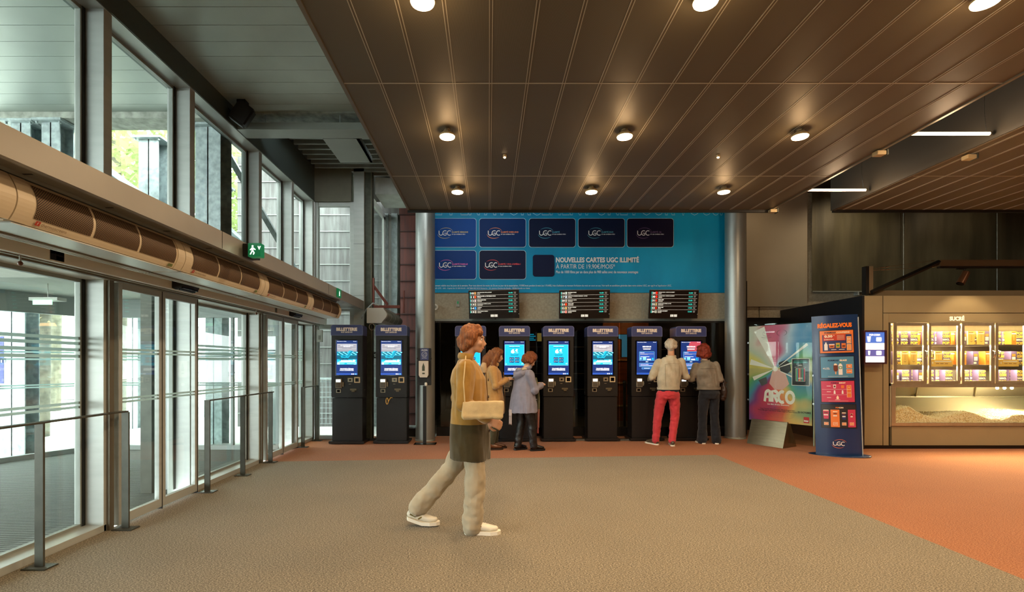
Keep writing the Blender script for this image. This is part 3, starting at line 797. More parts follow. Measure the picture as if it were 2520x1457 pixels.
# small boxes on the ceiling edge
for xx, yy, lab in ((4.24, 7.38, 'small metal bracket at the front corner of the perforated ceiling'), (4.23, 5.35, 'small metal bracket on the right edge of the perforated ceiling'), (5.30, 5.45, 'small metal bracket on the left edge of the right-hand ceiling raft')):
    t = thing('ceiling_bracket', lab, 'bracket', (xx, yy, HC), group='ceiling edge brackets')
    mb = MB(); mb.box(xx - .05, xx + .05, yy - .04, yy + .04, HC - .055, HC - .012, b=.004); mb.box(xx - .015, xx + .015, yy - .015, yy + .015, HC - .02, HC + .0); mb.build('box', M_LAMPR, t)
    MB().box(xx + .05, xx + .07, yy - .045, yy + .045, HC - .06, HC - .0, b=.003).build('side_plate', M_DSTEEL, t)

# =================================================================== COLUMNS
M_COL = mat('column_metal', '9a9f9c', .38, .55, noise_amt=.04, noise_scale=2)
for xx, yy, r, zt, lab in ((-1.148, 8.92, .174, 4.3, 'left round grey metal column beside the hand sanitiser stand'), (4.59, 9.2, .178, 4.9, 'right round grey metal column beside the film poster')):
    t = thing('round_column', lab, 'column', (xx, yy, 0), group='round metal columns')
    mb = MB(); mb.lathe([(r, 0), (r, zt)], xx, yy, 48); mb.build('shaft', M_COL, t)
    mb = MB(); mb.lathe([(r + .0015, 2.25), (r + .0015, 2.256)], xx, yy, 48); mb.lathe([(r + .006, 0), (r + .006, .025), (r, .03)], xx, yy, 48); mb.build('joint_ring', M_ALUD, t)
    if xx > 0: 
        mb = MB(); mb.text('TO', xx - .02, .04, .04, .02, yy - r - .003, 0, 0); mb.build('chalk_mark', M_WHITE, t)

# =================================================================== AIR CURTAINS
def grille_mat():
    m = bpy.data.materials.new('perforated_grille'); m.use_nodes = True
    nt = m.node_tree; N = nt.nodes; L = nt.links; b = N['Principled BSDF']; b.inputs['Roughness'].default_value = .6
    tc = N.new('ShaderNodeTexCoord'); sp = N.new('ShaderNodeSeparateXYZ'); L.new(tc.outputs['UV'], sp.inputs[0])
    vo = N.new('ShaderNodeTexVoronoi'); vo.inputs['Scale'].default_value = 105; vo.inputs['Randomness'].default_value = 0.0
    mp = N.new('ShaderNodeMapping'); mp.inputs['Rotation'].default_value = (0, 0, radians(45)); L.new(tc.outputs['UV'], mp.inputs[0]); L.new(mp.outputs[0], vo.inputs['Vector'])
    r = N.new('ShaderNodeValToRGB'); r.color_ramp.elements[0].position = .46; r.color_ramp.elements[0].color = lin('1c120b')
    r.color_ramp.elements[1].position = .54; r.color_ramp.elements[1].color = lin('a88458')
    L.new(vo.outputs['Distance'], r.inputs[0]); L.new(r.outputs[0], b.inputs['Base Color'])
    return m
M_GRILLE = grille_mat()
M_HEAT = mat('cream_enamel', 'd0c2a8', .4)
M_HEATW = mat('underside_white', 'ccd0cc', .35, .1)
def heater_prof():
    # (x, z) of the bulging front from top to lip; room side is +x
    P = []
    for k in range(13):
        t = k / 12; z = 2.36 - .235 * t; x = -2.455 + .062 * sin(pi * (t * .86 + .06)) ** .9 + .0 * t
        P.append((x, z))
    return P
HP = heater_prof()
def HX(z): t = (2.36 - z) / .235; return -2.455 + .062 * sin(pi * (t * .86 + .06)) ** .9
def uv_strip(mb, prof, y0, y1, off, name, mats, parent):
    me_vs = []; n_ = len(prof); d = [0]
    for i in range(1, n_): d.append(d[-1] + sqrt((prof[i][0] - prof[i - 1][0]) ** 2 + (prof[i][1] - prof[i - 1][1]) ** 2))
    ys = [y0 + (y1 - y0) * k / 4 for k in range(5)]
    m2 = MB(); m2.add([(p[0] + off, y, p[1]) for y in ys for p in prof], [(a * n_ + i, a * n_ + i + 1, (a + 1) * n_ + i + 1, (a + 1) * n_ + i) for a in range(4) for i in range(n_ - 1)], 0, True)
    o = m2.build(name, mats, parent); uvl = o.data.uv_layers.new(name='UVMap')
    co = [(d[k % n_], ys[k // n_] - y0) for k in range(len(ys) * n_)]
    for lp in o.data.loops: uvl.data[lp.index].uv = co[lp.vertex_index]
    return o
def air_curtain(y0, y1, lab, logo=True):
    t = thing('air_curtain', lab, 'air curtain heater', (-2.55, (y0 + y1) / 2, 2.12), group='air curtain heaters over the doors')
    body = HP + [(-2.655, 2.122), (-2.655, 2.36)]
    mb = MB(); mb.prism([(p[0], p[1]) for p in body], y0 + .012, y1 - .012, 'y', smooth=False)
    mb.build('casing', M_HEAT, t)
    for a, b_ in ((y0 + .004, y0 + .09), (y1 - .09, y1 - .004)):
        mb = MB(); mb.prism([(p[0] + .006, p[1]) for p in HP] + [(-2.66, 2.116), (-2.66, 2.364)], a, b_, 'y'); mb.build('end_cap', M_HEAT, t)
    g = (y1 - y0 - .2) / 3
    for k in range(3):
        a = y0 + .1 + g * k; uv_strip(None, HP[1:11], a + .012, a + g - .012, .004, 'front_grille', M_GRILLE, t)
    mb = MB(); mb.box(-2.655, -2.44, y0 + .02, y1 - .02, 2.116, 2.122); mb.build('underside', M_HEATW, t)
    mb = MB(); mb.box(-2.735, -2.655, y0 + .01, y1 - .01, 2.11, 2.22, 0)
    for k in range(3): mb.box(-2.73 + k * .025, -2.722 + k * .025, y0 + .01, y1 - .01, 2.106, 2.11, 1)
    mb.build('air_outlet', [mat('outlet_grille', '6f6046', .5, .3), M_HEATW], t)
    mb = MB(); mb.box(-2.8, -2.735, y0 + .1, y0 + .16, 2.16, 2.2); mb.build('wall_bracket', M_HEATW, t)
    if logo:
        mb = MB(); mb.xf = lambda p: (-2.4435 + (p[2]) * .0, y0 + .14 + p[0], 2.135 + p[2])
        mb.xf = lambda p: (HX(2.134 + p[2]) + .009, y0 + .13 + p[0], 2.134 + p[2])
        mb.rect(0, .028, 0, .022, 0, 0); mb.text('thermoscreens', .035, .011, .16, .016, 0, 1, 0, 'l'); mb.text('f', .014, .011, None, .014, 0, 2, .02)
        mb.build('maker_badge', [mat('badge_red', 'b04030', .5), mat('badge_grey', '7a6248', .5), M_WHITE], t)
    mb = MB(); mb.xf = lambda p: (HX(2.132 + p[2]) + .009, y1 - .12 + p[0], 2.132 + p[2]); mb.rect(-.05, .0, 0, .02, 0, 0); mb.build('rating_plate', mat('plate_green', '6f7a4a', .5), t)
hl = ['air curtain heater cut by the left edge of the frame', 'air curtain heater nearest the camera with readable thermoscreens badge', 'second complete air curtain heater from the left, above the black door sensor', 'air curtain heater under the large green running man sign', 'air curtain heater farthest along the facade, its end cap showing']
hy = [1.13, 2.50, 3.89, 5.27, 6.65, 8.0]
for k in range(5): air_curtain(hy[k], hy[k + 1], hl[k])
# =================================================================== facade fittings
def man_sign(name, cx, y0, z, w_, h_, lab, on, face='x'):
    t = thing(name, lab, 'exit sign', (cx, y0, z), group='green exit signs')
    return t
# large exit sign: box projecting from the canopy fascia, face towards the camera
t = thing('exit_sign', 'large lit green running man exit sign with dark side on the canopy beam', 'exit sign', (-2.2, 4.52, 2.37))
Ye = 4.75
mb = MB(); mb.box(-2.268, -2.20, Ye - .20, Ye + .0, 2.385, 2.50, 0); mb.build('sign_back', M_BLACK, t)
M_EX = mat('exit_green', '0b5a3c', .3, emit=.35, emit_col='0a8a50'); M_EXW = mat('exit_white', 'eafff0', .4, emit=2.2, emit_col='eaffef')
def pictogram(mb, s, y, mi):
    mb.disc(.0, .74 * s, .09 * s, .09 * s, y, mi, 10)
    mb.poly([(-.10 * s, .62 * s), (.10 * s, .60 * s), (.07 * s, .30 * s), (-.09 * s, .30 * s)], y, mi)
    mb.poly([(-.09 * s, .32 * s), (.03 * s, .32 * s), (-.16 * s, -.02 * s), (-.26 * s, .0)], y, mi)
    mb.poly([(-.02 * s, .34 * s), (.08 * s, .32 * s), (.2 * s, .14 * s), (.10 * s, -.04 * s), (.02 * s, .0), (.08 * s, .14 * s)], y, mi)
    mb.poly([(.08 * s, .62 * s), (.28 * s, .46 * s), (.24 * s, .38 * s), (.06 * s, .50 * s)], y, mi)
    mb.poly([(-.08 * s, .60 * s), (-.26 * s, .42 * s), (-.2 * s, .36 * s), (-.06 * s, .48 * s)], y, mi)
mb = MB(); mb.box(-2.20, -2.085, Ye - .245, Ye - .16, 2.37, 2.495, 0, b=.004); mb.build('sign_box', M_EX, t)
mb = MB(); mb.xf = lambda p: (-2.155 + p[0], p[1], 2.39 + p[2]); pictogram(mb, .10, Ye - .247, 0)
mb.poly([(.045, .075), (.06, .04), (.075, .075), (.066, .075), (.06, .06), (.054, .075)], Ye - .247, 0); mb.build('running_man', M_EXW, t)
t = thing('exit_sign', 'small flat green running man sign near the far end of the canopy beam', 'exit sign', (-2.25, 7.4, 2.40))
mb = MB(); mb.box(-2.268, -2.25, 7.35, 7.53, 2.385, 2.515, b=.003); mb.build('sign_box', M_EX, t)
mb = MB(); mb.xf = lambda p: (-2.249, 7.44 + p[0], 2.41 + p[2]); pictogram(mb, .09, 0, 0); mb.build('running_man', M_EXW, t)
t = thing('exit_sign', 'small dark green exit sign box below the rear heater, between the kiosks', 'exit sign', (-2.03, 9.45, 2.0))
mb = MB(); mb.box(X(917, 9.45), X(931, 9.45), 9.45, 9.6, Z(806, 9.45), Z(794, 9.45), b=.005); mb.build('sign_box', M_BLACK, t)
mb = MB(); mb.box(X(924, 9.45), X(930, 9.45), 9.44, 9.45, Z(805, 9.45), Z(796, 9.45)); mb.build('sign_face', M_EX, t)
MB().tube([(-2.15, 9.52, 2.1), (-2.2, 9.52, 2.1)], .01, 6).build('wall_arm', M_BLACK, t)
# black door sensors
for yy, lab in ((4.74, 'black door sensor box on the header above the first sliding doors'), (7.45, 'black door sensor box on the header above the far sliding doors')):
    t = thing('door_sensor', lab, 'door sensor', (-2.9, yy, 2.12), group='black door sensors')
    mb = MB(); mb.prism([(-2.96, 2.19), (-2.96, 2.10), (-2.925, 2.085), (-2.875, 2.10), (-2.855, 2.13), (-2.855, 2.19)], yy - .13, yy + .13, 'y'); mb.build('housing', M_BLACK, t, bev=.004)
    mb = MB(); mb.tube([(-2.868, yy - .12, 2.105), (-2.868, yy + .12, 2.105)], .009, 8); mb.tube([(-2.895, yy - .12, 2.092), (-2.895, yy + .12, 2.092)], .007, 8); mb.build('lens_strip', M_BLACKG, t)
    mb = MB(); mb.xf = lambda p, yy=yy: (-2.8545, yy + .06 + p[0], 2.14 + p[2]); mb.rect(0, .04, 0, .008, 0); mb.build('maker_mark', M_WHITE, t)
# little door stop knobs hanging from the header, stickers
for yy, lab in ((3.15, 'small round brown knob hanging from the header at the left edge'), (6.35, 'small round brown knob hanging from the header before the far doors')):
    t = thing('override_knob', lab, 'knob', (-2.99, yy, 2.09), group='hanging knobs')
    MB().tube([(-2.99, yy, 2.085), (-2.99, yy, 2.045)], .006, 8).build('stem', M_ALU, t)
    MB().sphere((-2.99, yy, 2.035), .015, 12).build('ball', mat('brown_ball', '6b4028', .3), t)
for yy, w_, lab in ((3.33, .11, 'dark square sticker on the door header at the left'), (6.83, .07, 'small pale sticker on the door header before the far doors')):
    mb = MB(); mb.xf = lambda p, yy=yy: (-2.958, yy + p[0], 2.10 + p[2]); mb.rect(0, w_, 0, .072, 0, 0)
    mb.rect(.005, w_ * .35, .042, .066, -.001, 1); mb.rect(w_ * .42, w_ - .006, .045, .06, -.001, 2); mb.rect(w_ * .42, w_ - .006, .005, .032, -.001, 1); mb.xf = lambda p, yy=yy: (-2.958 - p[1], yy + p[0], 2.10 + p[2])
    tag(mb.build('header_sticker', [M_BLACK if w_ > .1 else M_ALUD, M_WHITE, mat('sticker_gold', '8a7040', .5)]), lab, 'sticker')
# black speaker in the corner of the pale ceiling, with cables
t = thing('loudspeaker', 'black loudspeaker tilted down in the corner under the pale ceiling', 'loudspeaker', (-2.98, 6.0, 4.35))
Rm = Matrix.Rotation(radians(35), 4, 'Y') @ Matrix.Rotation(radians(20), 4, 'Z')
def spx(p):
    q = Rm @ Vector(p); return (-2.98 + q.x, 6.0 + q.y, 4.44 + q.z)
mb = MB(); mb.xf = spx; mb.box(-.10, .10, -.09, .09, -.14, .10, b=.02); mb.build('cabinet', M_BLACK, t)
mb = MB(); mb.xf = spx; mb.box(-.085, .085, -.075, .075, -.152, -.14, b=.004); mb.build('speaker_grille', mat('speaker_cloth', '272c2c', .7), t)
MB().box(-3.04, -2.94, 5.95, 6.05, 4.53, 4.58).build('ceiling_mount', M_BLACK, t)
mb = MB()
for k in range(3): mb.tube([(-3.165, 6.0 + k * .03, 4.50), (-3.15, 6.02 + k * .03, 4.42 - k * .01), (-3.1, 6.0, 4.36 - k * .012), (-3.0, 5.98, 4.37)], .005, 6)
mb.build('speaker_cable', M_BLACK, t)
# small black ceiling fitting
t = thing('ceiling_camera', 'tiny black oval fitting on the pale boarded ceiling', 'ceiling fitting', (-3.0, 5.3, 4.55))
xx, yy = X(512, 5.35), 5.35
MB().tube([(xx, yy, 4.58), (xx, yy, 4.55), (xx, yy - .01, 4.50)], [.022, .024, .018], 12).build('fitting_body', M_BLACK, t)
MB().sphere((xx, yy - .02, 4.52), .008, 8).build('lens', M_CHROME, t)
t.location = (0, 0, 0)
for o in C.objects:
    if o.parent == t:
        pass

# =================================================================== GUARD RAILS
M_RAIL = mat('rail_steel', '4c4d45', .45, .4, noise_amt=.12, noise_scale=10)
def rail(pts, y0, y1, lab):
    t = thing('guard_rail', lab, 'guard rail', (pts[0][0], pts[0][1], 0), group='steel guard rails along the doors')
    for x, y in pts:
        MB().box(x - .03, x + .03, y - .008, y + .008, .010, .985).build('post', M_RAIL, t, bev=.0015)
        mb = MB(); mb.box(x - .085, x + .085, y - .055, y + .055, 0, .010, b=.003)
        for a in (-.065, .065): mb.lathe([(.007, .010), (.007, .013), (0, .014)], x + a, y - .03, 8)
        mb.build('base_plate', M_RAIL, t)
    MB().box(pts[0][0] - .03, pts[0][0] + .03, y0, y1, .985, .997, b=.002).build('handrail', M_RAIL, t)
rail([(-3.07, 2.60), (-3.07, 3.375), (-3.06, 4.16)], 2.3, 4.17, 'steel guard rail nearest the camera, before the first glass pane')
rail([(-3.05, 5.35), (-3.06, 6.14), (-3.07, 6.94)], 5.34, 6.95, 'three-post steel guard rail between the two sliding doors')
rail([(-3.08, 8.18), (-3.08, 8.86)], 8.17, 8.87, 'short steel guard rail in the corner left of the kiosks')
# little switch boxes on the corner frame
t = thing('switch_box', 'pale wall switch boxes on the white corner frame above the short guard rail', 'switch box', (-3.09, 8.98, 1.8))
MB().box(-3.13, -3.03, 8.97, 9.02, 1.78, 2.0, b=.004).build('box', M_WHITE, t); MB().box(-3.10, -3.06, 8.962, 8.97, 1.82, 1.90, b=.002).build('key_slot', mat('plate_grey', '9c9e98', .5), t)
t = thing('switch_box', 'pale switch box on the edge of the dark post between the first two kiosks', 'switch box', (-2.3, 8.97, 1.75))
MB().box(-2.33, -2.29, 8.93, 8.98, 1.78, 1.98, b=.004).build('box', M_WHITE, t); MB().box(-2.325, -2.295, 8.925, 8.93, 1.84, 1.9).build('key_slot', mat('plate_grey'), t)
t = thing('break_glass', 'small green emergency door release on the dark post', 'call point', (-2.3, 8.96, 1.3))
MB().box(-2.335, -2.295, 8.93, 8.98, 1.28, 1.38, b=.004).build('box', mat('release_green', '2f9a4a', .4), t); MB().box(-2.327, -2.303, 8.925, 8.93, 1.31, 1.35).build('press_window', M_WHITE, t)

# =================================================================== logo helper
def stroke(mb, pts, wd, y, mi):
    n_ = len(pts); vs = []
    for i, p in enumerate(pts):
        a = pts[max(i - 1, 0)]; b_ = pts[min(i + 1, n_ - 1)]; dx, dz = b_[0] - a[0], b_[1] - a[1]; L_ = sqrt(dx * dx + dz * dz) or 1
        vs += [(p[0] - dz / L_ * wd / 2, y, p[1] + dx / L_ * wd / 2), (p[0] + dz / L_ * wd / 2, y, p[1] - dx / L_ * wd / 2)]
    mb.add(vs, [(2 * i, 2 * i + 1, 2 * i + 3, 2 * i + 2) for i in range(n_ - 1)], mi)
def arcpts(cx, cz, rx, rz, a0, a1, n_=12): return [(cx + rx * cos(radians(a0 + (a1 - a0) * k / n_)), cz + rz * sin(radians(a0 + (a1 - a0) * k / n_))) for k in range(n_ + 1)]
def ugc(mb, x0, cz, w_, y, mt, mr, ring=True):
    s = w_; h = .36 * s; k = .062 * s; zt, zb = cz + h / 2, cz - h / 2; r = .145 * s
    stroke(mb, [(x0 + .02 * s, zt), (x0 + .02 * s, cz)] + arcpts(x0 + .02 * s + r, zb + r, r, r, 180, 350), k, y, mt)
    c2 = x0 + .50 * s; stroke(mb, arcpts(c2, cz, .18 * s, h / 2, 55, 300) + [(c2 + .10 * s, cz - .02 * s), (c2 - .06 * s, cz - .02 * s)], k, y, mt)
    c3 = x0 + .84 * s; stroke(mb, arcpts(c3, cz, .17 * s, h / 2, 50, 310), k, y, mt)
    if ring:
        mb.arc(x0 + .52 * s, cz, .60 * s, .40 * s, 130, 8, .035 * s, y, mr, tilt=.12); mb.arc(x0 + .52 * s, cz, .62 * s, .42 * s, 185, 300, .04 * s, y, mr, tilt=.12)

def emat(name, col, e=1.0):
    return mat(name, col, .3, emit=e, emit_col=col)
# =================================================================== TICKET KIOSKS
K_BODY = mat('kiosk_black', '121112', .42, noise_amt=.1, noise_scale=4)
K_HEAD = mat('kiosk_navy', '37406f', .4)
K_EDGE = mat('kiosk_edge', '6a6f95', .4)
K_TXT = mat('kiosk_lettering', 'f4e8da', .5)
K_GLASS = mat('kiosk_screen_glass', '050507', .08, coat=.4)
E_NAVY = emat('screen_navy', '17306f', .9); E_NAVY2 = emat('screen_blue', '2a4fa8', 1.0); E_W = emat('screen_white', 'eaf0f8', 1.0)
E_CY = emat('screen_cyan', '17b4dc', 1.0); E_CYL = emat('screen_pale_cyan', '7fdcf0', 1.0); E_PALE = emat('screen_lilac', 'a4a7b6', .75); E_TEAL = emat('screen_teal', '1790ac', .95); E_TEALD = emat('screen_deep_teal', '11607c', .8)
E_DK = emat('screen_dark', '0a1c4c', .8); E_PINK = emat('screen_pink', 'b84a5c', .8)
def screen_art(kind, x0, x1, z0, z1, y):
    """pictures on the kiosk screens, one mesh"""
    mb = MB(); W, H = x1 - x0, z1 - z0
    def R(a, b_, c, d, mi, k=1): mb.rect(x0 + a * W, x0 + b_ * W, z0 + c * H, z0 + d * H, y - .0006 * k, mi)
    def T(s, a, c, w_, h_, mi, k=3, bold=.02): mb.text(s, x0 + a * W, z0 + c * H, w_ * W, h_ * H, y - .0006 * k, mi, bold)
    mats = [E_NAVY, E_NAVY2, E_W, E_CY, E_CYL, E_PALE, E_TEAL, E_TEALD, E_DK, E_PINK]
    R(0, 1, 0, 1, 0, 0); R(0, 1, 0, .055, 1)
    T('Bienvenue au cinéma', .26, .975, .44, .018, 2, bold=.03); T('fermer', .88, .975, .16, .018, 2, bold=.03)
    if kind in 'AB':
        for k, q in enumerate((.74, .82, .92)): mb.disc(x0 + q * W, z0 + .028 * H, .03 * W, .03 * W, y - .002, 2 if k < 2 else 4, 10)
        T("TOUCHEZ L'ÉCRAN\nPOUR COMMENCER", .5, .165, .66, .085, 2, bold=.05)
    if kind == 'A':
        R(.03, .97, .30, .905, 6); R(.03, .97, .305, .45, 3, 2); R(.03, .97, .68, .745, 5, 2); R(.03, .97, .60, .68, 6, 2); R(.03, .97, .745, .905, 5, 2)
        R(.06, .94, .755, .895, 2, 3); R(.065, .935, .76, .89, 5, 4); T('DU GRAND ÉCRAN\nEN MIEUX', .5, .84, .6, .06, 2, 6, .04); T('DU 22 OCTOBRE AU 4 NOVEMBRE', .5, .775, .45, .014, 8, 6)
        for k in range(9):
            for j in range(3): mb.disc(x0 + (.08 + k * .105 + j * .03) * W, z0 + (.60 + j * .028) * H, .045 * W, .016 * H, y - .0015, 7 if (k + j) % 2 else 4, 8)
        R(.03, .97, .46, .56, 7, 2)
        # lounge chair
        def Q(P, mi, k): mb.poly([(x0 + a * W, z0 + b_ * H) for a, b_ in P], y - .0006 * k, mi)
        Q([(.20, .545), (.36, .575), (.58, .545), (.48, .50), (.24, .505)], 3, 6); Q([(.46, .50), (.58, .50), (.80, .70), (.60, .705)], 3, 6)
        for k in range(5): Q([(.50 + k * .042, .535 + k * .034), (.58 + k * .045, .53 + k * .034), (.60 + k * .045, .55 + k * .034), (.52 + k * .042, .556 + k * .034)], 7, 8)
        Q([(.24, .535), (.36, .56), (.50, .54), (.40, .525)], 7, 8); Q([(.35, .5), (.37, .5), (.30, .43), (.28, .43)], 8, 7); Q([(.42, .5), (.44, .5), (.58, .44), (.56, .43)], 8, 7); Q([(.12, .455), (.5, .45), (.55, .438), (.2, .435)], 7, 5)
        R(.22, .74, .405, .43, 2, 8); R(.16, .86, .385, .398, 2, 8); mb.disc(x0 + .84 * W, z0 + .42 * H, .07 * W, .028 * H, y - .005, 2, 12); R(.05, .95, .365, .378, 2, 8)
        R(.05, .16, .305, .352, 2, 8); R(.18, .4, .335, .348, 4, 8); R(.18, .36, .312, .325, 4, 8); T('Quinzaine', .66, .33, .3, .022, 2, 8, .03)
        m3 = MB(); ugc(mb, x0 + .83 * W, z0 + .33 * H, .12 * W, y - .005, 2, 2)
    if kind == 'B':
        mb.rrect(x0 + .03 * W, x0 + .97 * W, z0 + .275 * H, z0 + .90 * H, y - .001, .006, 4); mb.rrect(x0 + .045 * W, x0 + .955 * W, z0 + .283 * H, z0 + .892 * H, y - .002, .006, 3)
        T("PARRAINEZ UN PROCHE", .5, .845, .5, .02, 2, 6, .03); T("POUR UN MOIS PLUS", .5, .812, .48, .018, 8, 6, .03)
        T('6', .42, .70, .18, .13, 2, 6, .07); T('€', .60, .725, .12, .08, 2, 6, .06); T('le mois', .62, .655, .13, .02, 2, 6)
        T("JUSQU'AU 4 NOVEMBRE", .5, .60, .4, .018, 8, 6, .02); R(.32, .68, .575, .583, 8, 6)
        for i in range(2):
            for j in range(2):
                R(.26 + i * .26, .48 + i * .26, .45 - j * .09, .52 - j * .09, 0, 6); ugc(mb, x0 + (.28 + i * .26) * W, z0 + (.485 - j * .09) * H, .07 * W, y - .0055, 2, 2, True); R(.37 + i * .26, .46 + i * .26, .482 - j * .09, .494 - j * .09, 4, 9)
        R(.07, .13, .30, .335, 4, 6); ugc(mb, x0 + .84 * W, z0 + .33 * H, .09 * W, y - .0055, 2, 2)
    if kind in 'CD':
        T('BIENVENUE', .5, .84, .42, .038, 2, 4, .05); R(.3, .7, .775, .80, 5, 4); R(.32, .68, .752, .765, 2, 4)
        mb.rrect(x0 + .13 * W, x0 + .87 * W, z0 + .42 * H, z0 + .69 * H, y - .002, .008, 4); mb.rrect(x0 + .14 * W, x0 + .86 * W, z0 + .425 * H, z0 + .685 * H, y - .003, .007, 1)
        T('BORNE CB', .27, .655, .2, .02, 2, 8, .04); R(.17, .83, .615, .628, 5, 8); R(.17, .55, .598, .608, 5, 8); R(.18, .62, .53, .542, 2, 8)
        R(.3, .46, .44, .52, 4, 8); R(.5, .7, .435, .475, 2, 8); R(.74, .82, .44, .5, 3, 8); R(.16, .24, .45, .51, 4, 8)
        T('OU', .5, .385, .12, .03, 2, 4, .05)
        mb.rrect(x0 + .13 * W, x0 + .87 * W, z0 + .24 * H, z0 + .345 * H, y - .002, .008, 4); mb.rrect(x0 + .14 * W, x0 + .86 * W, z0 + .245 * H, z0 + .34 * H, y - .003, .007, 1)
        T('CARTE UGC ILLIMITÉ', .38, .31, .4, .02, 2, 8, .04); R(.18, .82, .265, .278, 2, 8)
        mb.rrect(x0 + .25 * W, x0 + .75 * W, z0 + .165 * H, z0 + .215 * H, y - .002, .007, 4); mb.rrect(x0 + .26 * W, x0 + .74 * W, z0 + .17 * H, z0 + .21 * H, y - .003, .006, 1); R(.36, .64, .185, .196, 2, 8)
    if kind == 'D':
        mb.poly([(x0 + .45 * W, z0 + .995 * H), (x0 + .30 * W, z0 + .7 * H), (x0 + .98 * W, z0 + .7 * H), (x0 + .98 * W, z0 + .995 * H)], y - .0009, 9)
    return mb, mats
def kiosk(kind, lab):
    t = thing('ticket_kiosk', lab, 'ticket kiosk', (0, 0, 0), group='black self-service ticket kiosks')
    MB().box(-.305, .305, -.20, .20, .012, .052, b=.006).build('base_plate', K_BODY, t)
    MB().box(-.262, .262, -.135, .15, .052, .79, b=.006).build('pedestal', K_BODY, t)
    mb = MB(); mb.box(-.27, .27, -.15, .15, .80, 2.02, b=.008); mb.build('upper_body', K_BODY, t)
    mb = MB(); P = rr_pts(-.275, .275, 1.872, 2.055, .045, corners=(0, 1, 1, 0)); mb.prism(P, -.165, .13, 'y'); h = mb.build('header_panel', K_HEAD, t)
    mb = MB(); P2 = rr_pts(-.268, .268, 1.879, 2.048, .04, corners=(0, 1, 1, 0)); n_ = len(P)
    mb.add([(p[0], -.1655, p[1]) for p in P] + [(p[0], -.1655, p[1]) for p in P2], [(i, (i + 1) % n_, n_ + (i + 1) % n_, n_ + i) for i in range(n_)], 1)
    mb.text('BILLETTERIE', 0, 1.978, .36, .058, -.167, 0, .055); mb.text('CB ET CARTES UGC', 0, 1.928, .20, .024, -.167, 0, .03)
    mb.build('lettering', [K_TXT, K_EDGE], h)
    MB().box(-.205, .205, -.156, -.148, 1.175, 1.80, b=.003).build('screen_glass', K_GLASS, t)
    a, ms = screen_art(kind, -.182, .182, 1.19, 1.785, -.158); a.build('screen_picture', ms, t)
    # payment terminal, readers, ticket slot
    m_metal = mat('reader_metal', 'a39a86', .35, .6); m_dark = K_GLASS
    mb = MB(); mb.box(-.19, -.085, -.19, -.15, .965, 1.125, b=.006); term = mb.build('card_terminal', mat('terminal_grey', '8b8272', .4), t)
    mb = MB(); mb.rect(-.178, -.10, 1.07, 1.115, -.1915, 0); mb.build('terminal_display', emat('terminal_display', 'dff4ff', 1.2), term)
    mb = MB()
    for i in range(4):
        for j in range(4): mb.box(-.178 + i * .021, -.162 + i * .021, -.194, -.19, .98 + j * .02, .992 + j * .02)
    mb.build('keypad', M_BLACK, term)
    mb = MB(); mb.box(-.075, -.055, -.175, -.15, .99, 1.07, b=.004); mb.tube([(-.065, -.175, 1.06), (-.06, -.19, 1.03), (-.068, -.185, 1.0)], .005, 6); mb.build('card_slot', mat('reader_metal'), t)
    def plate(x, z, w_, h_, m1, nm, k=.62):
        mb = MB(); mb.box(x - w_ / 2, x + w_ / 2, -.158, -.15, z - h_ / 2, z + h_ / 2, 0, b=.003); mb.rect(x - w_ * k / 2, x + w_ * k / 2, z - h_ * k / 2, z + h_ * k / 2, -.1595, 1)
        return mb.build(nm, [m1, m_dark], t)
    plate(-.145, .915, .082, .062, mat('reader_metal'), 'contactless_reader'); plate(.055, 1.105, .085, .07, mat('reader_metal'), 'ticket_scanner', .4); plate(.175, 1.105, .10, .10, mat('scanner_frame', 'c9b994', .5), 'barcode_reader')
    mb = MB(); mb.box(.055, .165, -.165, -.15, .925, .955, b=.003); mb.box(.085, .14, -.185, -.15, .90, .925, b=.004); mb.build('ticket_outlet', mat('outlet_metal', '6f6652', .4, .5), t)
    mb = MB(); mb.box(.03, .07, -.152, -.149, 1.03, 1.037); mb.build('service_mark', mat('reader_metal'), t)
    mb = MB(); mb.lathe([(.006, .0), (.006, .0)], 0, 0, 6) if False else None
    mb = MB(); mb.tube([(.272, -.05, .93), (.285, -.05, .93)], .008, 8); mb.build('side_lock', M_CHROME, t)
    return t
kA = kiosk('A', 'ticket kiosk at the far left, lounge chair on its screen, before the corner glass')
kB = kiosk('B', 'ticket kiosk half hidden behind the walking person, blue 6 euro screen')
kC = kiosk('C', 'ticket kiosk with the Bienvenue screen in front of the man in red trousers')
kD = kiosk('D', 'rightmost ticket kiosk, its screen reddish, before the red-haired woman')
KPOS = [(kA, 854, 8.66, None), (kA, 963, 8.70, 'second ticket kiosk from the left, yellow ring dangling from it, lounge chair screen'),
        (kB, 1158, 8.90, None), (kB, 1266, 8.92, 'ticket kiosk with blue 6 euro screen behind the woman in the grey-blue coat'), (kB, 1374.5, 8.94, 'unobstructed ticket kiosk with blue 6 euro screen, right of the woman in the grey-blue coat'),
        (kA, 1483, 8.97, 'ticket kiosk with lounge chair screen left of the glowing blue figure one'), (kC, 1591.5, 9.0, None), (kD, 1700, 9.02, None)]
for q, (src, u, Y, lab) in enumerate(KPOS):
    loc = (X(u, Y - .15), Y, 0)
    if lab is None: src.location = loc
    else: copy_tree(src, loc, None, lab)
# yellow ring tag on the second kiosk
xk = X(952, 8.50)
t = tag(MB().tube([(xk + .02 * cos(a * .6) * 1.0, 8.52, .74 + .055 * sin(a * .6)) for a in range(11)] + [(xk + .06, 8.52, .80), (xk + .09, 8.53, .795)], .006, 8).build('key_ring', mat('yellow_plastic', 'cfa24a', .4)), 'thin yellow ring dangling on the second kiosk from the left', 'ring')
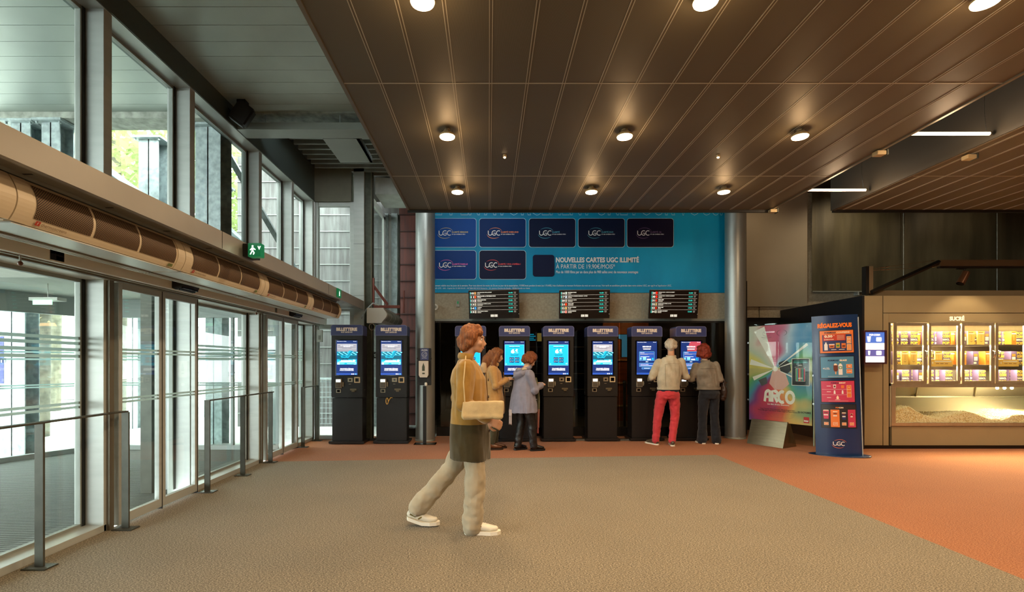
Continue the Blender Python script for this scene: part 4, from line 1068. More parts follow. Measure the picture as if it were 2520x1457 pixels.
# black cable strips on the floor between the kiosks
for a, b_, lab in ((1418, 1440, 'black cable duct on the floor right of the unobstructed blue-screen kiosk'), (892, 925, 'black cable duct on the floor between the two leftmost kiosks'), (1522, 1552, 'black cable duct on the floor left of the Bienvenue kiosk')):
    tag(MB().prism([(8.86, 0), (8.88, .03), (8.96, .03), (8.98, 0)], X(a - 3, 8.9), X(b_ + 3, 8.9), 'x').build('cable_duct', M_BLACK), lab, 'cable duct', 'floor cable ducts')

# =================================================================== BANNER
YN = 9.425
M_BAN = mat('banner_blue', '047fb0', .5, col2='06a2d2', noise_scale=.5, spec=.25, bump=.12, bump_scale=2.2, stretch=(1.6, 1, .6))
M_BWH = mat('banner_white', 'dfe8ea', .5); M_BLN = mat('banner_outline', 'c4e8f0', .5)
ban = thing('cinema_banner', 'huge blue cinema card banner hung on the back wall between the columns', 'banner', (1.6, YN, 2.74))
mb = MB(); nx, nz = 60, 24; bx0, bx1, bz0, bz1 = X(1036, YN), X(1786, YN), Z(720.5, YN), 4.9
def bwave(x, z): return .006 * noise.noise(Vector((x * 1.5 + z * 1.2, z * 1.3 - x * .4, 0))) * max(0, 1 - (z - bz0) / 1.2) * min(1, (z - bz0) * 3)
vs = [(bx0 + (bx1 - bx0) * i / nx, YN + bwave(bx0 + (bx1 - bx0) * i / nx, bz0 + (bz1 - bz0) * j / nz), bz0 + (bz1 - bz0) * j / nz) for j in range(nz + 1) for i in range(nx + 1)]
mb.add(vs, [(j * (nx + 1) + i, j * (nx + 1) + i + 1, (j + 1) * (nx + 1) + i + 1, (j + 1) * (nx + 1) + i) for j in range(nz) for i in range(nx)], 0, True)
mb.add([(p[0], p[1] + .003, p[2]) for p in vs], [((j + 1) * (nx + 1) + i, (j + 1) * (nx + 1) + i + 1, j * (nx + 1) + i + 1, j * (nx + 1) + i) for j in range(nz) for i in range(nx)], 0, True)
mb.build('banner_cloth', M_BAN, ban)
mb = MB(); mb.tube([(bx0, YN + .012, bz0 + .004), (bx1, YN + .012, bz0 + .004)], .008, 8); mb.build('bottom_rod', M_ALUD, ban)
def bu(u): return X(u, YN)
def bv(v): return Z(v, YN)
cards = [(1058, 538.3, 'ILLIMITÉ SEMAINE', 'c9bb7a', '0f4a9a', 1112), (1180, 538.3, 'ILLIMITÉ WEEK-END', 'f09050', '0b2f68', 1233), (1302, 538.3, 'ILLIMITÉ', '48a8c8', '121f3c', 1359), (1423, 538.3, 'ILLIMITÉ DUO', '48a0b8', '101c36', 1480), (1543, 538.3, 'ILLIMITÉ -26', '6a5078', '14122a', 1600),
         (1058, 617, 'ILLIMITÉ FAMILLE', 'd868b4', '133c80', 1113), (1180, 617, "ILLIMITÉ / VIVA L'OPÉRA !", 'd8484c', '131e3c', 1226)]
wds = [40, 43, 18, 29, 27, 38, 55]
for k, (u, v, s, c, bc, tu) in enumerate(cards):
    y = YN - .012; mb = MB()
    mb.rrect(bu(u - .8), bu(u + 114.4), bv(v + 71), bv(v - .8), y + .001, .055, 3)
    mb.rrect(bu(u), bu(u + 113.6), bv(v + 70.2), bv(v), y, .05, 0)
    zz = v + 35.5
    ugc(mb, bu(tu - 32), bv(zz), .24, y - .002, 1, 2)
    mb.text(s, bu(tu), bv(zz - 2.6), wds[k] * YN / FPX, .036, y - .002, 2, .03, 'l'); mb.text('ET LES CINÉMAS ITÉC!', bu(tu), bv(zz + 3), 33 * YN / FPX, .024, y - .002, 1, .02, 'l')
    mb.build('membership_card', [mat('card_%s' % bc, bc, .5, spec=.15), M_BWH, mat('card_text_%s' % c, c, .5), M_BLN], ban)
mb = MB(); mb.rrect(bu(1311), bu(1364), bv(681), bv(627.5), YN - .012, .05, 0); mb.build('dark_square', mat('card_131e3c'), ban)
mb = MB(); mb.text('NOUVELLES CARTES UGC ILLIMITÉ', bu(1368), bv(638.5), 204 * YN / FPX, 15.5 * YN / FPX, YN - .012, 0, .035, 'l')
mb.text('À PARTIR DE 19,90€/MOIS*', bu(1368), bv(655.5), 145 * YN / FPX, 15 * YN / FPX, YN - .012, 0, .0, 'l')
mb.text('Plus de 1000 films par an dans plus de 900 salles avec de nouveaux avantages', bu(1368), bv(670.5), 202 * YN / FPX, 8.5 * YN / FPX, YN - .012, 0, .012, 'l')
mb.text("nement valable tous les jours de la semaine. Pour tout abonné de moins de 26 ans au jour de la souscription, 19,90€/mois pendant 6 mois (ou 119,40€), frais d'adhésion et montant forfaitaire du mois en cours en sus. Voir tarifs et conditions générales dans votre cinéma UGC, sur ugc.fr et l'application UGC.", bu(1070), bv(703.5), 582 * YN / FPX, 5.8 * YN / FPX, YN - .012, 0, .006, 'l')
mb.text("NÉ CITÉ - SAS - Capital de 12 325 016 € - 347 806 002 RCS Nanterre - 24, avenue Charles-de-Gaulle - 92200 Neuilly-sur-Seine", bu(1070), bv(709.8), 234 * YN / FPX, 4.8 * YN / FPX, YN - .012, 0, .006, 'l')
mb.build('printed_text', M_BWH, ban)
# outlined headline, its upper part hidden by the ceiling edge
s_ = "IL Y EN A FORCÉMENT UNE POUR VOUS."
v1, f1 = text_data(s_, .03); v2, f2 = text_data(s_, .019)
zz0 = min(v[1] for v in v1 if True); xx0 = min(v[0] for v in v1); xx1 = max(v[0] for v in v1)
kx = (bu(1778) - bu(1060)) / (xx1 - xx0); kz = .62
mb = MB(); mb.add([(bu(1060) + (v[0] - xx0) * kx, YN - .012, bv(528) + (v[1] - zz0) * kz - .02) for v in v1], f1, 0)
mb.add([(bu(1060) + (v[0] - xx0) * kx, YN - .0135, bv(528) + (v[1] - zz0) * kz - .02) for v in v2], f2, 1); mb.build('outlined_headline', [M_BLN, M_BAN], ban)

# =================================================================== TIMETABLE SCREENS
T_BLK = emat('timetable_black', '0b0706', .3); T_W = emat('timetable_white', 'e8e8dc', .9); T_G = emat('timetable_line', '9a958a', .8); T_T = emat('timetable_teal', '35c2b4', 1.0); T_TX = emat('timetable_tile', '1f8f86', .9)
TC = [emat('tile_%s' % c, c, .8) for c in ('b98a50', 'c8512a', 'c0b0ac', 'a9a08c', '3a8cc8', 'b0a89c', 'b8c4b8', 'b8c4d0', 'a8a094', 'd0401c', 'c8a868', 'e08478', 'e02818', 'e02818', 'a82c18', 'b09868', 'a82c18', 'a0a090')]
SH = [[('10', 'A BIG BOLD BEAUTIFUL JOURNEY', '16:45', 39), ('11', 'DEMON SLAYER: LA FORTERESSE INFINIE', '17:15', 49), ('12', 'SUPER GRAND PRIX', '15:00', 24), ('13', "UNE BATAILLE APRÈS L'AUTRE", '17:45', 36), ('14', 'ASTÉRIX', '16:30', 12), ('15', "C'ÉTAIT MIEUX DEMAIN", '15:45', 28)],
      [('16', 'NOUVELLE VAGUE', '16:30', 22), ('17', 'GABBY ET LA MAISON MAGIQUE - LE FILM', '16:00', 51), ('20', 'MARCHE OU CRÈVE', '16:45', 23), ('21', 'TRON: ARES', '15:30', 15), ('22', 'MOI QUI T\'AIMAIS', '15:30', 22), ('23', 'CLASSE MOYENNE', '16:00', 22)],
      [('24', "CHAINSAW MAN - L'HEURE DU JUGEMENT", '15:00', 44), ('30', "CHAINSAW MAN - L'HEURE DU JUGEMENT", '16:10', 44), ('31', 'TRON: ARES', '15:30', 15), ('32', "UNE BATAILLE APRÈS L'AUTRE", '16:30', 36), ('33', 'TRON: ARES', '17:05', 15), ('34', 'UN SIMPLE ACCIDENT', '15:45', 27)]]
def tv(k, uc, lab, rz, rx):
    t = thing('timetable_screen', lab, 'screen', (0, 0, 0), group='hanging film timetable screens')
    W, H = .94, .525
    mb = MB(); mb.box(-W / 2, W / 2, 0, .045, 0, H, 0, b=.004); mb.build('casing', M_BLACK, t)
    MB().box(-W / 2 + .004, W / 2 - .004, .002, .04, H, H + .008).build('top_edge', mat('tv_edge', '8c8474', .4), t)
    mb = MB(); mb.rect(-W / 2 + .012, W / 2 - .012, .012, H - .012, -.001, 0); rh = .069
    for i, (num, title, hr, wd) in enumerate(SH[k]):
        zc = H - .052 - i * rh
        mb.rect(-.445, -.427, zc - .022, zc + .022, -.002, 4); mb.text(num, -.425, zc, .055, .036, -.003, 1, .03, 'l')
        mb.rect(-.362, -.328, zc - .024, zc + .024, -.002, 5 + i)
        mb.text(title, -.312, zc + .012, wd / 51 * .36, .017, -.003, 1, .03, 'l'); mb.rrect(-.312, -.312 + .06 + (i * 37 % 4) * .014, zc - .022, zc - .004, -.002, .006, 2)
        mb.text(hr, .275, zc, .075, .026, -.003, 3, .03, 'l'); mb.text('SALLE', .37, zc + .012, .042, .012, -.003, 2, .03, 'l'); mb.text(str(100 + i * 17), .372, zc - .008, .038, .014, -.003, 2, .03, 'l')
        if i < 5: mb.rect(-.445, .44, zc - rh / 2 - .0028, zc - rh / 2 + .0028, -.002, 2)
    mb.rrect(-.065, .0, .03, .078, -.0022, .006, 4 if False else 2); mb.rrect(.004, .069, .03, .078, -.0022, .006, 2); mb.text('15', -.032, .054, .048, .032, -.0035, 1, .04); mb.text('12', .036, .054, .048, .032, -.0035, 1, .04)
    mb.build('timetable', [T_BLK, T_W, T_G, T_T, T_TX] + TC[k * 6:k * 6 + 6], t)
    mb = MB(); mb.box(-.06, .06, .045, .235, .2, .32); mb.box(-.15, .15, .04, .05, .15, .4); mb.build('wall_bracket', M_BLACK, t)
    mb = MB(); mb.sphere((.02, .012, -.004), .018, 10, sc3=(1, .6, .8)); mb.sphere((W / 2 - .01, -.002, .08), .004, 6, mi=1); mb.build('sensor_bump', [M_BLACK, T_W], t)
    Y = 9.22; t.location = (X(uc, Y), Y, Z(784, Y)); t.rotation_euler = (rx, radians(-.6), rz)
tv(0, 1216, 'left timetable screen listing rooms 10 to 15 above the kiosks', radians(-3), radians(8))
tv(1, 1438, 'middle timetable screen listing rooms 16 to 23 above the kiosks', radians(0), radians(8))
tv(2, 1657, 'right timetable screen listing rooms 24 to 34 above the kiosks', radians(5), radians(8))
# wall speaker disc and small sensor on the concrete band
t = thing('wall_horn', 'round white fitting on the concrete band beside the left column', 'wall fitting', (X(1075, 9.4), 9.4, 2.5))
mb = MB(); xx = X(1071, 9.4); mb.tube([(xx, 9.44, Z(756, 9.4)), (xx, 9.36, Z(756, 9.4))], [.05, .06], 16); mb.build('dish', M_WHITE, t)
MB().tube([(xx, 9.37, Z(756, 9.4)), (xx, 9.35, Z(756, 9.4))], .03, 12).build('centre', M_ALUD, t)
t = thing('wall_sensor', 'tiny sensor with green light on the concrete band left of the first timetable', 'sensor', (X(1127, 9.44), 9.44, 2.4))
MB().box(X(1123, 9.44), X(1131, 9.44), 9.42, 9.45, Z(755, 9.44), Z(739, 9.44), b=.003).build('sensor_box', M_ALUD, t); MB().box(X(1125, 9.44), X(1129, 9.44), 9.415, 9.42, Z(748, 9.44), Z(742, 9.44)).build('indicator', M_EX, t)

# =================================================================== HAND SANITISER STAND
YS = 8.52; xs = X(1045, YS)
t = thing('sanitiser_stand', 'black hand sanitiser stand with white dispenser before the left column', 'sanitiser stand', (xs, YS, 0))
MB().box(xs - .18, xs + .20, YS - .1, YS + .12, 0, .008, b=.003).build('base_plate', M_BLACKG, t)
mb = MB(); mb.box(xs - .028, xs + .028, YS - .01, YS + .02, .008, 1.0); mb.lathe([(.006, .0)], 0, 0, 3) if False else None; mb.build('pole', M_BLACK, t)
zb, zt = Z(948, YS), Z(857, YS)
P = rr_pts(xs - .118, xs + .118, zb, zt, .015)
mb = MB(); mb.prism(P, YS - .03, YS - .01, 'y'); 
for sx in (-1, 1): mb.tube([(xs + sx * .105, YS - .031, zb + .46), (xs + sx * .125, YS - .031, zb + .46)], .012, 8)
mb.build('back_panel', M_BLACK, t)
mb = MB(); mb.rect(xs - .07, xs + .072, zt - .205, zt - .005, YS - .032, 0); mb.text('GEL HYDRO\nALCOOLIQUE', xs, zt - .035, .11, .026, YS - .034, 1, .03)
stroke(mb, arcpts(xs, zt - .108, .045, .045, 0, 360, 24), .004, YS - .034, 1); stroke(mb, [(xs - .022, zt - .13), (xs - .022, zt - .1), (xs + .005, zt - .1), (xs + .005, zt - .085), (xs + .024, zt - .085), (xs + .024, zt - .13), (xs - .022, zt - .13)], .004, YS - .034, 1)
mb.text('pour vos mains', xs, zt - .172, .08, .014, YS - .034, 1, .03); mb.build('instruction_label', [K_HEAD, M_BWH], t)
mb = MB(); mb.prism([(xs - .085, zt - .22), (xs + .075, zt - .22), (xs + .075, zt - .46), (xs + .055, zt - .50), (xs - .065, zt - .50), (xs - .085, zt - .46)][::-1], YS - .12, YS - .03, 'y'); d = mb.build('dispenser', mat('dispenser_white', 'cdc8c0', .35), t, bev=.01)
mb = MB(); mb.poly([(xs - .028, zt - .39), (xs + .018, zt - .39), (xs + .018, zt - .32), (xs - .005, zt - .25), (xs - .028, zt - .32)][::1], YS - .122, 0); mb.rect(xs - .025, xs + .018, zt - .445, zt - .42, YS - .122, 0); mb.build('level_window', mat('level_green', '3f4a3a', .3), d)
mb = MB(); mb.lathe([(.012, zb - .01), (.026, zb + .01), (.022, zb + .045), (.01, zb + .05)], xs + .03, YS - .06, 12); mb.build('nozzle', M_WHITE, t)

# =================================================================== REAR HEATER OVER THE SIDE DOOR
t = thing('air_curtain', 'white air curtain heater on rust brackets above the second kiosk', 'air curtain heater', (-1.9, 8.9, 2.1), group='air curtain heaters over the doors')
# runs away from the camera to the right; local axis from A to B
A = Vector((-2.12, 8.9, 0)); B = Vector((-1.75, 10.6, 0)); A = Vector((X(930, 8.8), 8.8, 0)); B = Vector((X(972, 10.3), 10.3, 0))
d_ = (B - A).normalized(); sd = Vector((d_.y, -d_.x, 0))
Lh = (B - A).length
def hx(p): q = A + d_ * p[1] + sd * p[0]; return (q.x, q.y, p[2])
prof = [(-.20, 2.38), (.10, 2.38)] + [(.10 + .06 * sin(pi * k / 8), 2.36 - .20 * k / 8) for k in range(9)] + [(.06, 2.11), (-.20, 2.11)]
mb = MB(); mb.xf = hx; mb.prism(prof, 0, Lh, 'y'); mb.build('casing', mat('casing_white', 'c9cdc8', .4), t)
for k in range(4):
    mb = MB(); mb.xf = hx; a = .06 + k * (Lh - .12) / 4
    pr = [(.104 + .06 * sin(pi * j / 8), 2.36 - .20 * j / 8) for j in range(9)]; yy0, yy1 = a + .02, a + (Lh - .12) / 4 - .02
    mb.add([(p[0], y, p[1]) for y in (yy0, yy1) for p in pr], [(i, i + 1, 9 + i + 1, 9 + i) for i in range(8)], 0, True); mb.build('front_grille', mat('pale_grille', '8f958c', .6), t)
mb = MB(); mb.xf = hx; mb.box(-.16, -.08, .05, Lh - .05, 2.10, 2.11); mb.build('air_outlet', M_BLACK, t)
M_RUST = mat('rust_paint', '6b3326', .6, .1)
mb = MB(); mb.box(-2.12, -2.09, 9.0, 9.04, 2.45, 2.95); mb.tube([(-2.1, 9.02, 2.8), (-1.85, 9.02, 2.46)], [(.015, .025)] * 2, 4, smooth=False); mb.build('wall_bracket', M_RUST, t)
mb = MB(); mb.box(-2.1, -1.62, 9.0, 9.05, 2.40, 2.45); mb.box(-1.72, -1.69, 9.9, 9.94, 2.40, 2.85); mb.build('cross_bar', M_RUST, t)
mb = MB(); mb.xf = hx; mb.box(.02, .05, .3, Lh, 2.38, 2.41); mb.box(.0, .16, Lh - .3, Lh - .26, 2.38, 2.40); mb.build('rail', M_RUST, t)
mb = MB(); mb.tube([(-2.30, 8.9, 2.2), (-2.2, 8.85, 2.35), (-2.08, 8.85, 2.47), (-1.98, 8.9, 2.44)], .012, 8); mb.build('supply_hose', M_GALV, t)
mb = MB(); mb.tube([(-2.08 + .05 * cos(a * .5), 8.78, 2.04 + .06 * sin(a * .5)) for a in range(26)], .006, 6); mb.build('coiled_cable', mat('cable_beige', '8d8470', .6), t)
# =================================================================== behind the shop glass
light('POINT', 'hall_glow', (3.1, 11.0, 2.2), 14, (1.0, .45, .15), .15)
light('POINT', 'hall_glow', (4.6, 13.0, 2.2), 4, (1.0, .6, .35), .15)
t = thing('figure_one', 'large pale blue figure 1 hanging behind the glass between two kiosks', 'sign', (X(1537, 10), 10.0, 1.5))
yy = 10.0
mb = MB(); P = [(1529, 880), (1549, 880), (1549, 822), (1521, 822), (1521, 834), (1529, 836)]
mb.prism([(X(a, yy), Z(b_, yy)) for a, b_ in P][::-1], yy + .01, yy + .06, 'y'); mb.build('figure_body', mat('figure_frame', 'b08850', .4), t)
P = [(1530.5, 878.5), (1547.5, 878.5), (1547.5, 823.5), (1522.5, 823.5), (1522.5, 833), (1530.5, 835)]
mb = MB(); mb.poly([(X(a, yy), Z(b_, yy)) for a, b_ in P][::-1], yy + .008); mb.build('figure_face', emat('figure_blue', '4d8fae', .55), t)
M_WOOD = mat('warm_boards', '8a4a22', .6, noise_amt=.25, noise_scale=4, stretch=(1, 1, 8))
mb = MB(); mb.box(2.75, 3.85, 11.9, 12.0, 0, 2.5, 0)
for k in range(4): mb.box(2.75, 3.85, 11.86, 11.9, .35 + k * .55, .385 + k * .55, 1)
struct(mb.build('wall_hall_boards', [M_WOOD, mat('board_lip', 'c09a70', .4)]))
mb = MB()
for z in (.72, 1.12, 1.44, 1.80): mb.box(-.9, 2.7, 12.6, 12.63, z, z + .012, 0); mb.box(3.9, 4.85, 11.4, 11.43, z - .1, z - .088, 0)
struct(mb.build('trim_hall', mat('pale_line', '9a9a90', .4)))
for u, Y, lab in ((1537, 9.9, 'chrome barrier post behind the glass beside the glowing figure one'), (1318, 10.2, 'chrome barrier post behind the glass right of the woman in the grey-blue coat')):
    t = thing('barrier_post', lab, 'barrier post', (X(u, Y), Y, 0), group='chrome barrier posts behind the glass')
    MB().lathe([(.16, 0), (.16, .012), (.05, .03), (.03, .05)], X(u, Y), Y, 24).build('foot', M_CHROME, t); MB().lathe([(.03, .04), (.03, .98), (.038, .98), (.038, 1.04), (0, 1.05)], X(u, Y), Y, 20).build('shaft', M_CHROME, t)
rnd = random.Random(3)
mb = MB()
for k in range(34):
    mb.sphere((rnd.uniform(-.9, 4.8), rnd.uniform(9.8, 12.5), 2.545), .008, 6)
o = mb.build('ceiling_hall_lights', emat('star_light', 'ffe8c8', 3.0)); o['kind'] = 'stuff'; o['label'] = 'tiny star lights scattered in the dark hall ceiling behind the glass'
t = thing('hall_monitor', 'small wall monitor glowing behind the glass between the two blue-screen kiosks', 'monitor', (X(1318, 11.5), 11.5, 1.9))
yy = 11.5; MB().box(X(1300, yy), X(1338, yy), yy, yy + .05, Z(841, yy), Z(818, yy)).build('monitor_body', M_BLACKG, t)
mb = MB(); mb.rect(X(1322, yy), X(1337, yy), Z(840, yy), Z(820, yy), yy - .004, 0)
for k in range(4): mb.rect(X(1303, yy), X(1314 + k % 2 * 4, yy), Z(824 + k * 4.6, yy), Z(822 + k * 4.6, yy), yy - .004, 1)
mb.build('monitor_picture', [emat('monitor_amber', 'b09048', .7), E_CY], t)

# =================================================================== POPCORN COUNTER
YC = 8.02
def cx(u): return X(u, YC)
def cz(v): return Z(v, YC)
C_TAUPE = mat('counter_taupe', '938768', .45, .1, noise_amt=.03, noise_scale=3)
C_NAVY = mat('counter_navy_side', '12161c', .4)
C_STEEL = mat('warm_steel', 'c2b59a', .28, .75, noise_amt=.05, noise_scale=20, stretch=(1, 1, .2))
XR = 12.6
cab = thing('popcorn_counter', 'tall taupe popcorn counter with lit steel display case and SUCRÉ lettering', 'counter', (6.07, YC, 0))
MB().box(6.065, 6.10, YC, 10.28, 0, 2.49).build('side_panel', C_NAVY, cab)
mb = MB(); mb.box(6.10, cx(2173) - .006, YC, YC + .05, .06, 2.49, b=.003); mb.build('corner_panel', C_TAUPE, cab)
mb = MB(); mb.box(6.1, XR, YC + .05, YC + .1, 0, 2.45); mb.box(6.1, XR, YC + .02, YC + .06, 0, .06); mb.build('carcass', M_BLACK, cab) if False else None
MB().box(6.10, XR, YC + .03, YC + .06, 0, .06).build('kick_board', M_BLACK, cab)
mb = MB(); x0 = cx(2173) + .006
mb.box(x0, XR, YC, YC + .05, cz(770), 2.49, b=.003); mb.box(x0, cx(2187), YC, YC + .05, .06, cz(771.5)); mb.box(cx(2187) + .003, XR, YC + .002, YC + .05, cz(793), cz(771.5))
mb.box(cx(2195), XR, YC + .002, YC + .05, .06, cz(1049.5)); mb.build('front_panel', C_TAUPE, cab)
MB().box(cx(2152), XR, YC + .12, YC + .2, 2.46, cz(712)).build('top_fascia', mat('fascia_brown', '7a6a50', .4, .2), cab)
MB().box(6.10, XR, YC + .1, 10.2, 2.44, 2.47).build('top_board', M_BLACK, cab)
mb = MB(); mb.text('SUCRÉ', (cx(2336) + cx(2373)) / 2, cz(783), 37 * YC / FPX, 13 * YC / FPX, YC - .004, 0, .055); mb.build('lettering', mat('cream_letter', 'fff4dc', .5, emit=.35, emit_col='fff0d0'), cab)
# display case: shell, shelves
x0, x1 = cx(2190), XR
mb = MB(); mb.box(x0, x1, YC + .52, YC + .54, cz(950), cz(794)); mb.box(x0, x0 + .02, YC, YC + .54, cz(950), cz(794)); mb.box(x0, x1, YC + .0, YC + .54, cz(950), cz(944)); mb.box(x0, x1, YC + .02, YC + .54, cz(795), cz(793))
mb.build('case_shell', C_STEEL, cab)
for v in (847.5, 897.5): MB().box(x0 + .02, x1, YC + .05, YC + .5, cz(v) - .008, cz(v)).build('shelf', C_STEEL, cab)
# doors
drs = [(2196, 2278, 2204, 2269, 'r'), (2282.5, 2359, 2288, 2353, 'l'), (2363.5, 2444, 2370, 2434.6, 'r'), (2446, 2526, 2453, 2516, 'l'), (2530, 2610, 2538, 2602, 'r'), (2612, 2692, 2620, 2684, 'l')]
for a, b_, ga, gb, hs in drs:
    mb = MB(); z0, z1 = cz(944), cz(794.5); gz0, gz1 = cz(937), cz(802); y0, y1 = YC - .028, YC - .003
    mb.box(cx(a), cx(ga), y0, y1, z0, z1); mb.box(cx(gb), cx(b_), y0, y1, z0, z1); mb.box(cx(ga), cx(gb), y0, y1, z0, gz0); mb.box(cx(ga), cx(gb), y0, y1, gz1, z1)
    d = mb.build('case_door', C_STEEL, cab, bev=.0015)
    MB().box(cx(ga), cx(gb), YC - .016, YC - .012, gz0, gz1).build('door_pane', M_GLASS, d)
    hx_ = cx(b_) - .035 if hs == 'r' else cx(a) + .035
    MB().tube([(hx_, YC - .028, cz(880)), (hx_, YC - .065, cz(878)), (hx_, YC - .065, cz(865)), (hx_, YC - .028, cz(863))], .009, 8).build('handle', M_CHROME, d)
    for v in (805, 932): 
        q = cx(a) + .004 if hs == 'r' else cx(b_) - .004
        MB().box(q - .012, q + .012, YC - .036, YC - .026, cz(v) - .03, cz(v) + .03, b=.003).build('hinge', C_STEEL, d)
# lamps of the case
mb = MB(); mb.box(cx(2200), x1 - .1, YC + .05, YC + .09, cz(799), cz(797)); mb.build('case_lamp_strip', mat('case_glow', 'ffe9c0', .5, emit=14, emit_col='ffdca0'), cab)
for v in (799, 850, 900):
    for xx in (cx(2236), cx(2320), cx(2404), cx(2488)):
        light('AREA', 'case_light', (xx, YC + .10, cz(v + 1.5)), 28 if v < 840 else 20, (1.0, .80, .50), .42, (radians(-8), 0, 0), .05)
# cartons on the shelves
B_PUR = mat('carton_purple', '584868', .5); B_YEL = mat('carton_yellow', 'f6c84c', .5); B_ORA = mat('carton_orange', 'd8822a', .5); B_BRN = mat('carton_brown', '7a3c28', .5); B_WH = mat('carton_white', 'fff6e0', .5); B_CUP = mat('carton_pale_yellow', 'f7cf6a', .5)
def carton(kind, xc, yc, z0, wd, h, lab, grp):
    d = .11
    if kind == 'pop':
        mb = MB(); mb.box(xc - wd / 2, xc + wd / 2, yc, yc + d, z0, z0 + h, 0); mb.add([(xc + wd / 2 + .0006, yc, z0), (xc + wd / 2 + .0006, yc + d, z0), (xc + wd / 2 + .0006, yc + d, z0 + h), (xc + wd / 2 + .0006, yc, z0 + h)], [(0, 1, 2, 3)], 2)
        for k, (s, mi) in enumerate((('POP', 1), ('CORN', 1), ('250CL', 4), ('POP', 1))):
            mb.text(s, xc, z0 + h * (.87 - k * .25), wd * .97, h * (.21 if k != 2 else .14), yc - .001, mi, .07)
        ms = [B_PUR, B_YEL, B_ORA, B_BRN, B_WH]
    elif kind == 'side':
        mb = MB(); mb.box(xc - wd / 2, xc + wd / 2, yc, yc + d, z0, z0 + h, 0); mb.rect(xc - wd * .34, xc + wd * .3, z0 + h * .62, z0 + h * .8, yc - .001, 2); mb.rect(xc - wd * .34, xc + wd * .3, z0 + h * .3, z0 + h * .58, yc - .001, 4); mb.rect(xc - wd * .4, xc + wd * .1, z0 + h * .06, z0 + h * .2, yc - .001, 4)
        ms = [B_PUR, B_YEL, B_ORA, B_BRN, B_WH]
    else:
        mb = MB(); w2 = wd / 2
        mb.add([(xc - w2 * .9, yc, z0), (xc + w2 * .9, yc, z0), (xc + w2 * .9, yc + d, z0), (xc - w2 * .9, yc + d, z0), (xc - w2, yc, z0 + h), (xc + w2, yc, z0 + h), (xc + w2, yc + d, z0 + h), (xc - w2, yc + d, z0 + h)], [(0, 1, 5, 4), (1, 2, 6, 5), (2, 3, 7, 6), (3, 0, 4, 7), (4, 5, 6, 7), (3, 2, 1, 0)], 0)
        mb.rect(xc - w2 * .8, xc + w2 * .8, z0 + h * .78, z0 + h * .85, yc - .001, 1); mb.rect(xc - w2 * .7, xc + w2 * .5, z0 + h * .89, z0 + h * .93, yc - .001, 2)
        for k in range(5): mb.disc(xc, z0 + h * (.66 - k * .075), .008, .012, yc - .001, 3, 6)
        mb.arc(xc, z0 + h * .27, .018, .014, 180, 360, .006, yc - .001, 2, 8)
        ms = [B_CUP if kind == 'cup' else B_ORA, B_WH, B_BRN, mat('carton_soft', 'eeb860', .5)]
    o = mb.build('popcorn_carton', ms); tag(o, lab, 'carton', grp)
ordw = ['first', 'second', 'third', 'fourth', 'fifth']; doorw = ['leftmost', 'second', 'third', 'rightmost']; shw = ['top', 'middle', 'bottom']
ROWS = {(0, 0): [('pop', 2203), ('side', 2212), ('pop', 2225.5), ('side', 2238), ('pop', 2249.5), ('ora', 2263)], (0, 1): [('pop', 2209), ('cup', 2227), ('cup', 2248.5), ('pop', 2265)], (0, 2): [('side', 2207), ('ora', 2216), ('pop', 2228.5), ('pop', 2252), ('side', 2266)],
        (1, 0): [('pop', 2289), ('side', 2306), ('pop', 2328), ('ora', 2346)], (1, 1): [('pop', 2292), ('cup', 2310), ('pop', 2330), ('ora', 2345)], (1, 2): [('pop', 2289), ('pop', 2311), ('pop', 2335)],
        (2, 0): [('side', 2373), ('cup', 2390.5), ('pop', 2402), ('cup', 2414.5), ('side', 2429)], (2, 1): [('ora', 2372), ('pop', 2387), ('side', 2401.5), ('pop', 2416), ('ora', 2431)], (2, 2): [('pop', 2376), ('pop', 2396), ('pop', 2417)],
        (3, 0): [('pop', 2455), ('pop', 2475), ('ora', 2495), ('pop', 2509)], (3, 1): [('pop', 2462), ('pop', 2478), ('side', 2495), ('pop', 2511)], (3, 2): [('pop', 2468), ('pop', 2493), ('pop', 2512)]}
kn = {'pop': 'purple carton with yellow POP CORN letters', 'side': 'purple carton turned side on', 'cup': 'pale yellow tapered carton', 'ora': 'orange tapered carton'}
YK = YC + .09
for (d, s), row in ROWS.items():
    zb_ = {0: cz(847.5), 1: cz(897.5), 2: cz(944)}[s]
    for k, (kind, u) in enumerate(row):
        wd = {'pop': .118, 'side': .09, 'cup': .118, 'ora': .085}[kind]; back = (kind == 'pop') and (k % 2 == 1 or wd > .1) and k > 0
        yy = YK + (.0 if k % 2 == 0 else .135)
        yy = YK + .0 if kind in ('cup',) else YK + .02 + .125 * (k % 2)
        carton(kind, X(u, yy), yy, zb_ + .001, wd * yy / YK, .218 * yy / YK, '%s, %s from left, %s shelf, %s door' % (kn[kind], ordw[k] if k < 5 else 'last', shw[s], doorw[d]), 'popcorn cartons in the lit case')
for u0, u1, lab in ((2291, 2349, 'yellow price strip on the middle shelf behind the second case door'), (2460, 2512, 'yellow price strip on the middle shelf behind the rightmost case door')):
    mb = MB(); mb.box(cx(u0), cx(u1), YC + .03, YC + .04, cz(902), cz(885), 0); mb.rect(cx(u0 + 13), cx(u1 - 4), cz(891), cz(888), YC + .028, 1)
    for k in range(3): mb.rect(cx(u0 + 16 + k * 11), cx(u0 + 24 + k * 11), cz(895.5), cz(894.2), YC + .028, 2)
    mb.disc(cx(u0 + 8), cz(893), .012, .02, YC + .028, 1, 8)
    tag(mb.build('price_strip', [B_CUP, B_WH, B_BRN]), lab, 'price strip', 'yellow price strips')
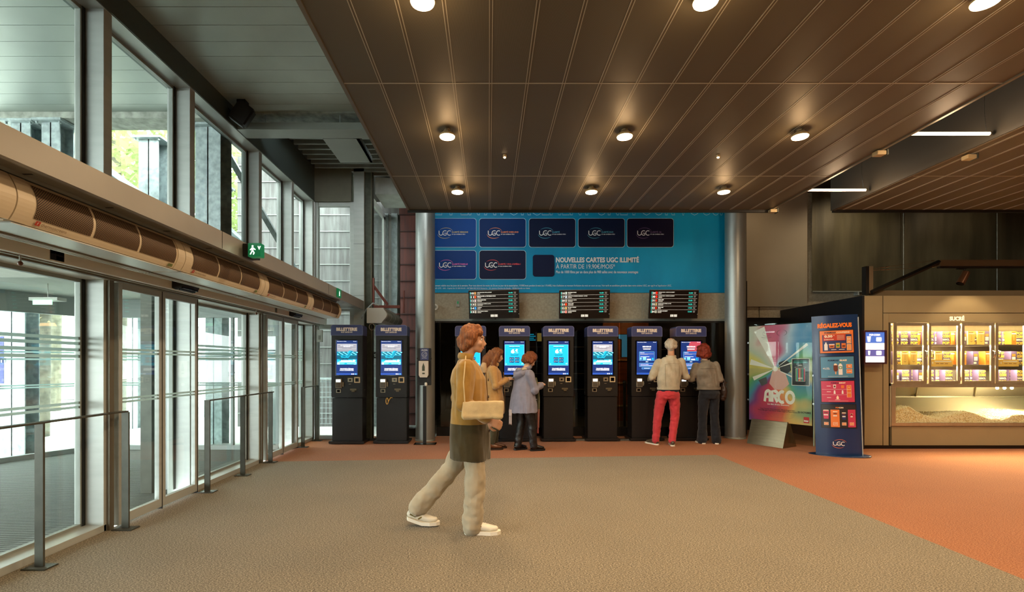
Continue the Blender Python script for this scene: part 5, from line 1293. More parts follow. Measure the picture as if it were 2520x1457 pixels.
# popcorn bin
zt, zb = cz(945), cz(1048)
mb = MB(); mb.box(cx(2192), XR, YC - .02, YC + .02, cz(953), zt); mb.box(cx(2192), XR, YC - .02, YC + .02, zb, cz(1040)); mb.box(cx(2192), cx(2202), YC - .02, YC + .02, cz(1040), cz(953)); mb.build('bin_frame', C_STEEL, cab, bev=.002)
MB().box(cx(2202), XR, YC - .006, YC - .002, cz(1040), cz(953)).build('bin_glass', M_GLASS, cab)
mb = MB(); mb.box(cx(2192), XR, YC + .02, YC + .9, zb - .02, zb); mb.box(cx(2192) - .01, cx(2192), YC, YC + .9, zb, zt); mb.box(XR, XR + .01, YC, YC + .9, zb, zt)
mb.add([(cx(2192), YC + .55, zt), (XR, YC + .55, zt), (XR, YC + .85, cz(980) - .03), (cx(2192), YC + .85, cz(980) - .03)], [(0, 1, 2, 3)]); mb.add([(cx(2192), YC + .85, cz(980) - .03), (XR, YC + .85, cz(980) - .03), (XR, YC + .25, zb), (cx(2192), YC + .25, zb)], [(0, 1, 2, 3)])
mb.box(cx(2192), XR, YC + .02, YC + .56, zt, zt + .01)
for u in (2262, 2408, 2560): mb.tube([(X(u, YC + .5), YC + .52, zt - .01), (X(u - 6, YC + .8), YC + .82, cz(980) - .02)], .012, 6)
mb.box(cx(2192), XR, YC + .82, YC + .85, cz(980) - .045, cz(980) - .02)
mb.build('bin_lining', mat('bin_steel', 'd2c4a4', .35, .4), cab)
M_BULB = mat('bin_bulb_glow', 'fff4d8', .5, emit=40, emit_col='ffe6b0')
for u in (2454, 2472, 2490):
    l = MB().sphere((X(u, YC + .15), YC + .15, cz(956)), .022, 12).build('bin_lamp', M_BULB, cab)
    light('POINT', 'bin_light', (X(u, YC + .15), YC + .15, cz(961)), 20.0, (1, .82, .5), .02)
for xx in (7.1, 7.7, 8.3, 9.0): light('AREA', 'bin_light', (xx, YC + .3, zt - .02), 110, (1, .8, .5), .4, (0, 0, 0), .1)
def heap(x):
    u = VU + x / YC * FPX
    pts = [(2190, 1012), (2215, 1008), (2240, 1003), (2262, 1018), (2290, 1030), (2320, 1032), (2345, 1026), (2380, 1018), (2400, 1022), (2440, 1030), (2470, 1034), (2500, 1024), (2530, 1020), (2800, 1026), (3200, 1026)]
    for (a, va), (b_, vb) in zip(pts, pts[1:]):
        if a <= u <= b_: return cz(va + (vb - va) * (u - a) / (b_ - a)) - zb
    return .1
mb = MB(); nx_, ny_ = 90, 14; x0, x1 = cx(2193), 9.4
def hz(x, y):
    t = (y - YC) / .8
    return zb + heap(x) * (1 - .35 * t) + .10 * t + .045 * noise.noise(Vector((x * 3, y * 5, 1))) + .06 * max(0, noise.noise(Vector((x * 1.6, y * 2.5, 4)))) * t * 2
vs = [(x0 + (x1 - x0) * i / nx_, YC + .01 + .55 * j / ny_, hz(x0 + (x1 - x0) * i / nx_, YC + .01 + .55 * j / ny_)) for j in range(ny_ + 1) for i in range(nx_ + 1)]
mb.add(vs, [(j * (nx_ + 1) + i, j * (nx_ + 1) + i + 1, (j + 1) * (nx_ + 1) + i + 1, (j + 1) * (nx_ + 1) + i) for j in range(ny_) for i in range(nx_)], 0)
mb.add([(p[0], YC + .01, z) for p in vs[:nx_ + 1] for z in (zb, p[2])], [(2 * i, 2 * i + 2, 2 * i + 3, 2 * i + 1) for i in range(nx_)], 0)
bmi = bmesh.new(); bmesh.ops.create_icosphere(bmi, subdivisions=1, radius=1); iv = [v.co.copy() for v in bmi.verts]; if_ = [[v.index for v in f.verts] for f in bmi.faces]; bmi.free()
rnd = random.Random(5)
for k in range(4200):
    x = rnd.uniform(x0, cx(2560)); front = rnd.random() < .45
    if front: y = YC + .012; z = rnd.uniform(zb + .01, hz(x, YC + .01))
    else: y = YC + .02 + .5 * rnd.random() ** 1.5; z = hz(x, y) + .004
    r = rnd.uniform(.007, .013); ax = Vector((rnd.uniform(.7, 1.3), rnd.uniform(.5, 1.0) if front else rnd.uniform(.7, 1.3), rnd.uniform(.7, 1.3)))
    mb.add([(x + p.x * r * ax.x, y + p.y * r * ax.y, z + p.z * r * ax.z) for p in iv], if_, 1)
o = mb.build('popcorn', [mat('popcorn_base', 'e8cc94', .8, noise_amt=.3, noise_scale=60), mat('popcorn_kernel', 'fff2cc', .7)])
o['kind'] = 'stuff'; o['label'] = 'heap of popcorn in the lit bin of the counter'; o['category'] = 'popcorn'
# framed popcorn price screen
t = thing('price_screen', 'small framed glowing POP-CORN price screen on the left of the counter', 'screen', (X(2155, 7.9), 7.9, 1.4))
Yp = 7.93; a, b_, c, d = X(2126, Yp), X(2183, Yp), Z(896, Yp), Z(813, Yp)
mb = MB(); fw = .028
mb.box(a, a + fw, Yp, Yp + .05, c, d); mb.box(b_ - fw, b_, Yp, Yp + .05, c, d); mb.box(a + fw, b_ - fw, Yp, Yp + .05, c, c + fw); mb.box(a + fw, b_ - fw, Yp, Yp + .05, d - fw, d); mb.build('screen_frame', mat('plum_frame', '4a2f38', .35, .3), t, bev=.002)
mb = MB(); mb.box(a + fw, b_ - fw, Yp + .02, Yp + .05, c + fw, d - fw, 0); H = d - c - 2 * fw; z0_ = c + fw; W = b_ - a - 2 * fw; x0_ = a + fw
EB = emat('price_blue', '4668b8', 1.0); EWH = emat('price_white', 'fff6ee', 1.25); ECR = emat('price_cream', 'f6ecd8', 1.1); EPU = emat('price_purple', '5c5a98', .9)
mb.rect(x0_, x0_ + W, z0_ + .64 * H, z0_ + H, Yp + .019, 0); mb.rect(x0_, x0_ + W, z0_ + .42 * H, z0_ + .64 * H, Yp + .019, 2); mb.rect(x0_, x0_ + W, z0_ + .2 * H, z0_ + .42 * H, Yp + .019, 3); mb.rect(x0_, x0_ + W, z0_, z0_ + .2 * H, Yp + .019, 1)
mb.text('POP-CORN', x0_ + W / 2, z0_ + .91 * H, W * .55, .03, Yp + .017, 1, .05)
for zz, mi in ((.76, 1), (.31, 1)): mb.rrect(x0_ + .58 * W, x0_ + .85 * W, z0_ + (zz - .07) * H, z0_ + (zz + .07) * H, Yp + .017, .012, mi)
mb.poly([(x0_ + .15 * W, z0_ + .68 * H), (x0_ + .27 * W, z0_ + .68 * H), (x0_ + .31 * W, z0_ + .86 * H), (x0_ + .11 * W, z0_ + .86 * H)], Yp + .017, 1); mb.poly([(x0_ + .18 * W, z0_ + .24 * H), (x0_ + .26 * W, z0_ + .24 * H), (x0_ + .28 * W, z0_ + .38 * H), (x0_ + .16 * W, z0_ + .38 * H)], Yp + .017, 1)
mb.rrect(x0_ + .62 * W, x0_ + .82 * W, z0_ + .06 * H, z0_ + .14 * H, Yp + .017, .01, 2); mb.build('screen_picture', [EB, EWH, ECR, EPU], t)
MB().box(a + .1, b_ - .1, Yp + .05, YC, c + .1, d - .1).build('wall_mount', M_BLACK, t)

# lighting arm above the counter
t = thing('lighting_arm', 'black bracket arm with long beam and cables above the popcorn counter', 'lighting arm', (cx(2139), YC + .1, 2.5))
Ya = YC + .06
def ax_(u): return X(u, Ya)
def az(v): return Z(v, Ya)
MB().box(ax_(2131), ax_(2139), Ya - .0, Ya + .09, az(724), az(655)).build('upright', M_BLACK, t); MB().box(ax_(2139), ax_(2149), Ya, Ya + .02, az(722), az(655)).build('upright_plate', mat('fascia_brown'), t)
MB().tube([(ax_(2142), Ya - .02, az(720)), (ax_(2309), Ya - .02, az(645))], [(.036, .036)] * 2, 4, smooth=False).build('diagonal_strut', M_BLACK, t)
mb = MB(); mb.box(ax_(2308), XR, Ya - .05, Ya + .03, az(656), az(641)); mb.build('beam', mat('beam_brown', '5c4a35', .35, .3), t); MB().box(ax_(2308), XR, Ya - .04, Ya + .02, az(660), az(656)).build('track', M_BLACK, t)
for v0, v1 in ((662, 641), (666, 657)):
    mb = MB(); mb.tube([(ax_(2146), Ya - .02, az(v0)), (ax_(2304), Ya - .02, az(v1))], .003, 6)
    for k in (.12, .2, .9): mb.tube([(ax_(2146 + 158 * k), Ya - .02, az(v0 + (v1 - v0) * k)), (ax_(2146 + 158 * (k + .05)), Ya - .02, az(v0 + (v1 - v0) * (k + .05)))], .008, 6)
    mb.build('tension_cable', M_CHROME, t)
t = thing('track_spotlight', 'bronze cylinder spotlight hanging under the lighting arm', 'spotlight', (ax_(2370), Ya, 2.7))
MB().tube([(ax_(2378), Ya, az(670)), (ax_(2363), Ya, az(698))], [.052, .058], 20).build('lamp_body', mat('bronze', '5a3a24', .35, .5), t)
mb = MB(); mb.box(ax_(2356), ax_(2376), Ya - .02, Ya + .02, az(663), az(659)); mb.tube([(ax_(2372), Ya, az(661)), (ax_(2376), Ya, az(672))], .012, 8); mb.build('track_adapter', M_BLACK, t)
MB().tube([(ax_(2363), Ya, az(698)), (ax_(2362.3), Ya, az(699.5))], [.05, .05], 16).build('lens', M_BLACKG, t)
light('SPOT', 'arm_spot', (ax_(2366), Ya - .6, az(690)), 30, (1, .7, .4), .04, (radians(20), 0, 0), spot=radians(100))

# =================================================================== MENU TOTEM
t = thing('menu_totem', 'curved navy menu totem headed RÉGALEZ-VOUS standing beside the popcorn counter', 'totem', (0, 0, 0))
HW = .30; PXH = .6 / 113.0
def bend(p):
    s = max(-1.0, min(1.0, p[0] / HW)); return (p[0], p[1] - .075 * (1 - s * s), p[2])
def tz(v): return 1.4 - (v - 893) / FPX * 7.60
def tx(u, v): return (u - (2058.5 + (v - 778) * .029)) * PXH
N_ = 20
out = [(-HW + 2 * HW * k / N_, -.075 * (1 - (2 * k / N_ - 1) ** 2)) for k in range(N_ + 1)] + [(HW - 2 * HW * k / N_, .075 * (1 - (2 * k / N_ - 1) ** 2)) for k in range(1, N_)]
mb = MB(); mb.prism(out, .012, 2.143, 'z', smooth=False); mb.build('body', mat('totem_navy', '14305a', .32, coat=.2), t)
mb = MB(); mb.lathe([(.5, 0), (.5, .006), (.49, .012)], 0, 0, 40, sx=.82, sy=.42, smooth=False); mb.build('base_plate', mat('totem_navy'), t)
MB().box(HW - .004, HW + .008, -.012, .012, .012, 2.10).build('edge_profile', M_ALU, t)
def panel(name, v0, v1, mats, draw, u0=2021, u1=2102):
    mb = MB(); mb.xf = bend
    xa, xb = tx(u0, v0), tx(u1, v0); za, zb_ = tz(v1), tz(v0)
    n_ = 14
    vs = [(xa - .012 + (xb - xa + .024) * k / n_, -.005, z) for k in range(n_ + 1) for z in (za - .012, zb_ + .012)]; mb.add(vs, [(2 * k, 2 * k + 2, 2 * k + 3, 2 * k + 1) for k in range(n_)], 0)
    W, H = xb - xa, zb_ - za
    def R(a, b_, c, d, mi, k=1):
        vs = [(xa + (a + (b_ - a) * j / n_) * W, -.005 - .0012 * k, z) for j in range(n_ + 1) for z in (za + c * H, za + d * H)]; mb.add(vs, [(2 * j, 2 * j + 2, 2 * j + 3, 2 * j + 1) for j in range(n_)], mi)
    def T(s, a, c, w_, h_, mi, k=4, bold=.04): mb.text(s, xa + a * W, za + c * H, w_ * W, h_ * H, -.005 - .0012 * k, mi, bold)
    def P(pts, mi, k=3): mb.poly([(xa + a * W, za + c * H) for a, c in pts], -.005 - .0012 * k, mi)
    R(0, 1, 0, 1, 1)
    draw(R, T, P); mb.build(name, mats, t)
PBK = mat('menu_frame', '1b1c26', .4); POR = mat('menu_orange', 'e07a3a', .45); PNV = mat('menu_navy', '2c3564', .45); PRD = mat('menu_red', 'c03a22', .45); PCR = mat('menu_cream', 'f0dcc0', .5); PBL = mat('menu_blue', '4f86a4', .45); PPK = mat('menu_pink', 'c23a5a', .45); PWH = mat('menu_white', 'e6e0da', .5); PGR = mat('menu_green', '3c8a4a', .5); PBR = mat('menu_brown', '6a3420', .5); PDB = mat('menu_deep', '141a3c', .5); POL = mat('menu_light_orange', 'e89a5c', .45)
def p1(R, T, P):
    R(.07, .95, .07, .82, 2, 2); T('FORMULE', .30, .91, .33, .075, 8); T('CONFISERIE', .69, .91, .40, .075, 4)
    R(.10, .76, .55, .83, 3, 3); T('0,50', .25, .74, .24, .14, 4, 6, .06); T('€', .41, .78, .03, .05, 4, 6); T('DE RÉDUCTION', .26, .61, .28, .05, 4, 6)
    for k in range(4): R(.50, .72, .76 - k * .055, .775 - k * .055, 4, 5)
    P([(.12, .12), (.22, .12), (.22, .38), (.19, .43), (.19, .48), (.15, .48), (.15, .43), (.12, .38)], 7); P([(.27, .22), (.41, .22), (.42, .36), (.26, .36)], 1, 4); R(.255, .425, .36, .40, 7, 4); P([(.46, .22), (.58, .22), (.58, .44), (.46, .44)], 11, 4); P([(.63, .20), (.76, .20), (.76, .42), (.63, .42)], 1, 4)
    R(.48, .56, .28, .36, 9, 5); R(.65, .74, .25, .33, 5, 5); R(.29, .39, .26, .32, 5, 5)
    R(.79, .93, .40, .72, 4, 3); R(.80, .92, .415, .705, 10, 4); R(.79, .93, .10, .37, 4, 3); R(.80, .92, .115, .355, 10, 4); T('8,50', .86, .60, .10, .06, 4, 6); T('15%', .86, .48, .06, .05, 4, 6)
    R(.32, .47, .13, .155, 4, 4); R(.55, .72, .13, .155, 4, 4)
panel('menu_panel', 812, 866, [PBK, POR, PNV, PRD, PCR, PBR, PBL, PWH, PDB, PGR, POL, mat('menu_yellow', 'c8a040', .5)], p1)
def p2(R, T, P):
    T('FORMULE', .37, .83, .32, .08, 8); T('GLACE', .67, .83, .22, .08, 4, 4, .07); T('+1', .09, .45, .07, .09, 7, 4, .06); T('GLACE\nAU CHOIX', .20, .45, .13, .10, 7)
    P([(.37, .38), (.40, .30), (.47, .30), (.50, .38), (.50, .60), (.46, .68), (.40, .68), (.37, .60)], 5, 4); P([(.38, .60), (.49, .60), (.46, .68), (.40, .68)], 4, 5); P([(.42, .17), (.45, .17), (.45, .30), (.42, .30)], 10, 4)
    P([(.52, .14), (.64, .14), (.64, .60), (.60, .68), (.56, .68), (.52, .60)], 7, 4); R(.555, .605, .68, .73, 9, 4); R(.53, .63, .42, .54, 9, 5); R(.55, .61, .45, .51, 7, 6)
    for a, b_ in ((.44, .64), (.20, .40)): R(.76, .94, a, b_, 4, 3); R(.77, .93, a + .012, b_ - .012, 1 if False else 11, 4)
    T('7€', .85, .54, .09, .10, 4, 6, .05); T('6 000', .85, .30, .12, .06, 4, 6); R(.2, .8, .06, .07, 7, 3)
panel('menu_panel', 876, 927, [PBK, PBL, PNV, PRD, PCR, PBR, PBL, PWH, PDB, PGR, POL, POR], p2, 2023, 2103)
def p3(R, T, P):
    T('FORMULE', .41, .91, .24, .06, 8); T('ENFANT', .63, .91, .20, .065, 4, 4, .07)
    for c in (.60, .34): R(.02, .76, c, c + .008, 7, 3)
    for c in (.75, .48, .20): R(.16, .28, c, c + .025, 7, 3)
    P([(.36, .66), (.43, .66), (.44, .83), (.35, .83)], 7, 3); P([(.59, .66), (.68, .66), (.68, .80), (.59, .80)], 11, 3); P([(.36, .39), (.42, .39), (.41, .56), (.37, .56)], 7, 3); P([(.60, .39), (.66, .39), (.65, .56), (.61, .56)], 7, 3); P([(.44, .14), (.51, .14), (.51, .24), (.475, .32), (.44, .24)], 4, 3); R(.37, .42, .70, .79, 5, 4)
    for a, b_ in ((.60, .80), (.44, .60), (.22, .43)): R(.76, .90, a, b_, 4, 3); R(.77, .89, a + .01, b_ - .01, 11, 4)
    T('7€', .83, .70, .05, .05, 4, 6); R(.40, .55, .10, .115, 7, 3); R(.2, .8, .05, .058, 7, 3)
panel('menu_panel', 935, 986, [PBK, PPK, PNV, PRD, PCR, PBR, PBL, PWH, PDB, PGR, POL, POR], p3, 2024, 2104)
def p4(R, T, P):
    T('POP', .45, .88, .10, .06, 10, 4, .07); T('-CORN', .56, .88, .14, .06, 4, 4, .07)
    R(.25, .51, .02, .79, 11, 2); R(.76, .99, .02, .79, 6, 2)
    for c, w_, z0_, z1_, mi in ((.12, .085, .38, .74, 6), (.385, .075, .37, .68, 11), (.64, .065, .36, .63, 2), (.87, .045, .40, .58, 6)):
        P([(c - w_ * .8, z0_), (c + w_ * .8, z0_), (c + w_, z1_), (c - w_, z1_)], mi, 3); P([(c - w_, z1_), (c + w_, z1_), (c + w_ * .8, z1_ + .04), (c - w_ * .8, z1_ + .04)], 4, 4); R(c - w_ * .8, c + w_ * .7, (z0_ + z1_) / 2 - .03, (z0_ + z1_) / 2 + .02, 7, 4); R(c - w_ * .7, c + w_ * .6, (z0_ + z1_) / 2 + .07, (z0_ + z1_) / 2 + .12, 5, 4)
        R(c - .065, c + .065, .10, .23, 4, 3); R(c - .055, c + .055, .115, .215, 10, 4); T('5,90', c, .165, .08, .05, 4, 6)
panel('menu_panel', 993, 1048, [PBK, mat('menu_dark', '2c2b2e', .4), PNV, PRD, PCR, PBR, PPK, PWH, PDB, PGR, POR, POR], p4, 2025, 2107)
mb = MB(); mb.xf = bend; mb.text('RÉGALEZ-VOUS', tx(2057.5, 798), tz(798), 83 * PXH, 13.5 * .00627, -.006, 0, .06); mb.build('title', mat('title_orange', 'f07818', .5), t)
mb = MB(); mb.xf = bend; ugc(mb, tx(2052, 1087), tz(1087), 29 * PXH, -.006, 0, 1); mb.build('logo', [PWH, mat('logo_orange', 'e8703a', .5)], t)
t.location = (5.31, 7.49, 0); t.rotation_euler = (0, radians(-1.6), radians(-25)); t.scale = (.98, .98, .99)

# =================================================================== FILM POSTER STAND
t = thing('poster_stand', 'rainbow ARCO film poster in a glass holder on a brushed metal wedge foot', 'poster stand', (0, 0, 0))
def rainbow():
    m = bpy.data.materials.new('rainbow_print'); m.use_nodes = True; nt = m.node_tree; N = nt.nodes; L = nt.links; b = N['Principled BSDF']; b.inputs['Roughness'].default_value = .35
    tc = N.new('ShaderNodeTexCoord'); mp = N.new('ShaderNodeMapping'); mp.inputs['Location'].default_value = (-(-.07), 0, -1.30)
    nz = N.new('ShaderNodeTexNoise'); nz.inputs['Scale'].default_value = 2.2; nz.inputs['Detail'].default_value = 1
    L.new(tc.outputs['Object'], nz.inputs['Vector']); L.new(tc.outputs['Object'], mp.inputs[0])
    s = N.new('ShaderNodeSeparateXYZ'); L.new(mp.outputs[0], s.inputs[0])
    at = N.new('ShaderNodeMath'); at.operation = 'ARCTAN2'; L.new(s.outputs[2], at.inputs[0]); L.new(s.outputs[0], at.inputs[1])
    mr = N.new('ShaderNodeMapRange'); mr.inputs[1].default_value = -pi; mr.inputs[2].default_value = pi; L.new(at.outputs[0], mr.inputs[0])
    ad = N.new('ShaderNodeMath'); ad.operation = 'MULTIPLY_ADD'; ad.inputs[1].default_value = .22; L.new(nz.outputs['Fac'], ad.inputs[0]); 
    sb = N.new('ShaderNodeMath'); sb.operation = 'SUBTRACT'; sb.inputs[1].default_value = .11; L.new(mr.outputs[0], sb.inputs[0]); L.new(sb.outputs[0], ad.inputs[2])
    r = N.new('ShaderNodeValToRGB'); cr = r.color_ramp
    cols = [(0, 'b8b070'), (.06, '5aa060'), (.12, '4a8fb0'), (.17, '7a3a7c'), (.22, 'c03a4a'), (.27, 'd86040'), (.32, 'd8b060'), (.37, '5aa080'), (.44, '3a7fa8'), (.5, 'd0c070'), (.56, '6aa870'), (.62, '4a8cc0'), (.68, 'a4b8d0'), (.74, 'c04870'), (.79, 'c85068'), (.83, 'd0c4b8'), (.9, 'b8c4b0'), (.96, 'd8c860'), (1, 'b8b070')]
    cr.elements[0].position = 0; cr.elements[0].color = lin(cols[0][1]); cr.elements[1].position = 1; cr.elements[1].color = lin(cols[-1][1])
    for p, c in cols[1:-1]: e = cr.elements.new(p); e.color = lin(c)
    L.new(ad.outputs[0], r.inputs[0]); L.new(r.outputs[0], b.inputs['Base Color']); return m
PW = 1.077; z0, z1 = .40, 2.05; hw = PW / 2
mb = MB(); mb.box(-hw + .01, hw - .03, -.004, .004, z0, z1 - .01); mb.build('poster_print', rainbow(), t)
cxp, czp = -.07, 1.30
def beam(a, w_, ln): 
    a = radians(a); p = (cxp + cos(a) * ln, czp + sin(a) * ln); n_ = (-sin(a) * w_, cos(a) * w_); return [(cxp, czp), (p[0] - n_[0], p[1] - n_[1]), (p[0] + n_[0], p[1] + n_[1])]
mb = MB()
def clipb(P): return [(max(-hw + .012, min(hw - .032, a)), max(z0, min(z1 - .012, b_))) for a, b_ in P]
for a, w_, ln in ((112, .10, .74), (165, .05, .45), (205, .035, .42), (38, .022, .65), (20, .012, .3), (335, .014, .35)): mb.poly(clipb(beam(a, w_, ln)), -.006, 0)
mb.disc(cxp, czp, .045, .045, -.0065, 0, 16)
mb.build('light_rays', mat('print_white', 'ece8e2', .4), t)
# plain abstract cloak shape instead of figures
mb = MB(); mb.poly([(-.02, 1.40), (.10, 1.45), (.17, 1.40), (.19, 1.28), (.13, 1.22), (.02, 1.26)][::-1], -.0058, 0); mb.poly([(-.12, 1.26), (.0, 1.30), (.10, 1.22), (.16, 1.05), (.05, .95), (-.08, .95), (-.17, 1.05)][::-1], -.0056, 1); mb.poly([(-.36, 1.10), (-.22, 1.16), (-.2, 1.05), (-.3, 1.0)][::-1], -.0056, 2)
mb.build('abstract_shape', [mat('print_dark', '2c2f34', .5), mat('print_blush', 'd8a8a0', .5), mat('print_grey', '4a4a4c', .5)], t)
def ARX(px_): return -hw + (px_ - 65) / (640 - 65) * PW     # zoomed poster measurement to metres (horizontal)
def ARZ(pz): return z1 - (pz - 205) / (1090 - 205) * (z1 - z0)
# ARCO letters: heavy rounded strokes
mb = MB(); mb.xf = lambda q: (-.02 + .76 * q[0], q[1], q[2] - .06); k = .055; zl, zh = .80, 1.0; y = -.007
xa = -.30
stroke(mb, [(xa, zl), (xa + .02, .93)] + arcpts(xa + .085, .93, .065, .055, 180, 90, 6) + [(xa + .115, .985), (xa + .115, zl)], k, y, 0); stroke(mb, [(xa + .02, .88), (xa + .115, .88)], k * .7, y, 0)
xa = -.13
stroke(mb, [(xa, zl), (xa, .98), (xa + .06, .98)] + arcpts(xa + .07, .94, .045, .04, 90, -90, 8) + [(xa + .02, .90)], k, y, 0); stroke(mb, [(xa + .05, .90), (xa + .115, zl)], k, y, 0)
stroke(mb, arcpts(.085, .89, .075, .088, 60, 300, 14), k, y, 0); stroke(mb, arcpts(.255, .89, .08, .088, 0, 360, 20), k, y - .0005, 0)
mb.build('title_letters', mat('print_cream', 'e8e4dc', .45), t)
mb = MB(); mb.text("Un film d'Ugo Bienvenu", -.02, .695, .36, .03, -.007, 0, .02); mb.text('Oscar Tresanini  Alma Jodorowsky  Margot Ringard Oldra\nVincent Macaigne  Louis Garrel  William Lebghil et Oxmo Puccino', -.04, .60, .66, .055, -.007, 1, .01); mb.text('AVEC LES VOIX DE', -.03, .645, .12, .012, -.007, 1); mb.text('22 OCTOBRE', .395, .60, .20, .03, -.0075, 1, .04)
for q in range(4): mb.text('remembers  films  production  studio  cinéma  france', -.05 + q * .01, .55 - q * .022, .62 - q * .05, .009, -.007, 1)
mb.arc(-.22, 1.90, .065, .042, 0, 180, .004, -.007, 1); mb.arc(-.22, 1.90, .065, .042, 180, 360, .004, -.007, 1); mb.text('FESTIVAL DE CANNES', -.22, 1.835, .17, .014, -.007, 1); mb.text('SÉANCE SPÉCIALE', -.22, 1.812, .12, .01, -.007, 1); mb.arc(-.22, 1.90, .045, .02, 20, 160, .006, -.007, 1)
mb.arc(.04, 1.90, .08, .05, 100, 250, .006, -.007, 1); mb.arc(.04, 1.90, .08, .05, 290, 80 + 360, .006, -.007, 1)
mb.build('printed_text', [mat('print_cream'), mat('print_dark')], t)
mb = MB(); mb.rect(.385, .47, .435, .53, -.0075, 0); mb.text('inter', .427, .47, .07, .03, -.008, 1, .06); mb.build('red_badge', [mat('badge_bright_red', 'c0282c', .4), mat('print_white')], t)
mb = MB(); xa, xb, za, zb_ = .20, .475, 1.03, 1.47
mb.rect(xa, xb, za, zb_, -.008, 0); mb.rect(xa + .008, xb - .008, za + .008, zb_ - .008, -.0085, 1); mb.rect(xa + .03, xb - .03, zb_ - .075, zb_ - .055, -.009, 3); mb.text('AVANT-PREMIÈRE', (xa + xb) / 2, zb_ - .038, .21, .022, -.009, 3, .05); mb.text('ARCO', (xa + xb) / 2, zb_ - .11, .055, .02, -.009, 2, .05); mb.text('DIMANCHE 5 OCTOBRE À 11H00', (xa + xb) / 2, zb_ - .14, .18, .011, -.009, 2, .03)
mb.rect(xa + .065, xb - .065, za + .07, za + .28, -.009, 2); n_ = 8
for q, c in enumerate(range(4, 12)): mb.rect(xa + .07 + q * .0168, xa + .07 + (q + 1) * .0168, za + .075, za + .275, -.0095, 4 + q % 5)
mb.text('ARCO', (xa + xb) / 2, za + .12, .07, .025, -.0102, 2, .06); mb.build('premiere_sheet', [mat('print_cream'), mat('sheet_black', '1a2026', .4), mat('print_white'), mat('sheet_teal', '3c8c84', .5), mat('mini_a', '5aa060', .5), mat('mini_b', '4a8fb0', .5), mat('mini_c', 'c03a4a', .5), mat('mini_d', 'd8b060', .5), mat('mini_e', '7a3a7c', .5)], t)
mb = MB(); mb.box(-hw - .01, hw, -.018, -.012, z0 - .32, z1 + .02); mb.build('front_glass', glass_mat('poster_glass', (.93, .97, .96), .3), t)
mb = MB(); mb.box(-hw - .01, hw, .012, .018, z0 - .32, z1 + .02); mb.build('back_glass', glass_mat('poster_glass'), t)
mb = MB(); mb.box(hw - .002, hw + .004, -.02, .02, z0 - .32, z1 + .02); mb.build('glass_edge', mat('glass_edge_green', '9ab8ac', .2, .1), t)
for zz in (1.75, 1.2, .75):
    for sx in (-1, 1): MB().box(sx * hw - .012, sx * hw + .012, -.024, .024, zz - .015, zz + .015, b=.003).build('clip', M_CHROME, t)
mb = MB(); mb.prism([(-.17, .0), (.24, .0), (.04, .42), (-.03, .42)], -.467, .147, 'x', 0); mb.build('wedge_foot', mat('brushed_wedge', '8f836a', .32, .95, noise_amt=.08, noise_scale=5, stretch=(1, 6, 6)), t, bev=.004)
t.location = (4.87, 8.27, 0); t.rotation_euler = (0, 0, radians(-59.7))

# =================================================================== PEOPLE
def organic(mb, name, mats, parent, voxel=.008, smooth=8, wr=None, mfun=None, post=None):
    """merge overlapping volumes into one continuous smooth surface"""
    me = bpy.data.meshes.new('tmp'); me.from_pydata(mb.v, [], mb.f); me.update()
    o = bpy.data.objects.new('tmp', me); C.objects.link(o)
    r = o.modifiers.new('r', 'REMESH'); r.mode = 'VOXEL'; r.voxel_size = voxel; r.adaptivity = 0
    s_ = o.modifiers.new('s', 'SMOOTH'); s_.factor = .5; s_.iterations = smooth
    dg = bpy.context.evaluated_depsgraph_get(); ev = o.evaluated_get(dg)
    m2 = bpy.data.meshes.new_from_object(ev, depsgraph=dg)
    bpy.data.objects.remove(o); bpy.data.meshes.remove(me)
    if wr:
        amp, fr, st = wr; ns = [v.normal.copy() for v in m2.vertices]
        for v, n_ in zip(m2.vertices, ns):
            p = Vector((v.co.x * fr * st[0], v.co.y * fr * st[1], v.co.z * fr * st[2]))
            d = noise.noise(p) + .5 * noise.noise(p * 2.3 + Vector((7, 1, 3)))
            d = (abs(d) ** .8) * (1 if d > 0 else -1)
            v.co += n_ * d * amp
    if post:
        for v in m2.vertices: v.co = Vector(post(v.co))
    m2.materials.clear()
    if not isinstance(mats, (list, tuple)): mats = [mats]
    for m in mats: m2.materials.append(m)
    m2.polygons.foreach_set('use_smooth', [True] * len(m2.polygons))
    if mfun: m2.polygons.foreach_set('material_index', [mfun(p.center, p.normal) for p in m2.polygons])
    else: m2.polygons.foreach_set('material_index', [0] * len(m2.polygons))
    m2.name = name
    ob = bpy.data.objects.new(name, m2); C.objects.link(ob); ob.parent = parent
    return ob
def V(*a): return Vector(a)
def limb(mb, pts, rs):
    mb.tube(pts, rs, 14)
    for p, r in zip(pts, rs):
        q = r if not isinstance(r, (list, tuple)) else min(r)
        mb.sphere(p, q * .99, 12)
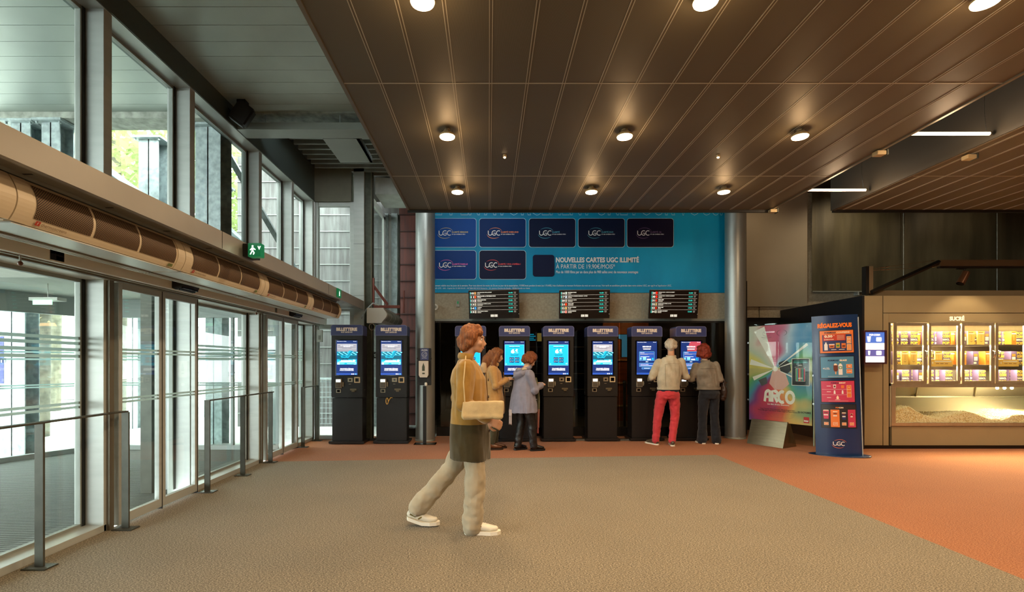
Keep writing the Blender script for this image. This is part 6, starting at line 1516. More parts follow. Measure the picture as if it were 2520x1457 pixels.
def hand(mb, w, fwd, nrm, side, curl=.9, sc=1.0):
    """palm and five separate fingers; fwd = from wrist to knuckles, nrm = out of the back of the hand, side = +1 if the thumb lies at fwd x nrm"""
    f = V(*fwd).normalized(); n_ = V(*nrm); n_ = (n_ - f * n_.dot(f)).normalized(); s = f.cross(n_) * side; w = V(*w)
    def P(a, b_, c): return w + f * a * sc + s * b_ * sc + n_ * c * sc
    for b_ in (-.028, -.010, .010, .028): mb.tube([P(0, b_ * .7, 0), P(.05, b_, .002), P(.09, b_, 0)], [.014 * sc, .015 * sc, .012 * sc], 8)
    for b_, ln in ((.030, .068), (.010, .078), (-.011, .072), (-.031, .056)):
        a = P(.088, b_, 0); d = f.copy(); pts = [a]; an = 0
        for k, q in enumerate((.42, .33, .25)):
            an += curl * (.55, .75, .55)[k]; d = f * cos(an) - n_ * sin(an); a = a + d * ln * q * sc; pts.append(a)
        mb.tube(pts, [.0098 * sc, .0092 * sc, .0085 * sc, .007 * sc], 8); mb.sphere(pts[-1], .0072 * sc, 8)
    a = P(.02, .028, -.004); b2 = P(.052, .056, -.016); c2 = P(.085, .058, -.034); e = P(.105, .048, -.046)
    mb.tube([a, b2, c2, e], [.014 * sc, .0115 * sc, .0105 * sc, .008 * sc], 8); mb.sphere(e, .0082 * sc, 8)
def head(mb, c, tilt=0.0, turn=0.0, roll=0.0, sc=1.0):
    """head facing +y; returns a function placing local head points"""
    R = Matrix.Rotation(turn, 3, 'Z') @ Matrix.Rotation(-tilt, 3, 'X') @ Matrix.Rotation(roll, 3, 'Y'); c = V(*c)
    def H(x, y, z): return c + R @ V(x * sc, y * sc, z * sc)
    def S(x, y, z, r, s3=(1, 1, 1)):
        vs0 = MB(); vs0.sphere((0, 0, 0), r * sc, 14, sc3=s3); mb.add([c + R @ (V(x * sc, y * sc, z * sc) + V(*p)) for p in vs0.v], vs0.f)
    S(0, -.012, .025, .092, (.82, 1.02, .98)); S(0, .030, -.020, .066, (.88, .9, 1.15)); S(0, .056, -.078, .030, (1.1, .8, .75)); S(0, .03, -.06, .048, (1.05, .9, .7))
    mb.tube([H(0, .078, .022), H(0, .094, -.012), H(0, .108, -.030)], [.010 * sc, .011 * sc, .013 * sc], 8); mb.tube([H(-.014, .094, -.034), H(.014, .094, -.034)], .009 * sc, 8)
    mb.tube([H(-.038, .070, .028), H(0, .084, .032), H(.038, .070, .028)], .010 * sc, 8)
    mb.tube([H(-.018, .083, -.056), H(.018, .083, -.056)], .008 * sc, 8); mb.tube([H(-.016, .080, -.066), H(.016, .080, -.066)], .008 * sc, 8)
    for q in (-1, 1):
        mb.tube([H(q * .076, -.002, .022), H(q * .086, -.014, .012), H(q * .080, -.006, -.020)], [.010 * sc, .011 * sc, .009 * sc], 8); mb.sphere(H(q * .040, .055, -.022), .024 * sc, 10)
    return H
M_SKIN = mat('skin', 'b98a6c', .5, noise_amt=.06, noise_scale=20); M_SKINL = mat('skin_pale', 'd3a98c', .5, noise_amt=.06, noise_scale=20)
M_EYE = mat('eye_white', 'd8d4cc', .3); M_IRIS = mat('iris', '3a2a20', .3); M_LIP = mat('lips', 'a8605a', .45); M_BROW = mat('eyebrow', '5a3c28', .8)
def face(H, t, sc=1.0, brow=M_BROW):
    for q in (-1, 1):
        MB().sphere(H(q * .030, .066, .012), .0125 * sc, 12).build('eyeball', M_EYE, t); MB().sphere(H(q * .030, .0755, .012), .0055 * sc, 8).build('iris', M_IRIS, t)
        MB().tube([H(q * .016, .083, .031), H(q * .032, .081, .036), H(q * .048, .070, .030)], .0035 * sc, 6).build('eyebrow', brow, t)
    MB().tube([H(-.022, .084, -.060), H(0, .0915, -.058), H(.022, .084, -.060)], [.003, .0055, .003], 8).build('lips', M_LIP, t)
def fabric(name, col, amt=.10, sc=18, rough=.85, sheen=.2, stretch=(1, 1, 1), bump=.35):
    return mat(name, col, rough, 0, noise_amt=amt, noise_scale=sc, bump=bump, bump_scale=260, sheen=sheen, stretch=stretch, spec=.2)
def hairm(name, c1, c2): return mat(name, c1, .5, 0, col2=c2, noise_scale=22, stretch=(4, 4, .5), bump=.8, bump_scale=60, spec=.4)
def shoe(t, ank, ang, L_=.27, W=.095, upper='000000', sole='ddd8cc', pitch=0.0, heel=.02, name='shoe', rough=.4, laces=None, high=.10, accents=None):
    """ang: heading of the toe in the person's frame (0 = +y)"""
    c, s = cos(ang), sin(ang); cp, sp_ = cos(pitch), sin(pitch)
    ax, ay, az = ank
    def F(p):   # p: (side, along, up) with the toe along +; pitched about the toe ball
        q1 = p[1] - L_ * .45; al = q1 * cp - p[2] * sp_ * -1 * 0 + L_ * .45; up = p[2] - (q1 * sp_ if q1 < 0 else 0)
        return (ax + p[0] * c - (al - L_ * .22) * s, ay + p[0] * s + (al - L_ * .22) * c, az + up)
    out = [(-.032, 0), (-.036, .05), (-.036, .12), (-.046, .185), (-.040, .235), (-.018, .268), (.010, .272), (.036, .245), (.048, .19), (.038, .12), (.036, .05), (.030, 0), (0, -.012)]
    k = L_ / .27; kw = W / .095
    mb = MB(); mb.xf = F; P = [(a * kw, b_ * k) for a, b_ in out]; n_ = len(P)
    zs = [(0.0, 1.0), (heel, 1.04)]
    vs = [(p[0] * q, p[1], z) for z, q in zs for p in P]
    mb.add(vs, [(i, (i + 1) % n_, n_ + (i + 1) % n_, n_ + i) for i in range(n_)] + [tuple(range(n_))[::-1], tuple(range(n_, 2 * n_))]); so = mb.build('sole', mat('sole_' + sole, sole, .6), t)
    mb = MB()
    T = lambda *q: F(q)
    mb.tube([T(0, .02 * k, heel + .03), T(0, .09 * k, heel + .035), T(.004, .16 * k, heel + .026), T(.004, .225 * k, heel + .018)], [(.031 * kw, .034), (.034 * kw, .038), (.040 * kw, .030), (.030 * kw, .020)], 14)
    mb.sphere(T(0, .02 * k, heel + .03), .032 * kw, 10); mb.sphere(T(.004, .225 * k, heel + .018), .029 * kw, 12, sc3=(1, 1, .7)); mb.sphere(T(.004, .19 * k, heel + .015), .040 * kw, 12, sc3=(1, 1, .6))
    mb.tube([T(0, .05 * k, heel + .04), T(0, .05 * k, high)], [.036 * kw, .038 * kw], 14)
    u = organic(mb, name, mat('upper_' + upper, upper, rough, noise_amt=.08, noise_scale=10, coat=.3 if rough < .35 else 0), t, .006, 4)
    if laces:
        for j in range(4):
            y = (.10 + j * .024) * k; z = heel + .072 - j * .008
            MB().tube([T(-.026, y, z - .014), T(0, y + .004, z + .002), T(.026, y, z - .014)], .0035, 6).build('lace', mat('lace_' + laces, laces, .7), u)
    if accents:
        for (sd_, col) in ((1, accents), (-1, accents)):
            MB().tube([T(sd_ * .041, .09 * k, heel + .018), T(sd_ * .036, .12 * k, heel + .045)], .006, 6).build('side_patch', mat('patch_' + col, col, .5), u)
            MB().tube([T(sd_ * .034, .02 * k, heel + .035), T(sd_ * .040, .07 * k, heel + .03)], .006, 6).build('side_patch', mat('patch_' + col, col, .5), u)
    return u

# ---------------------------------------------------------------- man in red trousers
def person_base(lab): return thing('person', lab, 'person', (0, 0, 0))
t = person_base('white-haired man from behind in pale denim jacket and red trousers at a kiosk')
mb = MB(); H = head(mb, (.125, .10, 1.695), .10, -.25, .05, 1.02)
mb.tube([(.105, .035, 1.46), (.115, .06, 1.55), (.123, .085, 1.64)], [.062, .056, .055], 14)
tor = [(.04, 0, .93), (.05, 0, 1.10), (.075, .01, 1.28), (.085, .02, 1.42), (.10, .03, 1.49)]
mb.tube(tor, [(.10, .15), (.10, .14), (.115, .165), (.09, .165), (.05, .07)], 16)
sL, eL, wL = (-.10, .03, 1.405), (-.225, .03, 1.155), (-.10, .23, 1.13); sR, eR, wR = (.27, .03, 1.42), (.365, .03, 1.16), (.24, .24, 1.16)
for a, b_, c in ((sL, eL, wL), (sR, eR, wR)): limb(mb, [a, b_, c], [.050, .040, .026])
hand(mb, wL, (.25, .9, .15), (0, -.1, 1), 1, .7); hand(mb, wR, (-.25, .9, .15), (0, -.1, 1), -1, .7)
for h_, k_, a_ in (((-.045, 0, .92), (-.115, .03, .49), (-.165, .0, .10)), ((.13, 0, .92), (.155, -.01, .49), (.075, -.09, .10))): limb(mb, [h_, k_, a_], [.085, .055, .035])
organic(mb, 'body', M_SKIN, t, .007, 5)
face(H, t, 1.02, mat('grey_hair', 'b8b0a2', .8))
mb = MB()
def cap(mb, H, pts): 
    for x, y, z, r in pts: mb.sphere(H(x, y, z), r, 14)
cap(mb, H, [(0, -.05, .035, .078), (-.045, -.025, .04, .060), (.045, -.025, .04, .060), (-.055, -.04, -.01, .050), (.055, -.04, -.01, .050), (0, -.065, -.03, .060), (-.065, -.01, .03, .042), (.065, -.01, .03, .042), (-.03, .03, .092, .040), (.03, .03, .092, .040), (0, -.05, -.06, .045)])
organic(mb, 'hair', hairm('white_hair', 'cfc6b4', 'a59a86'), t, .007, 4, (.006, 26, (1, 1, .6)))
mb = MB(); mb.sphere(H(-.008, -.045, .088), .045, 14, sc3=(1, 1, .8)); organic(mb, 'bald_patch', M_SKIN, t, .006, 2)
DJ = fabric('pale_denim', 'b5ad98', .14, 9, bump=.5)
mb = MB()
mb.tube([(.045, -.005, .955), (.05, -.005, 1.08), (.075, .0, 1.26), (.085, .005, 1.38), (.09, .01, 1.455), (.105, .025, 1.50)], [(.125, .185), (.132, .195), (.135, .205), (.115, .20), (.085, .15), (.06, .075)], 20)
for a, b_, c in ((sL, eL, wL), (sR, eR, wR)):
    a2 = V(*a) + V(0, 0, -.01); limb(mb, [a2, V(*b_) + V(0, -.01, 0), V(*c) - (V(*c) - V(*b_)) * .08], [.078, .064, .046])
jk = organic(mb, 'jacket', DJ, t, .008, 5, (.011, 9, (1, 1, .55)))
mb = MB(); mb.tube([(.045, -.005, .945), (.045, -.005, .985)], [(.133, .190), (.133, .192)], 24, caps=False); mb.tube([(.045, -.005, .985), (.045, -.005, .945)], [(.122, .180), (.120, .178)], 24, caps=False); mb.build('waistband', DJ, jk)
mb = MB(); mb.tube([(.105 + .075 * cos(a), .03 + .06 * sin(a), 1.505 + .01 * sin(a)) for a in [radians(-200 + k * 22) for k in range(11)]], [(.012, .028)] * 11, 8); mb.build('collar', DJ, jk)
SEAM = mat('seam_thread', '857a66', .8)
for pts in ([(-.06, -.128, 1.37), (.02, -.140, 1.385), (.10, -.140, 1.388), (.20, -.122, 1.385)],): MB().tube(pts, .0028, 6).build('yoke_seam', SEAM, jk)
for x in (-.05, .19): MB().tube([(x + .03 * (1 if x < 0 else -1) * 0, -.118, 1.36), (x, -.130, 1.2), (x - .01 * (1 if x > 0 else -1), -.128, 1.0)], .0026, 6).build('panel_seam', SEAM, jk)
MB().tube([(.045, -.01, .90), (.045, -.01, .97)], [(.115, .170), (.125, .178)], 20).build('navy_shirt', fabric('navy_shirt', '1c2434', .1), t)
RT = fabric('red_cotton', 'bc3a44', .10, 10, .75, bump=.3)
mb = MB(); mb.tube([(.042, -.005, .80), (.042, -.01, .86), (.042, -.005, .93)], [(.125, .168), (.138, .176), (.118, .166)], 20)
limb(mb, [(-.050, 0, .86), (-.10, .02, .66), (-.122, .025, .49), (-.148, .01, .28), (-.170, 0, .075)], [.105, .088, .074, .066, .060]); limb(mb, [(.135, 0, .86), (.155, .0, .66), (.155, -.015, .49), (.115, -.05, .28), (.075, -.09, .075)], [.105, .088, .074, .066, .060])
organic(mb, 'trousers', RT, t, .008, 5, (.007, 11, (1, 1, 1.5)))
shoe(t, (-.175, .02, .0), .45, .29, .10, '4a4236', 'e0dccf', laces='d8d2c4', high=.09); shoe(t, (.08, -.10, .0), -.25, .29, .10, '4a4236', 'e0dccf', laces='d8d2c4', high=.09)
t.location = (X(1638, 8.44), 8.44, 0)

# ---------------------------------------------------------------- woman with red hair
t = person_base('red-haired woman from behind in grey denim jacket and dark flared jeans')
mb = MB(); H = head(mb, (-.07, .06, 1.60), .06, .15, -.03, .98)
mb.tube([(-.05, .01, 1.38), (-.06, .03, 1.46), (-.068, .05, 1.55)], [.055, .049, .048], 14)
mb.tube([(.0, 0, .93), (-.01, 0, 1.05), (-.035, .01, 1.22), (-.045, .01, 1.36), (-.05, .02, 1.41)], [(.10, .15), (.09, .12), (.11, .145), (.085, .15), (.05, .06)], 16)
sL, eL, wL = (-.205, .02, 1.345), (-.300, .03, 1.11), (-.17, .18, 1.12); sR, eR, wR = (.115, .0, 1.355), (.185, -.02, 1.11), (.16, .16, 1.02)
for a, b_, c in ((sL, eL, wL), (sR, eR, wR)): limb(mb, [a, b_, c], [.044, .035, .023])
hand(mb, wL, (.3, .9, .15), (0, -.1, 1), 1, .7, .93); hand(mb, wR, (-.2, .95, .1), (0, -.1, 1), -1, .8, .93)
for h_, k_, a_ in (((-.075, 0, .92), (-.100, .02, .48), (-.105, .02, .09)), ((.075, 0, .92), (.095, .01, .48), (.125, -.01, .09))): limb(mb, [h_, k_, a_], [.08, .052, .033])
organic(mb, 'body', M_SKINL, t, .007, 5); face(H, t, .98)
mb = MB(); cap(mb, H, [(0, -.035, .055, .088), (-.06, -.02, .03, .062), (.06, -.02, .03, .062), (-.085, -.02, -.04, .052), (.085, -.02, -.04, .052), (0, -.065, -.01, .085), (-.05, -.06, -.065, .062), (.05, -.06, -.065, .062), (0, -.07, -.08, .062), (-.05, .03, .075, .045), (.05, .03, .075, .045), (-.09, .01, -.07, .036), (.09, .01, -.07, .036)])
organic(mb, 'hair', hairm('red_hair', '8e3012', '5c1a08'), t, .007, 3, (.012, 22, (1, 1, .7)))
DG = fabric('grey_denim', '7d766a', .22, 8, bump=.5)
mb = MB(); mb.tube([(.0, -.005, .955), (-.008, -.005, 1.04), (-.035, .0, 1.20), (-.045, .0, 1.32), (-.048, .005, 1.385), (-.052, .02, 1.425)], [(.135, .195), (.125, .180), (.128, .185), (.108, .185), (.08, .14), (.055, .07)], 20)
for a, b_, c in ((sL, eL, wL), (sR, eR, wR)): limb(mb, [V(*a), V(*b_) + V(0, -.01, 0), V(*c) - (V(*c) - V(*b_)) * .10], [.070, .058, .044])
jk = organic(mb, 'jacket', DG, t, .008, 5, (.013, 10, (1, 1, .6)))
mb = MB(); mb.tube([(.0, -.005, .940), (.0, -.005, .985)], [(.142, .200), (.140, .199)], 24, caps=False); mb.tube([(.0, -.005, .985), (.0, -.005, .940)], [(.13, .19), (.13, .19)], 24, caps=False); mb.build('waistband', DG, jk)
mb = MB(); mb.tube([(-.05 + .07 * cos(a), .02 + .055 * sin(a), 1.43 + .008 * sin(a)) for a in [radians(-200 + k * 22) for k in range(11)]], [(.012, .026)] * 11, 8); mb.build('collar', DG, jk)
MB().tube([(-.19, -.112, 1.30), (-.09, -.130, 1.305), (.0, -.130, 1.305), (.09, -.112, 1.30)], .0028, 6).build('yoke_seam', mat('seam_dark', '4e4a40', .8), jk)
JN = fabric('dark_jeans', '1c2028', .25, 7, .8, bump=.3)
mb = MB(); mb.tube([(.0, -.01, .80), (.0, -.02, .87), (.0, -.005, .96)], [(.125, .165), (.140, .180), (.11, .155)], 20)
limb(mb, [(-.078, -.01, .84), (-.095, .0, .66), (-.102, .01, .48), (-.105, .01, .28), (-.108, .01, .06)], [.102, .085, .072, .074, .084]); limb(mb, [(.08, -.01, .84), (.09, .0, .66), (.097, .0, .48), (.112, -.005, .28), (.128, -.01, .06)], [.102, .085, .072, .074, .084])
organic(mb, 'jeans', JN, t, .008, 5, (.007, 11, (1, 1, 1.2)))
shoe(t, (-.11, .0, 0), .15, .25, .088, '3a3834', 'e6e2d8', high=.07); shoe(t, (.13, -.02, 0), -.35, .25, .088, '3a3834', 'e6e2d8', high=.07)
t.location = (X(1744, 8.56), 8.56, 0)
wx, wy = X(1744, 8.56), 8.56
bg_ = thing('handbag', 'dark brown slouchy handbag hanging at the red-haired woman\'s right elbow', 'handbag', (wx + .27, wy + .04, .78))
mb = MB(); mb.tube([(wx + .26, wy + .03, .80), (wx + .265, wy + .03, .92), (wx + .25, wy + .03, 1.06)], [(.075, .055), (.09, .065), (.05, .025)], 14); mb.sphere((wx + .26, wy + .03, .80), .06, 12)
o = organic(mb, 'bag_body', mat('dark_leather', '332620', .4, noise_amt=.2, noise_scale=8), None, .007, 4, (.01, 12, (1, 1, 1)))
o.parent = bg_; o.matrix_parent_inverse = Matrix.Translation(-Vector(bg_.location))
mb = MB(); mb.tube([(wx + .27, wy - .05, 1.0), (wx + .235, wy - .06, 1.12), (wx + .18, wy - .02, 1.19), (wx + .20, wy + .10, 1.12), (wx + .26, wy + .11, 1.0)], .008, 8); mb.build('strap', mat('dark_leather'), bg_)
mb = MB(); mb.box(wx + .25, wx + .29, wy - .065, wy - .055, 1.05, 1.065); mb.build('buckle', M_CHROME, bg_)

# ---------------------------------------------------------------- woman in camel coat (profile, facing right)
t = person_base('long-haired woman in a camel coat and brown boots, in profile looking down')
mb = MB(); H = head(mb, (0, .045, 1.515), .30, 0, 0, .98)
mb.tube([(0, -.015, 1.34), (0, .0, 1.40), (0, .025, 1.47)], [.052, .047, .046], 14)
mb.tube([(0, -.02, .88), (0, -.02, 1.0), (0, -.02, 1.18), (0, -.03, 1.30), (0, -.02, 1.36)], [(.10, .15), (.09, .12), (.115, .14), (.09, .145), (.05, .06)], 16)
sR, eR, wR = (.165, -.035, 1.285), (.215, .0, 1.03), (.085, .215, 1.135); sL, eL, wL = (-.165, -.035, 1.285), (-.20, .03, 1.04), (-.075, .215, 1.14)
for a, b_, c in ((sL, eL, wL), (sR, eR, wR)): limb(mb, [a, b_, c], [.042, .034, .023])
hand(mb, wR, (-.35, .9, .15), (.5, -.2, .8), -1, .75, .92); hand(mb, wL, (.35, .9, .15), (-.5, -.2, .8), 1, .75, .92)
for h_, k_, a_ in (((.08, -.02, .88), (.085, .02, .46), (.085, -.055, .09)), ((-.08, -.02, .88), (-.085, .05, .46), (-.085, .03, .09))): limb(mb, [h_, k_, a_], [.08, .052, .033])
organic(mb, 'body', M_SKINL, t, .0065, 4); face(H, t, .98)
mb = MB(); cap(mb, H, [(0, -.03, .05, .086), (-.05, 0, .04, .06), (.05, 0, .04, .06), (0, .035, .085, .050), (.04, .05, .06, .030), (-.04, .05, .06, .030)])
mb.tube([H(.0, -.06, .03), (.0, -.09, 1.45), (.0, -.115, 1.34), (.0, -.125, 1.24)], [(.085, .085), (.075, .10), (.060, .11), (.025, .07)], 16)
mb.tube([H(.075, .01, .02), (.092, .0, 1.44), (.10, -.02, 1.35), (.105, -.04, 1.26)], [(.035, .05), (.035, .05), (.035, .045), (.012, .02)], 12); mb.tube([H(-.075, .01, .02), (-.092, .0, 1.44), (-.10, -.02, 1.36)], [(.035, .05), (.035, .05), (.02, .03)], 12)
organic(mb, 'hair', hairm('auburn_hair', '8f5a30', '5f3418'), t, .007, 3, (.010, 20, (1.6, 1.6, .35)))
CC = fabric('camel_wool', 'ae8550', .06, 25, .9, .4, bump=.25)
mb = MB(); mb.tube([(0, .0, .575), (0, .0, .72), (0, -.01, .95), (0, -.015, 1.12), (0, -.025, 1.24), (0, -.03, 1.31), (0, -.02, 1.365)], [(.165, .215), (.165, .205), (.150, .185), (.145, .175), (.135, .175), (.10, .15), (.06, .07)], 22)
for a, b_, c in ((sL, eL, wL), (sR, eR, wR)): limb(mb, [V(*a), V(*b_), V(*c) - (V(*c) - V(*b_)) * .10], [.072, .062, .048])
ct = organic(mb, 'coat', CC, t, .008, 6, (.009, 7, (1, 1, .5)))
mb = MB(); mb.tube([(.075 * cos(a), .0 + .07 * sin(a), 1.385 - .02 * sin(a)) for a in [radians(-240 + k * 30) for k in range(11)]], [(.022, .034)] * 11, 10); organic(mb, 'collar', CC, ct, .007, 4)
mb = MB(); mb.tube([(.188, .05, .93), (.196, .03, .99), (.170, .085, 1.02)], .009, 8); mb.build('pocket_flap', CC, ct)
MB().tube([(0.035, .150, 1.25), (.04, .168, 1.0), (.04, .17, .6)], .004, 6).build('front_seam', mat('camel_seam', '8a6638', .8), ct)
LG2 = fabric('olive_leggings', '3c3a28', .12, 12, .8, bump=.2)
mb = MB(); limb(mb, [(.082, -.01, .80), (.085, .02, .60), (.085, .02, .46), (.085, -.02, .28), (.085, -.045, .12)], [.09, .075, .062, .058, .050]); limb(mb, [(-.082, -.01, .80), (-.085, .03, .60), (-.085, .045, .46), (-.085, .035, .28), (-.085, .03, .12)], [.09, .075, .062, .058, .050]); mb.tube([(0, -.02, .78), (0, -.02, .90)], [(.11, .15), (.11, .15)], 16)
organic(mb, 'leggings', LG2, t, .008, 5, (.004, 14, (1, 1, 1.5)))
for (x, y, an) in ((.085, -.06, .1), (-.085, .02, -.1)): shoe(t, (x, y, 0), an, .255, .088, '5c3820', '2a1c12', name='boot', rough=.3, heel=.028, high=.21)
t.location = (X(1216, 8.02), 8.02, 0); t.rotation_euler = (0, 0, radians(-84))
px_, py_ = X(1216, 8.02), 8.02
ph = thing('smartphone', 'dark smartphone held by the woman in the camel coat', 'phone', (px_ + .30, py_ - .02, 1.16))
mb = MB(); mb.xf = lambda p: (px_ + .315 + p[0] * .8 - p[2] * .0, py_ - .005 + p[1], 1.165 + p[2] + p[0] * .45); mb.box(-.06, .05, -.035, .035, -.004, .004, b=.002); mb.build('phone_body', M_BLACKG, ph)
mb = MB(); mb.xf = lambda p: (px_ + .315 + p[0] * .8, py_ - .005 + p[1], 1.165 + p[2] + p[0] * .45); mb.box(-.055, .045, -.031, .031, .004, .0048); mb.build('phone_display', emat('phone_glow', 'b8d0e8', .9), ph)
# shoulder bag strap and pale hooded bag behind her
bg2 = thing('shoulder_bag', 'pale hooded bag with dark tassel strap hanging behind the woman in the camel coat', 'shoulder bag', (px_ - .16, py_ - .15, 1.0))
mb = MB(); mb.tube([(px_ - .165, py_ - .06, 1.24), (px_ - .17, py_ - .06, 1.33), (px_ - .15, py_ - .06, 1.40)], [(.035, .05), (.05, .06), (.03, .04)], 12); o = organic(mb, 'bag_body', mat('pale_canvas', 'b79c7a', .8), None, .007, 4, (.006, 12, (1, 1, 1))); o.parent = bg2; o.matrix_parent_inverse = Matrix.Translation(-Vector(bg2.location))
mb = MB()
for k in range(4): mb.tube([(px_ - .165, py_ - .12, 1.22), (px_ - .20 - .01 * k, py_ - .14, 1.08), (px_ - .225 - .018 * k, py_ - .14, .94 + .02 * k)], .006, 6)
mb.build('tassel', mat('dark_leather'), bg2)

# ---------------------------------------------------------------- woman in grey-blue coat, head bowed
t = person_base('woman in a grey-blue hooded coat and black trousers, head bowed over her hands')
mb = MB(); H = head(mb, (0, .13, 1.445), .62, 0, 0, .96)
mb.tube([(0, .03, 1.27), (0, .055, 1.33), (0, .10, 1.40)], [.052, .047, .047], 14)
mb.tube([(0, 0, .85), (0, .0, .98), (0, .01, 1.12), (0, .015, 1.23), (0, .03, 1.29)], [(.10, .15), (.10, .13), (.11, .14), (.09, .145), (.05, .06)], 16)
sR, eR, wR = (.165, .01, 1.215), (.225, .07, .975), (.085, .285, 1.045); sL, eL, wL = (-.165, .01, 1.215), (-.22, .06, .975), (-.075, .285, 1.045)
for a, b_, c in ((sL, eL, wL), (sR, eR, wR)): limb(mb, [a, b_, c], [.042, .034, .023])
hand(mb, wR, (-.45, .85, .25), (.6, .0, .8), -1, .8, .92); hand(mb, wL, (.45, .85, .25), (-.6, .0, .8), 1, .8, .92)
fR, fL = (.09, .16, 0), (-.10, -.04, 0)
for h_, k_, a_ in (((.08, .0, .84), (.09, .10, .44), (.09, .14, .09)), ((-.08, .0, .84), (-.095, .02, .44), (-.10, -.04, .09))): limb(mb, [h_, k_, a_], [.08, .052, .033])
organic(mb, 'body', M_SKINL, t, .0065, 4); face(H, t, .96)
mb = MB(); cap(mb, H, [(0, -.035, .05, .086), (-.055, -.01, .035, .062), (.055, -.01, .035, .062), (0, .03, .085, .055), (-.07, -.01, -.03, .048), (.07, -.01, -.03, .048), (0, -.075, -.02, .075), (-.045, -.07, -.055, .05), (.045, -.07, -.055, .05), (0, -.085, -.07, .05), (.05, .04, .06, .04), (-.05, .04, .06, .04)])
organic(mb, 'hair', hairm('chestnut_hair', '8a4c22', '57280e'), t, .007, 3, (.012, 22, (1, 1, .6)))
BC = fabric('grey_blue_cotton', '7c7b8c', .08, 12, .8, .2, bump=.3)
mb = MB(); mb.tube([(0, .0, .62), (0, .0, .78), (0, .0, .95), (0, .005, 1.08), (0, .01, 1.17), (0, .02, 1.235), (0, .035, 1.29)], [(.215, .265), (.190, .240), (.165, .205), (.145, .185), (.130, .175), (.10, .15), (.065, .08)], 22)
for a, b_, c in ((sL, eL, wL), (sR, eR, wR)): limb(mb, [V(*a), V(*b_), V(*c) - (V(*c) - V(*b_)) * .10], [.074, .066, .050])
ct = organic(mb, 'coat', BC, t, .008, 5, (.013, 7, (1.4, 1.4, .45)), post=lambda c: (c.x, c.y, c.z + (.05 * (c.y) if c.z < .75 else 0)))
mb = MB(); mb.tube([(-.13, .0, 1.27), (-.10, -.085, 1.235), (0, -.125, 1.19), (.10, -.085, 1.235), (.13, .0, 1.27)], [(.03, .03), (.045, .045), (.055, .06), (.045, .045), (.03, .03)], 12); mb.tube([(-.08, -.06, 1.28), (0, -.085, 1.27), (.08, -.06, 1.28)], .04, 12); organic(mb, 'hood', BC, ct, .007, 4, (.008, 10, (1, 1, 1)))
mb = MB(); mb.tube([(-.10, .0, 1.305), (-.075, -.06, 1.30), (0, -.085, 1.285), (.075, -.06, 1.30), (.10, .0, 1.305)], [(.012, .016), (.02, .022), (.024, .028), (.02, .022), (.012, .016)], 10); organic(mb, 'hood_lining', mat('cream_lining', 'b8ac96', .9), ct, .006, 3)
mb = MB(); mb.tube([(.075 * cos(a), .06 + .07 * sin(a), 1.32 + .03 * sin(a)) for a in [radians(-180 + k * 30) for k in range(13)]], [(.014, .03)] * 13, 8); mb.build('collar', BC, ct)
mb = MB(); mb.tube([(.215, -.02, .80), (.222, .06, .81), (.205, .12, .83)], .006, 6); mb.build('pocket_flap', BC, ct)
BT = mat('black_trousers', '141416', .45, noise_amt=.1, noise_scale=8, bump=.2, bump_scale=30)
mb = MB(); mb.tube([(0, 0, .70), (0, 0, .86)], [(.13, .17), (.12, .16)], 16); limb(mb, [(.08, .01, .76), (.088, .06, .60), (.09, .10, .44), (.09, .115, .26), (.09, .135, .075)], [.10, .086, .074, .068, .060]); limb(mb, [(-.08, .0, .76), (-.09, .015, .60), (-.095, .02, .44), (-.10, -.015, .26), (-.10, -.045, .075)], [.10, .086, .074, .068, .060])
organic(mb, 'trousers', BT, t, .008, 5, (.007, 10, (1, 1, 1.4)))
shoe(t, (.09, .14, 0), -.15, .25, .09, '0e0e0e', '0c0c0c', rough=.15, heel=.028, high=.06, laces='1a1a1a'); shoe(t, (-.10, -.05, 0), .1, .25, .09, '0e0e0e', '0c0c0c', rough=.15, heel=.028, high=.06, laces='1a1a1a')
SCF = mat('scarf_weave', 'a8968a', .9, 0, col2='b0605a', noise_scale=5, stretch=(1, 1, .6), bump=.4, bump_scale=80); SCG = mat('scarf_green', '6e7058', .9, noise_amt=.2, noise_scale=10)
mb = MB(); mb.tube([(.03, .20, 1.16), (.04, .235, .98), (.05, .245, .80), (.05, .245, .66)], [(.015, .05), (.018, .055), (.015, .05), (.012, .045)], 10); mb.tube([(.05, .245, .66), (.055, .24, .50), (.055, .24, .36)], [(.012, .045), (.012, .035), (.01, .03)], 10, 1)
for k in range(5): mb.tube([(.035 + k * .009, .24, .37), (.033 + k * .010, .24, .27)], .003, 5, 1)
mb.build('scarf_front', [SCG, SCF], t)
mb = MB(); mb.tube([(-.06, -.20, .66), (-.06, -.205, .56)], [(.015, .05), (.012, .045)], 10)
for k in range(7): mb.tube([(-.095 + k * .012, -.205, .57), (-.10 + k * .013, -.205, .42 + .01 * (k % 3))], .0045, 5)
mb.build('scarf_tail', mat('scarf_pale', 'b8a8a4', .9), t)
t.location = (X(1288, 7.86), 7.86, 0); t.rotation_euler = (0, 0, radians(-62))

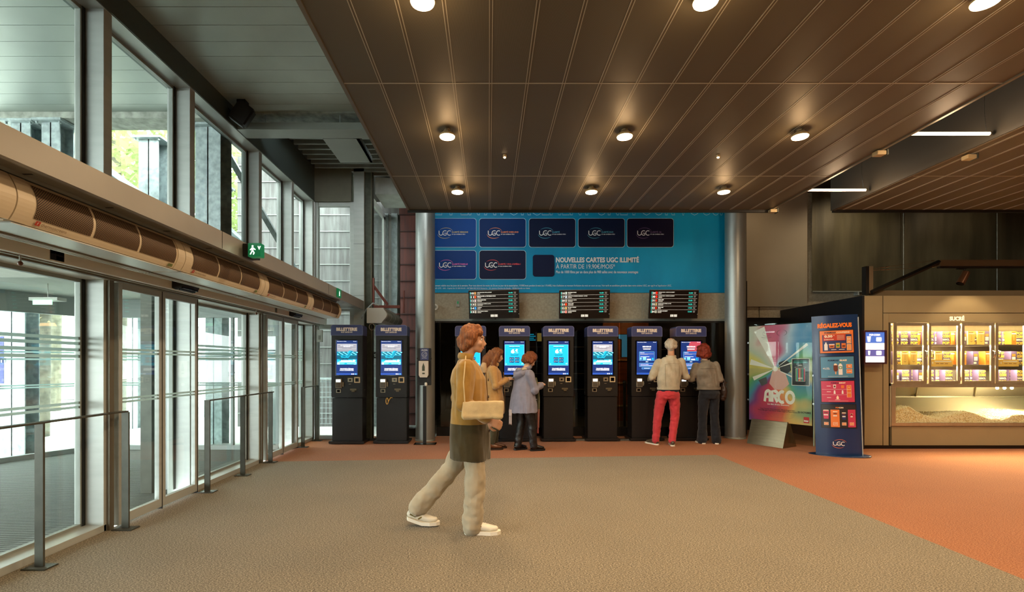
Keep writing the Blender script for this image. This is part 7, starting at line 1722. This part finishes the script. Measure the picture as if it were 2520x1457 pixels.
# ---------------------------------------------------------------- person walking across the foreground
t = person_base('person striding to the right in a mustard coat, pale wide trousers and white sneakers')
mb = MB(); H = head(mb, (0, .005, 1.585), .05, 0, 0, 1.0)
mb.tube([(0, -.05, 1.40), (0, -.04, 1.46), (0, -.015, 1.54)], [.058, .052, .050], 14)
mb.tube([(0, -.03, .93), (0, -.03, 1.05), (0, -.03, 1.22), (0, -.045, 1.36), (0, -.045, 1.42)], [(.11, .15), (.10, .13), (.12, .155), (.09, .155), (.05, .065)], 16)
sR, eR, wR = (.185, -.05, 1.355), (.235, -.06, 1.08), (.205, .13, .955); sL, eL, wL = (-.185, -.05, 1.355), (-.24, -.14, 1.09), (-.22, -.06, .88)
for a, b_, c in ((sL, eL, wL), (sR, eR, wR)): limb(mb, [a, b_, c], [.048, .038, .026])
hand(mb, wR, (-.05, .8, -.45), (.9, .1, .2), 1, .8); hand(mb, wL, (.05, .45, -.8), (-.9, .1, .2), -1, .5)
for h_, k_, a_ in (((.09, -.03, .92), (.095, .04, .50), (.095, .0, .10)), ((-.09, -.04, .92), (-.10, -.17, .50), (-.10, -.50, .17))): limb(mb, [h_, k_, a_], [.088, .058, .036])
organic(mb, 'body', M_SKIN, t, .0065, 4); face(H, t, 1.0)
mb = MB(); cap(mb, H, [(0, -.03, .055, .090), (-.055, -.015, .035, .062), (.055, -.015, .035, .062), (0, .03, .088, .052), (-.065, -.03, -.02, .045), (.065, -.03, -.02, .045), (0, -.07, -.01, .072), (-.03, -.065, -.05, .05), (.03, -.065, -.05, .05), (.04, .045, .07, .035), (-.04, .045, .07, .035)])
organic(mb, 'hair', hairm('copper_hair', '9a5a26', '6a3814'), t, .007, 3, (.008, 22, (1, 1, .8)))
MC = fabric('mustard_wool', '96702e', .10, 14, .9, .4, bump=.3); OC = fabric('olive_wool', '3c3218', .12, 14, .9, .3, bump=.3)
mb = MB(); mb.tube([(0, -.02, .60), (0, -.02, .78), (0, -.025, .95), (0, -.03, 1.10), (0, -.04, 1.26), (0, -.05, 1.355), (0, -.05, 1.43)], [(.165, .195), (.165, .195), (.155, .190), (.150, .185), (.150, .195), (.115, .17), (.065, .08)], 22)
for a, b_, c in ((sL, eL, wL), (sR, eR, wR)): limb(mb, [V(*a), V(*b_), V(*c) - (V(*c) - V(*b_)) * .08], [.080, .068, .052])
ct = organic(mb, 'coat', [MC, OC], t, .008, 5, (.012, 7, (1.2, 1.2, .5)), mfun=lambda c, n_: 1 if c.z < .90 else 0)
mb = MB(); mb.tube([(.085 * cos(a), -.035 + .075 * sin(a), 1.45 - .01 * sin(a)) for a in [radians(-210 + k * 24) for k in range(11)]], [(.016, .032)] * 11, 10); organic(mb, 'collar', MC, ct, .007, 4)
MB().tube([(.03, .112, 1.32), (.035, .135, 1.0), (.035, .14, .68)], .004, 6).build('front_seam', mat('mustard_seam', '6a4c1c', .8), ct)
for k in range(4): MB().tube([(.055, .128 + k * .002, 1.26 - k * .14), (.055, .136 + k * .002, 1.26 - k * .14)], .012, 10).build('button', mat('horn_button', '3a2412', .4), ct)
PT = fabric('pale_trousers', 'a59880', .06, 10, .85, bump=.25)
mb = MB(); mb.tube([(0, -.03, .76), (0, -.03, .92)], [(.11, .15), (.11, .15)], 16)
limb(mb, [(.085, -.02, .84), (.092, .01, .66), (.097, .030, .50), (.097, .015, .28), (.097, .0, .055)], [.088, .084, .084, .084, .086]); limb(mb, [(-.085, -.04, .84), (-.095, -.10, .66), (-.10, -.175, .50), (-.10, -.33, .32), (-.10, -.475, .155)], [.095, .088, .084, .082, .082])
organic(mb, 'trousers', PT, t, .008, 5, (.011, 9, (1, 1, 1.2)))
shoe(t, (.097, .01, 0), 0, .285, .10, 'd8d2c0', 'e8e2d2', laces='f0ece0', accents='7a6a30', high=.08, heel=.03); shoe(t, (-.10, -.50, .012), 0, .285, .10, 'd8d2c0', 'e8e2d2', laces='f0ece0', accents='7a6a30', pitch=.32, high=.08, heel=.03)
t.location = (X(1163, 4.14), 4.14, 0); t.rotation_euler = (0, 0, radians(-90))
bx_, by_ = X(1163, 4.14), 4.14
bg3 = thing('cream_bag', 'cream folded bag held at the hip of the striding person in the mustard coat', 'bag', (bx_ + .10, by_ - .22, 1.0))
mb = MB(); mb.box(bx_ - .07, bx_ + .25, by_ - .325, by_ - .285, .975, 1.10); mb.tube([(bx_ - .06, by_ - .305, .985), (bx_ + .24, by_ - .305, .985)], .026, 10); mb.tube([(bx_ - .06, by_ - .305, 1.08), (bx_ + .24, by_ - .305, 1.085)], .022, 10); o = organic(mb, 'bag_body', fabric('cream_canvas', 'bda579', .08, 14), None, .007, 4, (.008, 9, (1, 1, 1))); o.parent = bg3; o.matrix_parent_inverse = Matrix.Translation(-Vector(bg3.location))
mb = MB(); mb.tube([(bx_ - .05, by_ - .305, 1.09), (bx_ - .06, by_ - .31, 1.25), (bx_ - .05, by_ - .25, 1.40), (bx_ - .05, by_ - .15, 1.455)], .005, 8); mb.build('strap', mat('cream_canvas'), bg3)

# rectangular daylight portals are not needed; lamps below are the room's own
